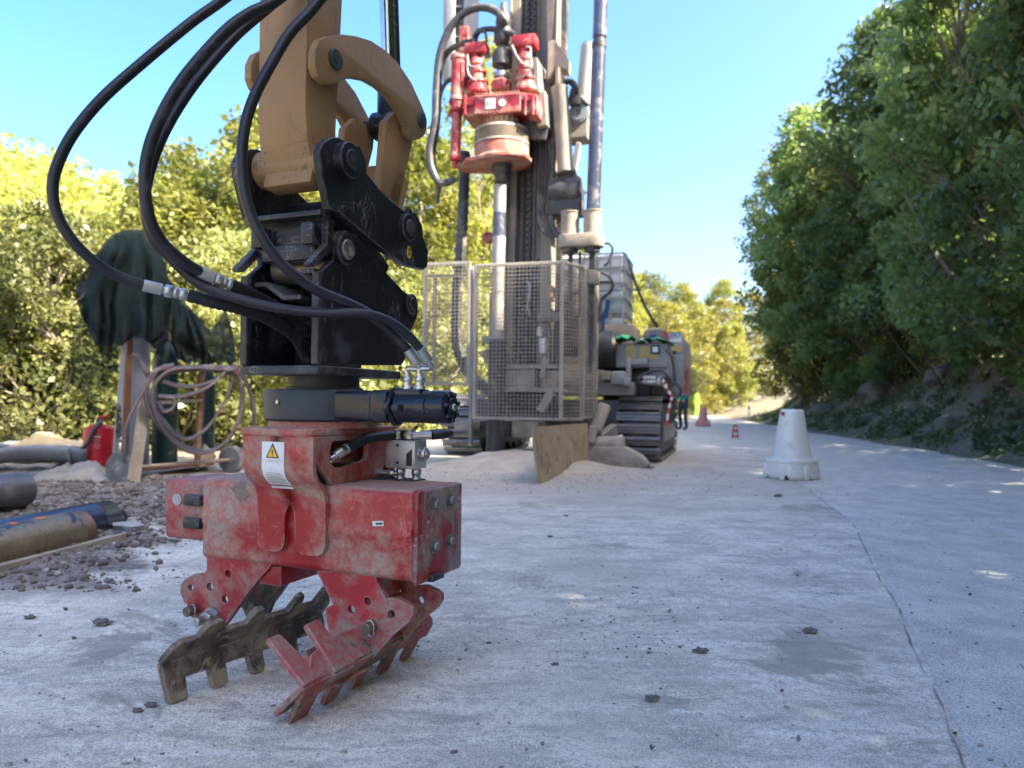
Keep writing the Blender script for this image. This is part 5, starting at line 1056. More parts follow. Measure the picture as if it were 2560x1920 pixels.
# ------------------------------------------------------------------ things on and round the rig
def place(o_fn, name, label, cat, group=None):
    e = RG.empty(name); tag(e, label, cat, group); o_fn(e); return e
def tank(e):
    a, b = rp(1380, 640, 2.1), rp(1558, 800, 2.1); x0, x1, z0, z1 = a.x + .1, b.x, b.z + .02, a.z; y0, y1 = 2.1, 3.1
    mb = MB(); mb.box(((x0 + x1) / 2, (y0 + y1) / 2, (z0 + .42 * (z1 - z0) + z1) / 2), (x1 - x0 - .04, y1 - y0 - .04, .58 * (z1 - z0)), bev=.05, seg=3); mb.build('tank_upper', M['tank'], e)
    mb = MB(); mb.box(((x0 + x1) / 2, (y0 + y1) / 2, z0 + .21 * (z1 - z0) + .06), (x1 - x0 - .045, y1 - y0 - .045, .42 * (z1 - z0) - .1), bev=.04, seg=3); mb.build('tank_filled', M['tank_low'], e)
    mb = MB(); zs = [z0 + (z1 - z0) * f for f in (.1, .32, .55, .78, 1.0)]
    for z in zs:
        for p, q in (((x0, y0), (x1, y0)), ((x1, y0), (x1, y1)), ((x1, y1), (x0, y1)), ((x0, y1), (x0, y0))): mb.bar((*p, z), (*q, z), .022, .022)
    for k in range(6):
        x = x0 + (x1 - x0) * k / 5
        for y in (y0, y1): mb.bar((x, y, z0), (x, y, z1), .02, .02)
    for k in range(1, 5):
        y = y0 + (y1 - y0) * k / 5
        for x in (x0, x1): mb.bar((x, y, z0), (x, y, z1), .02, .02)
    mb.build('tube_cage', M['zinc'], e)
    for k in range(3):
        mb = MB(); mb.box(((x0 + x1) / 2, y0 + .1 + k * .4, z0 - .04), (x1 - x0, .12, .09), bev=.006); mb.build('pallet_runner', M['zinc'], e)
    mb = MB(); mb.cyl((x0 + .5, y0 - .06, z0 + .1), (x0 + .5, y0, z0 + .1), .05, n=14); mb.build('outlet_valve', M['rig_dark'], e)
    return (x0, x1, z0, z1)
T = {}
tk = place(lambda e: T.update(v=tank(e)), 'water_tank', 'white water tank in a metal cage standing on timbers behind the mast', 'water tank')
x0, x1, z0, z1 = T['v']
labs = ['lowest thick grey timber carrying the caged water tank', 'middle timber of the stack under the caged water tank', 'uppermost timber directly below the caged water tank']
for k in range(3):
    def beam(e, k=k): 
        mb = MB(); hh = (z0 - .09 - 1.11) / 3
        mb.box((x1 - .62 + .06 * k, 2.5, 1.11 + hh * (k + .5)), (1.55 - .12 * k, .9, hh - .006), bev=.012); mb.build('timber_baulk', M['wood'], e)
    place(beam, 'timber', labs[k], 'timber', 'timbers under the water tank')
e = empty('tank_hose', P(1565, 640, 12.2)); tag(e, 'thin grey hose sagging from the water tank down to the engine cabinet', 'hose'); mb = MB()
mb.tube([p - e.location for p in smooth_path([P(1558, 632, 12.0), P(1568, 645, 11.9), P(1590, 710, 11.8), P(1615, 770, 11.8), P(1650, 830, 12.2)], 7)], .022, 8); mb.build('hose_line', M['rig_dark'], e)
def tarp(e, pts, c, m_, seed, h=.12, sx=.28):
    mb = MB(); p = rp(*KR(*pts), 1.5); rows_ = []
    for i in range(13):
        for _ in (0,):
            rows_.append([p + Vector(((k / 14 - .5) * sx * 2, (i / 12 - .5) * .5, h * (1 - abs(k / 7 - 1) ** 2.4) * (.5 + .5 * noise.noise(Vector((k * .33, i * .3, seed)))) + .02 * noise.noise(Vector((k * .9, i * .8, seed + 4))) + .0)) for k in range(15)])
    mb.sheet(rows_); mb.build('crumpled_cloth', M[m_], e, smooth=50, solid=.006)
place(lambda e: tarp(e, (245, 722), 0, 'green', 2, .17, .22), 'green_tarp', 'crumpled green sheeting lying at the drum end of the control cabinet', 'tarp')
place(lambda e: tarp(e, (430, 722), 0, 'green', 5, .14, .26), 'green_tarp', 'green sheeting lying beside the pressure gauge on the control cabinet', 'tarp')
place(lambda e: tarp(e, (350, 723), 0, 'tape_white', 8, .10, .10), 'white_bag', 'small white bag between the green sheets on the control cabinet', 'bag')
place(lambda e: tarp(e, (150, 724), 0, 'orange', 9, .10, .08), 'orange_cloth', 'orange cloth beside the green sheets on the control cabinet', 'cloth')
# plywood board standing on edge before the rig
b0, b1 = Pg(1342, 1212), Pg(1467, 1171); t0, t1 = P(1327, 1069, b0.y + .12), P(1466, 1058, b1.y + .12)
e = empty('plywood_board', b0); tag(e, 'muddy plywood board standing on edge in front of the drill hole', 'board'); mb = MB(); n = (b1 - b0).cross(t0 - b0).normalized() * .022
t = bmesh.new(); v = [t.verts.new(p - b0 + s * n) for s in (0, 1) for p in (b0, b1, t1, t0)]
for f in ((0, 1, 2, 3), (4, 5, 6, 7), (0, 1, 5, 4), (1, 2, 6, 5), (2, 3, 7, 6), (3, 0, 4, 7)): t.faces.new([v[i] for i in f])
mb._merge(t, .002, 1); mb.build('board_sheet', M['ply'], e)
# drill spoil heap
rows_ = []; 
for i in range(46):
    y = 8.1 + i * .06; rows_.append([(-1.5 + k * .06, y, .006 + yard_z(-1.5 + k * .06, y) + max(-.03, .16 * math.exp(-(((k * .06 - 1.5 - .1) / .95) ** 2 + ((y - 9.35) / .75) ** 2)) - .035 + .03 * noise.noise(Vector((k * .25, i * .25, 3))) + .012 * noise.noise(Vector((k, i, 3))))) for k in range(56)])
tag(MB().sheet(rows_).build('drill_spoil', M['sand']), 'low heap of tan drill spoil round the bore hole', 'sand heap', kind='stuff')
# ------------------------------------------------------------------ stores on the left
KL = lambda x, y: (80 + x * .4098, 560 + y * .4098)
wl = Pg(*KL(560, 1588)); wr = Pg(*KL(1215, 1520)); CT = Frame(wl.x, wl.y, -math.atan2(wr.y - wl.y, wr.x - wl.x))
def cl(x, y, yy): return CT.at(*KL(x, y), y=yy)
cart = CT.empty('cylinder_trolley'); tag(cart, 'rusty two-wheeled gas bottle trolley at the edge of the yard', 'trolley')
axz = .15; axl, axr = cl(545, 1490, .0), cl(1220, 1430, .0)
for nm, c, s in (('wheel', axl, -1), ('wheel', axr, 1)):
    w_ = empty('wheel'); w_.parent = cart
    ctr = Vector((c.x, 0, axz)); mb = MB(); mb.lathe([(.085, -.045), (.135, -.05), (.15, -.035), (.152, 0), (.15, .035), (.135, .05), (.085, .045)], ctr, (1, .18, 0), n=32); mb.build('tyre', M['tyre'], w_)
    mb = MB(); mb.lathe([(0, -.05), (.02, -.05), (.03, -.02), (.088, -.03), (.09, 0), (.088, .03), (.03, .02), (.02, .05), (0, .05)], ctr, (1, .18, 0), n=24); mb.build('rim', M['rust_pale'], w_)
mb = MB(); mb.cyl((axl.x - .03, 0, axz), (axr.x + .04, 0, axz + .0), .02, n=14); mb.build('axle', M['rust_pale'], cart)
pL0, pL1 = cl(575, 1300, .1), cl(600, 690, .1); pR0, pR1 = cl(1005, 1500, .1), cl(1035, 940, .1)
mb = MB(); mb.bar((pL0.x - .02, .1, .12), (pL1.x, .1, pL1.z + .25), .06, .03, up=(0, 1, 0)); mb.build('upright', M['rust'], cart)
mb = MB(); mb.bar((pR0.x, .1, .10), (pR1.x, .1, pR1.z + .1), .055, .03, up=(0, 1, 0)); mb.build('upright', M['rust'], cart)
a, b = cl(770, 1090, .08), cl(1030, 1075, .08); mb = MB(); mb.bar(a, b, .06, .03); mb.build('cross_bar', M['rust_pale'], cart)
a, b = cl(930, 880, .05), cl(1245, 862, .05); mb = MB(); mb.bar(a, b, .03, .03); mb.build('hanger_bar', M['rust_pale'], cart)
mb = MB(); mb.box(((axl.x + axr.x) / 2 - .02, .28, .11), (axr.x - axl.x - .25, .34, .03), bev=.004); mb.build('platform', M['rust'], cart)
mb = MB(); q = [(cl(1050, 1340, .12).x, cl(1050, 1340, .12).z), (cl(1120, 1420, .12).x, cl(1120, 1420, .12).z), (cl(1000, 1500, .12).x, cl(1000, 1500, .12).z)]; mb.prism(q, 'y', .10, .13); mb.build('gusset', M['rust_pale'], cart)
# bottles
def bottle(e, x, y, r, h, m_):
    mb = MB(); mb.lathe([(0, .0), (r * .92, 0), (r, .02), (r, h - .22), (r * .93, h - .15), (r * .7, h - .08), (r * .38, h - .03), (r * .30, h), (0, h)], (x, y, .128), n=28); mb.build('bottle_body', M[m_], e)
    mb = MB(); mb.cyl((x, y, .128 + h), (x, y, .128 + h + .10), r * .33, n=16, bev=.01); mb.build('bottle_cap', M['rust'], e)
e = CT.empty('gas_bottle'); tag(e, 'tall grey gas bottle standing in the trolley under the net', 'gas bottle'); bx = cl(640, 1000, .26).x; bottle(e, bx, .27, .125, 1.62, 'bottle_grey')
e = CT.empty('gas_bottle'); tag(e, 'dark green gas bottle behind the coiled twin hose', 'gas bottle'); gx2 = cl(810, 1300, .3).x; bottle(e, gx2, .30, .125, 1.28, 'bottle_green')
e = CT.empty('gas_bottle'); tag(e, 'slim dark green gas bottle beside the rusty right upright', 'gas bottle'); bottle(e, cl(1075, 1200, .3).x, .30, .07, 1.05, 'bottle_green')
# grey plank leaning against the bottle and a length of chain
e = CT.empty('leaning_plank'); tag(e, 'pale grey plank leaning over the left trolley wheel', 'plank'); a, b = cl(615, 1625, -.2), cl(690, 1080, .06); mb = MB(); a.z = max(a.z, .01); mb.bar(a, b, .13, .025, up=(0, 1, 0), bev=.003); mb.build('plank_board', M['wood'], e)
e = CT.empty('steel_angle'); tag(e, 'pale blue-grey steel strip standing beside the red extinguisher', 'steel strip'); a, b = cl(510, 1400, .0), cl(560, 740, .05); mb = MB(); mb.bar(a, b, .05, .012, up=(0, 1, 0)); mb.build('strip', M['bottle_grey'], e)
e = CT.empty('chain'); tag(e, 'short chain hanging beside the fire extinguisher', 'chain'); 
for k in range(7):
    c = cl(528, 1120 + k * 26, -.02); mb = MB(); aa = 0 if k % 2 else math.pi / 2
    mb.tube([(c.x + .022 * math.cos(t_) * math.cos(aa), c.y + .022 * math.cos(t_) * math.sin(aa), c.z + .036 * math.sin(t_)) for t_ in [i * 2 * math.pi / 14 for i in range(15)]], .006, 6); mb.build('link', M['rig_dark'], e)
# coil of twin welding hose on the hanger bar
e = CT.empty('twin_hose_coil'); tag(e, 'coil of twin red and blue hose hanging on the trolley bar', 'hose coil')
loops = [[(1245, 890), (1160, 885), (1000, 875), (850, 890), (760, 960), (735, 1060), (770, 1200), (860, 1320), (960, 1385), (1070, 1390), (1180, 1330), (1255, 1200), (1280, 1050), (1265, 950), (1245, 890)],
         [(1240, 880), (1100, 870), (900, 880), (760, 890), (700, 980), (700, 1080), (745, 1190), (840, 1300), (950, 1370), (1080, 1385), (1190, 1330), (1260, 1210), (1285, 1060), (1245, 885)],
         [(1230, 895), (1210, 1000), (1150, 1130), (1060, 1250), (960, 1310), (880, 1290), (800, 1200), (745, 1100), (740, 1000), (800, 920), (900, 895), (1050, 885), (1235, 880)],
         [(1200, 910), (1120, 950), (1020, 985), (900, 990), (800, 960)], [(1180, 900), (1080, 990), (960, 1040), (860, 1055), (770, 1050)],
         [(860, 860), (780, 880), (720, 960), (640, 1090), (580, 1220), (565, 1350), (580, 1450), (640, 1540), (700, 1590), (780, 1625)],
         [(1250, 880), (1300, 950), (1340, 1060), (1352, 1150), (1355, 1230)], [(620, 790), (650, 810), (690, 890), (710, 930)], [(770, 1080), (800, 1140), (850, 1130), (870, 1095), (865, 1050)]]
for i, L in enumerate(loops):
    yy = -.10 + .012 * (i % 4)
    for s, m_ in ((-1, 'hose_red'), (1, 'hose_blue')):
        mb = MB(); mb.tube([p + Vector((s * .013, s * .006, s * .008)) for p in smooth_path([cl(*p, yy) for p in L], 6)], .015, 8); mb.build('hose_line', M[m_], e)
mb = MB(); c = cl(1242, 885, -.1); mb.tube([(c.x + .03 * math.cos(t_), c.y + .04 * math.sin(t_), c.z + .05 * math.sin(t_ + .6)) for t_ in [i * 2 * math.pi / 14 for i in range(15)]], .008, 6); mb.build('tie_wire', M['rust'], e)
# shade net draped over the bottles
nt_ = CT.empty('shade_net'); tag(nt_, 'dark green shade net draped over the gas bottles', 'net')
outline_top = [(470, 60), (560, 32), (690, 40), (740, 90), (810, 240)]
def net_panel(name, rows_px, m_, amp=.05, seed=0):
    rows_ = []
    for i, (row, dep) in enumerate(rows_px):
        pts = smooth_path([Vector((x, y, dep if not isinstance(dep, (list, tuple)) else dep[j])) for j, (x, y) in enumerate(row)], 8)
        rows_.append(pts)
    full = []
    for a, b in zip(rows_, rows_[1:]):
        for k in range(6): full.append([p.lerp(q, k / 6) for p, q in zip(a, b)])
    full.append(rows_[-1]); out = []; nf = len(full)
    for i, r_ in enumerate(full):
        o = []
        for j, p in enumerate(r_):
            if i > nf - 5: p = p + Vector((0, (45 * noise.noise(Vector((j * .45, seed, 1))) + 16 * noise.noise(Vector((j * 1.3, seed, 2)))) * (i - nf + 5) / 4, 0))
            dep = p.z + amp * ((1 - 2 * abs(math.sin(j * .42 + noise.noise(Vector((i * .07, j * .12, seed))) * 3.2))) * min(1, i / 8)) + .03 * noise.noise(Vector((i * .2, j * .25, seed + 3)))
            o.append(cl(p.x, p.y, dep))
        out.append(o)
    return MB().sheet(out).build(name, M[m_], nt_, smooth=70)
net_panel('net_front', [([(455, 95), (520, 50), (600, 35), (690, 45), (745, 110)], .22), ([(380, 200), (500, 180), (600, 170), (720, 190), (820, 250)], .08), ([(260, 400), (420, 420), (560, 440), (720, 450), (850, 470)], .02), ([(275, 480), (440, 620), (560, 650), (700, 700), (830, 690)], 0.0), ([(300, 560), (430, 800), (520, 760), (640, 690), (800, 760)], .0)], 'net', .075, 1)
net_panel('net_right', [([(850, 440), (930, 500), (1010, 560), (1090, 640), (1180, 520)], .05), ([(850, 560), (940, 620), (1030, 680), (1100, 700), (1220, 640)], .0), ([(850, 720), (950, 760), (1040, 790), (1120, 790), (1240, 760)], .0), ([(880, 820), (960, 850), (1050, 855), (1130, 850), (1240, 850)], .0)], 'net', .085, 2)
net_panel('net_back', [([(460, 110), (560, 60), (690, 60), (780, 140)], .42), ([(330, 330), (550, 330), (740, 330), (830, 330)], .45), ([(300, 560), (560, 560), (740, 640), (1000, 560)], .45), ([(400, 700), (560, 740), (760, 800), (1100, 830)], .45)], 'net', .03, 3)
net_panel('net_hem', [([(300, 540), (340, 560), (380, 590), (420, 610)], .06), ([(245, 680), (300, 700), (380, 720), (520, 760)], .05), ([(235, 860), (290, 870), (380, 880), (520, 880)], .04), ([(290, 1000), (320, 1010), (370, 1020), (430, 1020)], .03), ([(345, 1150), (355, 1155), (365, 1160), (375, 1160)], .02)], 'net_thin', .03, 4)
# fire extinguisher
c = Pg(252, 1180); e = empty('fire_extinguisher', (c.x - .02, c.y, .02)); tag(e, 'red fire extinguisher standing beside the trolley', 'fire extinguisher'); k = c.y / F; rr_ = 36 * k; h_ = 112 * k
mb = MB(); mb.lathe([(0, 0), (rr_ * .95, 0), (rr_, .015), (rr_, h_ * .86), (rr_ * .93, h_ * .94), (rr_ * .6, h_), (rr_ * .3, h_ * 1.03), (0, h_ * 1.03)], n=32); mb.build('cylinder_body', M['red_ext'], e)
mb = MB(); mb.cyl((0, 0, h_ * 1.02), (0, 0, h_ * 1.16), rr_ * .22, n=14); mb.build('neck', M['rig_dark'], e)
mb = MB(); mb.bar((-.02, 0, h_ * 1.18), (.11, -.02, h_ * 1.22), .03, .02, bev=.003); mb.bar((-.02, 0, h_ * 1.14), (.10, -.02, h_ * 1.12), .03, .015, bev=.003); mb.build('lever', M['red_ext'], e)
mb = MB(); mb.tube(smooth_path([(.04, -.03, h_ * 1.1), (.05, -rr_ * 1.2, h_ * .95), (-.02, -rr_ * 1.3, h_ * .62), (-.14, -rr_ * 1.3, h_ * .38), (-.30, -rr_ * 1.2, h_ * .18), (-.42, -rr_, h_ * .02)], 6), .021, 10); mb.build('discharge_hose', M['rig_dark'], e)
mb = MB(); rows_ = [[(rr_ * 1.004 * math.sin(a), -rr_ * 1.004 * math.cos(a), h_ * z) for a in (.15, .3, .45, .6)] for z in (.32, .78)]; mb.sheet(rows_); lb_ = mb.build('body_label', M['red_ext'], e)
for i in range(7):
    z = h_ * (.76 - i * .04); MB().box((rr_ * 1.006 * math.sin(.35), -rr_ * 1.006 * math.cos(.35), z), ((.075 if i == 0 else .05 + .012 * (i % 3)), .004, .012 if i == 0 else .006), rot=(0, 0, .35)).build('print_line', M['tape_white'] if i == 0 else M['pink_plastic'], e)
# crumpled canvas, grey channel scraps, paper bag
def drape(e, c, sx, sy, h, m_, seed, th=.008, fr=1.0, name='folded_cloth'):
    rows_ = []
    for i in range(25):
        v = i / 24 - .5
        rows_.append([Vector((u * sx * (1 + .12 * noise.noise(Vector((v * 5, seed, 0)))), v * sy, .012 + h * max(0, (1 - (abs(u) * 2) ** 2.6)) * max(0, 1 - (abs(v) * 2) ** 2.4) * (.55 + .45 * noise.noise(Vector((u * 3.1 * fr, v * 3 * fr, seed)))) + .022 * abs(noise.noise(Vector((u * 9, v * 9, seed + 2)))) + h * .14 * noise.noise(Vector((u * 16 * fr, v * 7 * fr, seed + 5))) * max(0, 1 - (abs(u) * 2) ** 4))) for u in [j / 34 - .5 for j in range(35)]])
    mb = MB(); mb.sheet(rows_); mb.build(name, M[m_], e, smooth=60, solid=th)
c = Pg(175, 1210); e = empty('canvas_sheet', (c.x, c.y + .15, .01), .15); tag(e, 'crumpled beige canvas sheet lying on the dirt', 'canvas'); drape(e, c, .82, .5, .24, 'canvas', 3)
for i, (px, py, rz, sx, lab_) in enumerate([(70, 1185, .35, 1.1, 'curved grey plastic channel lying nearest the canvas sheet'), (25, 1165, -.2, .9, 'grey plastic channel tilted up by the picture edge behind the pipes'), (255, 1150, 1.1, .55, 'short dark channel offcut standing behind the yellow paper bag')]):
    c = Pg(px, py); e = empty('plastic_channel', (c.x, c.y + .05 + .12 * i, .02), rz); tag(e, lab_, 'channel'); rows_ = []
    for k in range(15):
        q = k / 14; rows_.append([((q - .5) * sx, .20 * math.cos(a) + .0, .21 + .19 * math.sin(a) * -1 + .10 * q + .05 * math.sin(q * 4 + i)) for a in [R(10 + 160 * t_ / 12) for t_ in range(13)]])
    mb = MB(); mb.sheet(rows_); mb.build('channel_shell', M['sheet_grey'], e, smooth=50, solid=.018)
    for q in (.15, .85):
        mb = MB(); mb.tube([((q - .5) * sx, .205 * math.cos(a), .21 - .195 * math.sin(a) + .10 * q + .05 * math.sin(q * 4 + i)) for a in [R(8 + 164 * t_ / 14) for t_ in range(15)]], .02, 6); mb.build('channel_rib', M['sheet_grey'], e)
c = Pg(115, 1165); e = empty('paper_bag', (c.x, c.y + .12, .22), .2); tag(e, 'crumpled yellow-brown paper bag lying on the grey channels', 'bag'); drape(e, c, .75, .5, .22, 'paper_bag', 9, .004, .7, 'folded_paper')
c = Pg(195, 1130); e = empty('corrugated_sheet', (c.x, c.y - .9, .02), .1); tag(e, 'blue-grey corrugated sheet edge standing behind the paper bag', 'corrugated sheet'); mb = MB()
mb.sheet([[(u * .012 - .36, .02 * math.sin(u * .55), z) for u in range(61)] for z in (0, .16, .34)]); mb.build('corrugated_panel', M['casing_grey'], e, smooth=60, solid=.006)
# drill casing pipes
def pipe(name, label, px, py, d, r, direc, L, m_, extra):
    c = P(px, py, d); e = empty(name, (c.x, c.y, 0)); tag(e, label, 'steel pipe', 'steel pipes lying on the left'); ax_ = Vector(direc).normalized(); o = Vector((0, 0, c.z))
    extra(e, o, ax_, r, L, m_); return e
def shell(e, o, ax_, r, L, m_, a0=0, name='pipe_wall'):
    mb = MB(); mb.lathe([(r * .86, 0), (r * .97, 0), (r, .004), (r, L), (r * .86, L)] + [(r * .86, 0)], o + ax_ * a0, ax_, n=40); return mb.build(name, M[m_], e)
def p1(e, o, ax_, r, L, m_):
    prof = [(r * .80, 0), (r * .90, 0)]
    for k in range(6): z = .006 + k * .011; prof += [(r * .93, z), (r * .985, z + .004), (r * .985, z + .0065), (r * .93, z + .0105)]
    mb = MB(); mb.lathe(prof + [(r * .95, .075), (r * .80, .075)], o, ax_, n=40); mb.build('threaded_end', M['thread'], e); shell(e, o, ax_, r, L, m_, .074)
    sd = ax_.cross(Vector((0, 0, 1))).normalized()
    for k, (zz, ww) in enumerate(((.24, .06), (.42, .045), (.56, .045), (.72, .03))):
        rows_ = [[o + ax_ * (.05 + zz + ww * q * (1 - .3 * abs(s_))) + (sd * math.sin(.05 + s_ * .30) + Vector((0, 0, math.cos(.05 + s_ * .30)))) * (r + .0015) for q in (-.5, -.2, .2, .5)] for s_ in (-1, -.6, 0, .6, 1)]
        mb = MB(); mb.sheet(rows_); mb.build('paint_mark', M['spray'], e)
dr = (-.165, -.985, 0)
pipe('drill_casing', 'muddy steel drill casing with orange paint marks and a threaded end', 200, 1326, 4.20, .112, dr, 2.6, 'casing', p1)
def p2(e, o, ax_, r, L, m_):
    mb = MB(); mb.lathe([(0, 0), (r * .7, 0), (r * .93, .012), (r * .97, .02), (r * .97, .15), (r, .155)], o, ax_, n=40); mb.build('end_cap', M['casing_clean'], e); shell(e, o, ax_, r, L, m_, .154)
    c = o - ax_ * .01; s_ = ax_.cross(Vector((0, 0, 1))).normalized(); mb = MB(); mb.tube([c - s_ * (.02 + .055 * math.cos(a)) * 1.0 + Vector((0, 0, .055 * math.sin(a))) - ax_ * (.015 + .03 * math.cos(a)) for a in [k * 2 * math.pi / 22 for k in range(23)]], .013, 10); mb.build('lifting_ring', M['casing_grey'], e)
pipe('drill_casing', 'blue-black steel casing with a lifting ring on its closed end', 272, 1294, 4.70, .112, dr, 3.0, 'casing_clean', p2)
pipe('drill_casing', 'dull grey steel casing farther back by the picture edge', 62, 1222, 5.4, .120, (-.30, -.95, 0), 2.5, 'casing_grey', lambda e, o, ax_, r, L, m_: (shell(e, o, ax_, r, L, m_), MB().cyl(o + ax_ * .03, o + ax_ * .035, r * .86, n=32).build('end_disc', M['casing_grey'], e)))
a = Pg(285, 1358); b = a + Vector(dr).normalized() * 2.6; e = empty('timber_plank', (a.x, a.y, 0)); tag(e, 'split weathered plank lying under the casing pipes', 'plank'); mb = MB()
for k in range(4): mb.bar(Vector((-.02 + k * .024, .02 - .05 * (k % 3), .022 + .004 * k)), Vector((-.02 + k * .024, 0, .022)) + (b - a), .0235, .04 + .006 * (k % 2), bev=.003)
mb.build('plank_board', M['wood'], e)
c = Pg(332, 1340); tag(MB().rock((0, 0, .04), .085, 4, 2, .5, (1.25, .9, .62)).build('loose_stone', M['stone'], None, smooth=0, loc=(c.x, c.y, 0)), 'pale broken stone lying beyond the lifting ring', 'stone')
# rubble over the dirt: nobody would count it
def scatter(name, label, region, n, r0, r1, m_, seed, zf=yard_z, flat=.7):
    rnd = random.Random(seed); base = bmesh.new(); bmesh.ops.create_icosphere(base, subdivisions=1, radius=1); bv = np.array([v.co[:] for v in base.verts]); bf = np.array([[v.index for v in f.verts] for f in base.faces]); base.free()
    VV, FF = [], []; k = 0
    while k < n:
        x, y = region(rnd)
        if x is None: continue
        r = r0 * (r1 / r0) ** (rnd.random() ** 2.2); jit = 1 + .45 * (np.random.RandomState(seed * 1000 + k).rand(len(bv), 1) - .5)
        a = rnd.random() * 6.28; sc_ = np.array([rnd.uniform(.7, 1.4), rnd.uniform(.7, 1.2), rnd.uniform(.4, .9) * flat * 1.2]); v = bv * jit * sc_ * r; ca, sa = math.cos(a), math.sin(a)
        v = np.stack([v[:, 0] * ca - v[:, 1] * sa, v[:, 0] * sa + v[:, 1] * ca, v[:, 2]], 1) + np.array([x, y, zf(x, y) + r * .25]); VV.append(v); FF.append(bf + k * len(bv)); k += 1
    o = raw_mesh(name, np.concatenate(VV), np.concatenate(FF), m_); return tag(o, label, kind='stuff')
def reg_dirt(r):
    x, y = r.uniform(-4.6, -1.5), r.uniform(3.2, 7.6)
    return (x, y) if x + .27 * y + noise.noise(Vector((x * 1.5, y * 1.5, 5))) * .35 < -.78 + (.25 if r.random() < .12 else 0) else (None, None)
scatter('rubble', 'brown rubble and clods on the dirt by the pipes', reg_dirt, 6500, .005, .026, M['dirt'], 5, flat=1.0)
scatter('rubble', 'pale chips in the dirt by the pipes', reg_dirt, 900, .004, .02, M['stone'], 6)
def reg_yard(r):
    y = 1.35 * (7 ** r.random()); x = r.uniform(-2.6, 1.0) * (y / 2.2); 
    return (x, y) if left_x(y) + 1 < x < seam_x(y) and (noise.noise(Vector((x * 1.3, y * 1.3, 4))) > .22 or r.random() < .10) else (None, None)
scatter('gravel', 'small dark crumbs scattered over the yard', reg_yard, 2200, .0015, .0085, M['crumb'], 7, flat=.6)
scatter('gravel', 'small pale chips scattered over the yard', reg_yard, 1500, .002, .007, M['stone'], 8, flat=.6)
def reg_sand(r):
    x, y = r.gauss(.2, 1.1), r.gauss(8.6, .9); return (x, y) if y > 6.8 else (None, None)
scatter('gravel', 'coarse tan grit over the drill spoil', reg_sand, 3600, .003, .013, M['sand'], 9, zf=lambda x, y: yard_z(x, y) + max(0, .16 * math.exp(-(((x - .1) / .95) ** 2 + ((y - 9.35) / .75) ** 2)) - .035))
def reg_road(r):
    y = 1.5 * (6 ** r.random()); x = seam_x(y) + r.random() ** 1.5 * 2.0 + .03; return (x, y)
scatter('gravel', 'fine grit along the asphalt edge', reg_road, 900, .002, .007, M['crumb'], 10, zf=lambda x, y: .0, flat=.6)
# mud clods one can pick out on the yard
clods = [(345, 1780, .013, 'small dark mud clod on the yard just before the left jaw, the nearer of two'), (378, 1768, .014, 'dark mud clod touching the left jaw side, the farther of two'), (75, 1548, .018, 'lone grey mud clod near the left edge of the yard'), (255, 1568, .028, 'flat brown mud clod left of the gripper jaws'), (1388, 1665, .010, 'tiny black lump on the yard right of the red jaw'), (1750, 1636, .020, 'curled black flake of mud in the middle of the yard'), (1415, 1290, .014, 'dark clod on the yard before the plywood board'), (1945, 1243, .03, 'black clod on the yard before the white barrier'), (1630, 1752, .016, 'crumbled grey clod low in the middle of the yard'), (2025, 1585, .022, 'flat mud lump among scrape marks near the asphalt joint'), (1375, 1345, .014, 'flat dark clod right of the gripper housing'), (1280, 1960, .0, '')]
for i, (px, py, r, lb) in enumerate(clods):
    if not r: continue
    c = Pg(px, py); tag(MB().rock((0, 0, r * .4), r * .72, i + 2, 3, .75, (1.5, .9, .62), 2.0).build('mud_clod', M['clod'], None, smooth=0, loc=(c.x, c.y, yard_z(c.x, c.y))), lb, 'mud clod', 'mud clods on the yard')
# ------------------------------------------------------------------ barriers, marker, people
def barrier(name, label, base, Hb, m_, rz=0, parts=True):
    e = empty(name, base, rz); tag(e, label, 'barrier', 'plastic road barriers'); s = Hb / .8
    n = 32; mb = MB(); prof = [(.225, .20), (.207, .235), (.198, .27), (.172, .43), (.144, .62), (.122, .765), (.116, .79), (.105, .80), (0, .795)]
    def sq(a, k):     # rounded-square plan that turns round towards the top
        c_, s_ = abs(math.cos(a)), abs(math.sin(a)); return 1 / ((c_ ** k + s_ ** k) ** (1 / k))
    rows_ = []
    for r, z in prof: rows_.append([Vector((r * sq(2 * math.pi * j / n, 2.6) * math.cos(2 * math.pi * j / n), r * sq(2 * math.pi * j / n, 2.6) * math.sin(2 * math.pi * j / n), z)) * s for j in range(n + 1)])
    mb.sheet(rows_); mb.build('cone_body', M[m_], e, smooth=45)
    base_prof = [(.252, .0), (.258, .04), (.256, .10), (.252, .19), (.257, .195), (.257, .225), (.245, .238), (.207, .232)]; mb = MB(); rows_ = []
    for r, z in base_prof: rows_.append([Vector((r * sq(2 * math.pi * j / 48, 3.4) * math.cos(2 * math.pi * j / 48), r * sq(2 * math.pi * j / 48, 3.4) * math.sin(2 * math.pi * j / 48), max(z, .055 if (z < .045 and (j % 8) in (2, 3, 4)) else z))) * s for j in range(49)])
    mb.sheet(rows_); mb.build('base_skirt', M[m_], e, smooth=45, solid=.012)
    for k in range(6):
        a = k * math.pi / 3 + .35; mb = MB(); mb.box(Vector((.250 * sq(a, 3.4) * math.cos(a), .250 * sq(a, 3.4) * math.sin(a), .085)) * s, (.05 * s, .07 * s, .165 * s), rot=(0, 0, a), bev=.012 * s, seg=2); mb.build('lug', M[m_], e)
    mb = MB(); a = math.pi * .93; mb.box(Vector((.118 * math.cos(a), .118 * math.sin(a) - .0, .72)) * s, (.02 * s, .07 * s, .10 * s), rot=(0, .09, a), bev=.004); mb.build('reflector', M['rig_red'], e)
    return e
c = Pg(1978, 1196); barrier('road_barrier', 'white plastic barrier cone standing at the edge of the road', (c.x, c.y, 0), .775, 'white_plastic', .5)
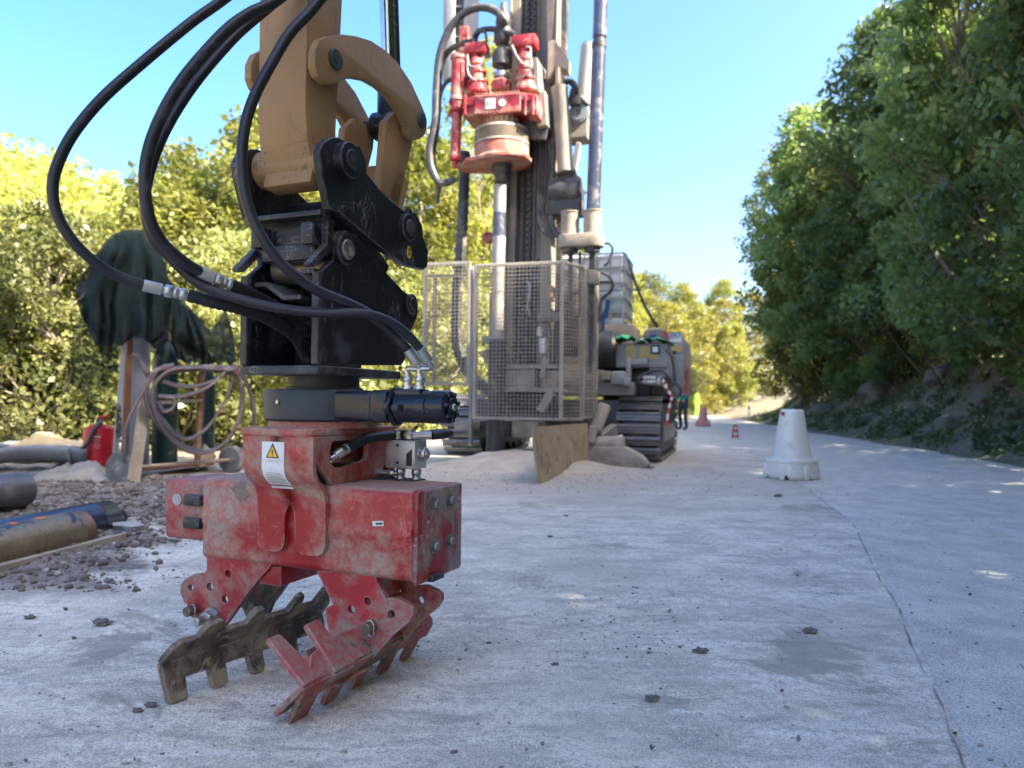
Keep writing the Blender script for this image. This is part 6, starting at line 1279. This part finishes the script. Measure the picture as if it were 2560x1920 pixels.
c = Pg(1757, 1066); barrier('road_barrier', 'faded pink barrier cone far off beyond the rig', (c.x, c.y, 0), .72, 'pink_plastic', .2)
c = Pg(1838, 1096); e = empty('marker_stand', (c.x, c.y, 0)); tag(e, 'small red and white striped marker standing on the road edge', 'marker'); k = c.y / F
for s in (-1, 1):
    mb = MB(); mb.bar((s * 7 * k, 0, 0), (s * 3.5 * k, 0, 33 * k), .03, .03); mb.build('leg', M['tape_red'], e)
for z, m_ in ((5, 'tape_red'), (12, 'tape_white'), (19, 'tape_red'), (26, 'tape_white'), (32, 'tape_red')):
    mb = MB(); mb.box((0, 0, z * k), ((14 - z * .2) * k, .03, 4 * k)); mb.build('cross_slat', M[m_], e)
c = Pg(1848, 1044); e = empty('road_post', (c.x - .3, c.y - 3, 0)); tag(e, 'white road marker post far down the road', 'post'); mb = MB(); mb.prism([(-.06, 0), (.06, 0), (.06, .75), (.0, .85), (-.06, .80)], 'y', -.05, .05, bev=.01); mb.build('post_body', M['white_plastic'], e); mb = MB(); mb.box((0, 0, .62), (.13, .11, .10)); mb.build('black_band', M['ink'], e)
def person(label, base, h, m_top, m_leg, m_head, rz=0, helmet=False):
    e = empty('person', base, rz); tag(e, label, 'person'); s = h / 1.75
    J_ = {'pel': (0, 0, .95), 'sp': (0, .01, 1.2), 'ch': (0, 0, 1.40), 'nk': (0, -.01, 1.52), 'hd': (0, -.02, 1.66), 'sl': (.19, 0, 1.43), 'el': (.27, .02, 1.15), 'wl': (.24, -.14, .94), 'hl': (.23, -.19, .87), 'sr': (-.19, 0, 1.43), 'er': (-.28, .02, 1.14), 'wr': (-.27, -.10, .92), 'hr': (-.27, -.14, .84),
          'tl': (.10, 0, .92), 'kl': (.12, -.03, .50), 'al': (.13, .03, .08), 'fl': (.15, -.14, .04), 'tr': (-.10, 0, .92), 'kr': (-.13, -.06, .50), 'ar': (-.16, .02, .08), 'fr': (-.18, -.15, .04)}
    Rr = {'pel': .14, 'sp': .135, 'ch': .16, 'nk': .06, 'hd': .10, 'sl': .075, 'el': .05, 'wl': .038, 'hl': .04, 'sr': .075, 'er': .05, 'wr': .038, 'hr': .04, 'tl': .095, 'kl': .07, 'al': .05, 'fl': .045, 'tr': .095, 'kr': .07, 'ar': .05, 'fr': .045}
    ed = [('pel', 'sp'), ('sp', 'ch'), ('ch', 'nk'), ('nk', 'hd'), ('ch', 'sl'), ('sl', 'el'), ('el', 'wl'), ('wl', 'hl'), ('ch', 'sr'), ('sr', 'er'), ('er', 'wr'), ('wr', 'hr'), ('pel', 'tl'), ('tl', 'kl'), ('kl', 'al'), ('al', 'fl'), ('pel', 'tr'), ('tr', 'kr'), ('kr', 'ar'), ('ar', 'fr')]
    ks = list(J_); me = bpy.data.meshes.new('body'); me.from_pydata([Vector(J_[k_]) * s for k_ in ks], [(ks.index(a), ks.index(b)) for a, b in ed], []); o = bpy.data.objects.new('body', me); COL.objects.link(o); o.parent = e
    sk = o.modifiers.new('skin', 'SKIN'); o.modifiers.new('sub', 'SUBSURF').levels = 1
    for k_, v in zip(ks, me.skin_vertices[0].data): v.radius = (Rr[k_] * s, Rr[k_] * s); v.use_root = k_ == 'pel'
    for m_ in (m_top, m_leg, m_head): me.materials.append(M[m_])
    # colour by height: trousers, jacket, skin
    dg = bpy.context.evaluated_depsgraph_get(); me2 = bpy.data.meshes.new_from_object(o.evaluated_get(dg)); o.modifiers.clear(); o.data = me2
    for p in me2.polygons:
        z = p.center.z / s; p.material_index = 2 if (z > 1.54 or (abs(p.center.x) / s > .2 and z < .92 and p.center.y / s < -.08)) else (0 if z > .93 else 1); p.use_smooth = True
    mb = MB(); mb.lathe([(0, .14), (.06, .13), (.105, .08), (.118, .01), (.15, .0), (.15, -.01), (.11, -.01)] if helmet else [(0, .125), (.06, .115), (.105, .07), (.112, 0), (.10, -.04)], n=18); q = mb.build('helmet' if helmet else 'hair', M['orange' if helmet else 'navy'], e); q.location = Vector((0, -.02, 1.68)) * s; q.scale = (s, s, s)
    return e
c = Pg(1741, 1040); person('worker in a bright yellow-green high-visibility jacket standing far down the road', (c.x, c.y, 0), 1.72, 'hivis', 'hivis', 'skin', .6)
c = P(1709, 1050, 24); person('worker in a teal jacket and orange helmet half hidden behind the rig', (c.x, c.y, 0), 1.78, 'teal', 'navy', 'skin', -1.2, True)
# ------------------------------------------------------------------ vegetation
def leaf_cloud(rs, centres, radii, per, size, flat=.75, droop=.3):
    """many small folded leaves spread round twig centres; returns verts, faces"""
    n = len(centres) * per; c = np.repeat(centres, per, 0); rad = np.repeat(radii, per)[:, None]
    p = rs.normal(size=(n, 3)); p /= np.linalg.norm(p, axis=1, keepdims=True) + 1e-9; p *= (rs.rand(n, 1) ** .5) * rad; p[:, 2] *= flat; p = p + c
    d = rs.normal(size=(n, 3)); d[:, 2] -= droop; d /= np.linalg.norm(d, axis=1, keepdims=True) + 1e-9
    u = np.cross(d, rs.normal(size=(n, 3)) + np.array([0, 0, 1.6])); u /= np.linalg.norm(u, axis=1, keepdims=True) + 1e-9
    s = size * (.45 + 1.15 * rs.rand(n, 1) ** 1.4); w = s * .34
    V = np.stack([p - d * s * .5, p + u * w, p + d * s * .55, p - u * w], 1).reshape(-1, 3)
    Fc = np.arange(n * 4).reshape(n, 4); return V, Fc
def make_tree(name, seed, H, crown_r, base, leafmat, barkmat, nl, per, size, lean=(0, 0), tr=.09, shape='oval', clump=.42):
    rs = np.random.RandomState(seed); rnd = random.Random(seed); e = empty(name)
    mb = MB(); tp = [Vector((lean[0] * (z / H) ** 1.5 + .12 * math.sin(z * 1.1 + seed), lean[1] * (z / H) ** 1.5 + .12 * math.cos(z * .9 + seed), z)) for z in np.linspace(-.4, H * .86, 12)]
    mb.tube(tp, [tr * (1.25 if i == 0 else 1) * (1 - .85 * i / 11) for i in range(12)], 8); cen = []; rad = []
    for k in range(nl):
        f = rnd.uniform(0, 1) ** .9; z = base + (H - base) * f
        if shape == 'oval': rr = crown_r * math.sqrt(max(.05, 1 - (2 * f - .85) ** 2 / 1.35))
        elif shape == 'cone': rr = crown_r * (1.05 - f) + .1
        else: rr = crown_r * math.sqrt(max(.04, 1 - (1.5 * f - .3) ** 2))
        a = rnd.uniform(0, 2 * math.pi); q = rnd.uniform(.25, 1) ** .6; rr *= q * (.8 + .4 * noise.noise(Vector((math.cos(a) * 1.5, math.sin(a) * 1.5, z * .6 + seed))))
        b = tp[min(11, max(0, int((z * .85 - .25) / (H * .86) * 11)))]; t_ = Vector((b.x + rr * math.cos(a), b.y + rr * math.sin(a), z))
        if k % 3 == 0: m_ = b.lerp(t_, .55) + Vector((0, 0, -.12 * rr)); mb.tube([b, m_, t_], [tr * .32, tr * .2, tr * .07], 5, cap=False)
        cen.append(t_[:]); rad.append(clump * rnd.uniform(.6, 1.35))
    mb.build('trunk', M[barkmat], e); V, Fc = leaf_cloud(rs, np.array(cen), np.array(rad), per, size)
    raw_mesh('crown', V, Fc, M[leafmat], e); return e
LIB = {}
LIB['oakA'] = make_tree('broadleaf_tree', 1, 8.0, 2.3, 1.0, 'leaf_dark', 'bark', 150, 130, .125, (.9, .3))
LIB['oakB'] = make_tree('broadleaf_tree', 2, 9.5, 2.6, 1.6, 'leaf_dark', 'bark', 170, 125, .12, (-1.2, .4))
LIB['horn'] = make_tree('broadleaf_tree', 3, 7.0, 2.0, .7, 'leaf_mid', 'bark', 140, 130, .11, (-.8, -.3))
LIB['sunA'] = make_tree('broadleaf_tree', 4, 9.0, 2.4, 1.2, 'leaf_sun', 'bark_pale', 150, 125, .125, (.4, 0), clump=.5)
LIB['sunB'] = make_tree('broadleaf_tree', 5, 7.5, 2.2, .4, 'leaf_sun', 'bark_pale', 150, 125, .125, (-.5, .2), clump=.5)
LIB['thin'] = make_tree('broadleaf_tree', 6, 10.5, 1.9, 3.5, 'leaf_sun', 'bark_pale', 70, 60, .15, (.6, 0), clump=.42)
LIB['gold'] = make_tree('broadleaf_tree', 7, 8.5, 2.5, .3, 'leaf_gold', 'bark', 150, 75, .17, (0, 0), clump=.5)
LIB['will'] = make_tree('broadleaf_tree', 8, 5.0, 2.2, .2, 'leaf_grey', 'bark_pale', 130, 130, .105, (0, 0), clump=.45)
LIB['bush'] = make_tree('shrub', 9, 2.0, 1.15, .1, 'leaf_mid', 'bark', 70, 110, .085, (0, 0), .03, 'dome', .28)
LIB['bushd'] = make_tree('shrub', 10, 2.4, 1.2, .1, 'leaf_dark', 'bark', 70, 110, .085, (0, 0), .03, 'dome', .3)
LIB['bushs'] = make_tree('shrub', 12, 2.2, 1.4, .1, 'leaf_grey', 'bark_pale', 70, 80, .10, (0, 0), .03, 'dome', .32)
_used = set(); rt_ = random.Random(21)
def plant(kind, x, y, s, label, cat, group, dz=0, tilt=0, rz=None):
    src = LIB[kind]
    if kind in _used: o = copy_tree(src)
    else: o = src; _used.add(kind)
    o.location = (x, y, height(x, y) + dz); o.rotation_euler = (rt_.uniform(-.06, .06), tilt + rt_.uniform(-.06, .06), rt_.uniform(0, 6.28) if rz is None else rz); o.scale = (s, s, s * rt_.uniform(.93, 1.08)); tag(o, label, cat, group); return o
GR = 'dark trees on the bank right of the road'
LR = 'dark green leafy tree in the shaded wood on the bank right of the road'
# shaded wood on the right bank: front row, second row, and on past the camera's shoulder, unseen there and scaled up to shade the yard
k = 0
for row, (t0, step, s0) in enumerate(((2.0, 2.0, .92), (4.4, 2.4, 1.0), (7.4, 3.0, .8))):
    y = -5.2 + row * .8 if row < 2 else 15
    while y < (34, 33, 24)[row]:
        x = edge_x(y) + t0 + rt_.uniform(-.5, .6); kind = ('oakA', 'horn', 'oakB', 'oakA', 'oakB')[(k * 3 + row) % 5]
        plant(kind, x, y + rt_.uniform(-.5, .5), s0 * (1.36 - .34 * sm(2.0, 4.6, y) + .22 * sm(12, 24, y) - (.3 if row == 1 else 0) * sm(20, 26, y)) * rt_.uniform(.9, 1.12), LR, 'tree', GR, -.2); y += step * (.8 if y < 7 else 1) * rt_.uniform(.85, 1.2); k += 1
for y, dx, s in ((31, 1.4, 1.2), (36.5, 2.6, .95), (38.5, 4.5, 1.1), (41, 3.0, .9), (43, 6, 1.1)):
    plant('gold' if 2 < dx < 4 else 'sunA', edge_x(y) + dx, y, s, 'sunlit tree glowing yellow at the far end of the shaded bank', 'tree', 'sunlit trees closing the road', -.3)
# shrubs along the foot of the bank
y = 6.5; k = 0
while y < 33:
    x = edge_x(y) + rt_.uniform(1.5, 2.6); plant('bush' if k % 2 else 'bushd', x, y, rt_.uniform(.5, .85), 'low green shrub on the bank at the foot of the shaded wood', 'shrub', 'shrubs along the foot of the bank', -.1); y += rt_.uniform(.9, 1.6); k += 1
# trees that close the road, lit by the sun
for px, d, kind, s in ((1600, 58, 'gold', 1.05), (1655, 52, 'gold', 1.0), (1700, 60, 'sunA', 1.15), (1745, 56, 'gold', .95), (1790, 62, 'gold', 1.05), (1835, 60, 'sunB', 1.0), (1560, 46, 'sunA', 1.0), (1500, 50, 'sunB', 1.1), (1625, 66, 'sunA', 1.45), (1720, 72, 'gold', 1.3), (1800, 76, 'sunA', 1.35), (1870, 74, 'gold', 1.3), (1560, 72, 'gold', 1.5), (1440, 62, 'sunA', 1.5), (1680, 44, 'will', .9)):
    x = (px - 1280) / F * d; plant(kind, x, d, s, 'yellow-green sunlit tree standing where the road bends away', 'tree', 'sunlit trees closing the road', -.5)
# valley side on the left: big sunlit trees, thin ones rising over them, grey willows low down
GL = 'sunlit trees on the valley side left of the yard'
for px, d, kind, s, dz in ((-60, 15, 'sunB', 1.0, 0), (60, 17, 'sunA', .95, 0), (170, 15.5, 'sunB', 1.0, 0), (290, 17, 'sunA', .95, 0), (400, 15, 'sunB', 1.05, 0), (500, 17.5, 'sunA', 1.0, 0), (600, 16, 'sunB', 1.1, 0), (700, 19, 'sunA', 1.0, 0), (800, 20, 'sunB', 1.1, 0), (900, 22, 'sunA', 1.05, 0), (990, 20, 'sunB', 1.05, 0), (1080, 22, 'sunA', .95, 0), (1160, 25, 'sunB', 1.1, 0), (1240, 28, 'sunA', 1.0, 0), (1320, 30, 'sunB', 1.1, 0), (1400, 34, 'sunA', 1.0, 0), (1480, 38, 'sunB', 1.0, 0),
                          (0, 24, 'sunA', 1.15, 0), (130, 26, 'sunB', 1.4, 0), (250, 25, 'sunA', 1.2, 0), (370, 27, 'sunB', 1.45, 0), (480, 26, 'sunA', 1.2, 0), (620, 28, 'sunA', 1.2, 0), (760, 30, 'sunB', 1.4, 0), (880, 33, 'sunA', 1.2, 0), (1010, 33, 'sunA', 1.15, 0), (1120, 36, 'sunB', 1.3, 0), (1240, 40, 'sunA', 1.2, 0), (1360, 44, 'sunB', 1.4, 0), (-120, 22, 'sunA', 1.1, 0), (-30, 21, 'sunB', 1.25, 0), (70, 22, 'sunA', 1.1, 0), (40, 30, 'sunA', 1.2, 0), (180, 33, 'sunB', 1.4, 0), (310, 34, 'sunA', 1.2, 0), (430, 36, 'sunB', 1.4, 0), (560, 36, 'sunA', 1.2, 0)):
    a_ = ray(px, 1000)[0]; plant(kind, a_ * d, d, s, 'bright yellow-green leafy tree on the sunny valley side left of the yard', 'tree', GL, -.5)
for px, d, s in ((255, 21, 1.05), (330, 23, 1.0), (470, 21, 1.1), (540, 24, 1.1), (1060, 24, 1.05), (1200, 26, 1.2), (1235, 22, 1.0), (1100, 30, 1.3), (100, 30, 1.1)):
    a_ = ray(px, 1000)[0]; plant('thin', a_ * d, d, s, 'tall thin tree whose loose crown rises above the valley trees', 'tree', 'thin trees above the valley wood', -.3)
for px, d, s in ((-20, 10.5, .7), (60, 11.5, .8), (130, 10.5, .7), (210, 11.5, .75), (300, 11, .7), (390, 12, .7), (480, 11.5, .7), (570, 12.5, .75), (660, 13, .7), (760, 14, .8), (860, 15, .8), (960, 15.5, .75), (1070, 16.5, .8), (1160, 18, .85), (20, 13, 1.0)):
    a_ = ray(px, 1000)[0]; plant('will' if px % 4 else 'bushs', a_ * d, d, s * (1 if px % 4 else 1.6), 'pale grey-green bush growing below the edge of the yard', 'shrub', 'bushes below the yard edge', -.2)
# far wooded hill, one mass
rs = np.random.RandomState(5); cen = []
for k_ in range(1500):
    x, y = rs.uniform(-130, 30), rs.uniform(46, 135)
    if left_x(min(y, 90)) - x < 10: continue
    cen.append((x, y, height(x, y) + rs.uniform(1.5, 6.5)))
V, Fc = leaf_cloud(rs, np.array(cen), rs.uniform(1.6, 3.2, len(cen)), 70, .85, .9); o = raw_mesh('forest', V, Fc, M['leaf_sun']); tag(o, 'far sunlit wood covering the hillside beyond the valley', kind='stuff')
# weeds and dry leaves on the bank, weeds along the yard edge
def bank_pts(rs, n, t0, t1, y0=5, y1=40):
    y = y0 + (y1 - y0) * rs.rand(n) ** 1.5; t = t0 + (t1 - t0) * rs.rand(n); x = np.array([edge_x(a) for a in y]) + t
    keep = np.array([noise.noise(Vector((a * .7, b * .7, 2))) > -.18 for a, b in zip(x, y)]); x, y = x[keep], y[keep]; return np.stack([x, y, np.array([height(a, b) for a, b in zip(x, y)]) + .06], 1)
c_ = bank_pts(rs, 4200, .45, 5.5); V, Fc = leaf_cloud(rs, c_, rs.uniform(.10, .30, len(c_)), 22, .09, .9, -.6); tag(raw_mesh('undergrowth', V, Fc, M['grass']), 'weeds and low plants covering the shaded bank', kind='stuff')
c_ = bank_pts(rs, 2600, -.05, 4.5); V, Fc = leaf_cloud(rs, c_ - np.array([0, 0, .05]), rs.uniform(.06, .2, len(c_)), 7, .07, .12, .0); tag(raw_mesh('leaf_litter', V, Fc, M['litter']), 'dry brown leaves lying along the foot of the bank', kind='stuff')
yy = rs.uniform(5.5, 16, 420); c_ = np.array([(left_x(y) + rs.uniform(-1.6, .15), y, 0) for y in yy]); c_[:, 2] = [height(a, b) + .1 for a, b, _ in c_]
V, Fc = leaf_cloud(rs, c_, rs.uniform(.12, .34, len(c_)), 34, .09, 1.0, -.6); tag(raw_mesh('undergrowth', V, Fc, M['leaf_grey']), 'sunlit weeds along the left edge of the yard', kind='stuff')
# rocks in the bank
for i, (px, py, d, r, lb) in enumerate([(2385, 1068, 12.4, .34, 'largest pale grey rock bulging from the bank'), (2545, 1040, 11.2, .24, 'round grey rock at the right edge of the picture'), (2290, 1035, 14, .22, 'smaller rock higher up beside the largest bank rock'), (2480, 1010, 12.4, .30, 'grey rock half hidden by weeds above the largest bank rock'), (2350, 945, 14.5, .3, 'pale rock near the top of the open bank'), (2060, 1035, 19, .28, 'slanting pale rock in the bank behind the white barrier'), (2200, 985, 17, .4, 'grey rock outcrop under the shrubs in the middle of the bank'), (2330, 1090, 12.0, .22, 'low rock just left of the largest bank rock'), (2180, 1050, 16.5, .22, 'small rock low on the bank between barrier and outcrop')]):
    a_, b_ = ray(px, py); d = 7.0
    while d < 40 and CH + b_ * d > height(a_ * d, d): d += .05
    x, y = a_ * d, d; r *= d / 19
    tag(MB().rock((0, 0, 0), r, i + 20, 3, .42, (1.2, 1, .85), 1.3).build('rock', M['rock'], None, smooth=40, loc=(x, y, height(x, y) + r * .02)), lb, 'rock', 'rocks in the bank')
# bare leaning stems and a dead bough in front of the wood
for i, (q, lb) in enumerate((([(2260, 480, 14), (2320, 600, 13.6), (2380, 690, 13.2)], 'bare grey stem leaning across the dark foliage'), ([(2480, 368, 10.5), (2530, 366, 10.4), (2600, 370, 10.2)], 'dark bare bough jutting in from the right edge'))):
    pts = [P(*p_) for p_ in q]; e = empty('bare_branch', pts[-1]); tag(e, lb, 'branch'); mb = MB(); mb.tube([p_ - pts[-1] for p_ in smooth_path(pts, 5)], [.016 + .0025 * j for j in range(11)], 7); mb.build('stem', M['bark'], e)
# dry leaves and chips of bark blown over the yard and road
pt_ = []
while len(pt_) < 80:
    y = 1.4 * (8 ** rs.rand()); x = rs.uniform(-2.2, 2.8) * (y / 2.2)
    if left_x(y) + 1.5 < x < edge_x(y) - .1: pt_.append((x, y, (yard_z(x, y) if x < seam_x(y) else .0) + .006))
V, Fc = leaf_cloud(rs, np.array(pt_), rs.uniform(.004, .02, len(pt_)), 2, .013, .06, .0); V[:, 2] = np.minimum(V[:, 2], .03); tag(raw_mesh('leaf_litter', V, Fc, M['litter']), 'dry leaves and bark chips blown over the yard and road', kind='stuff')
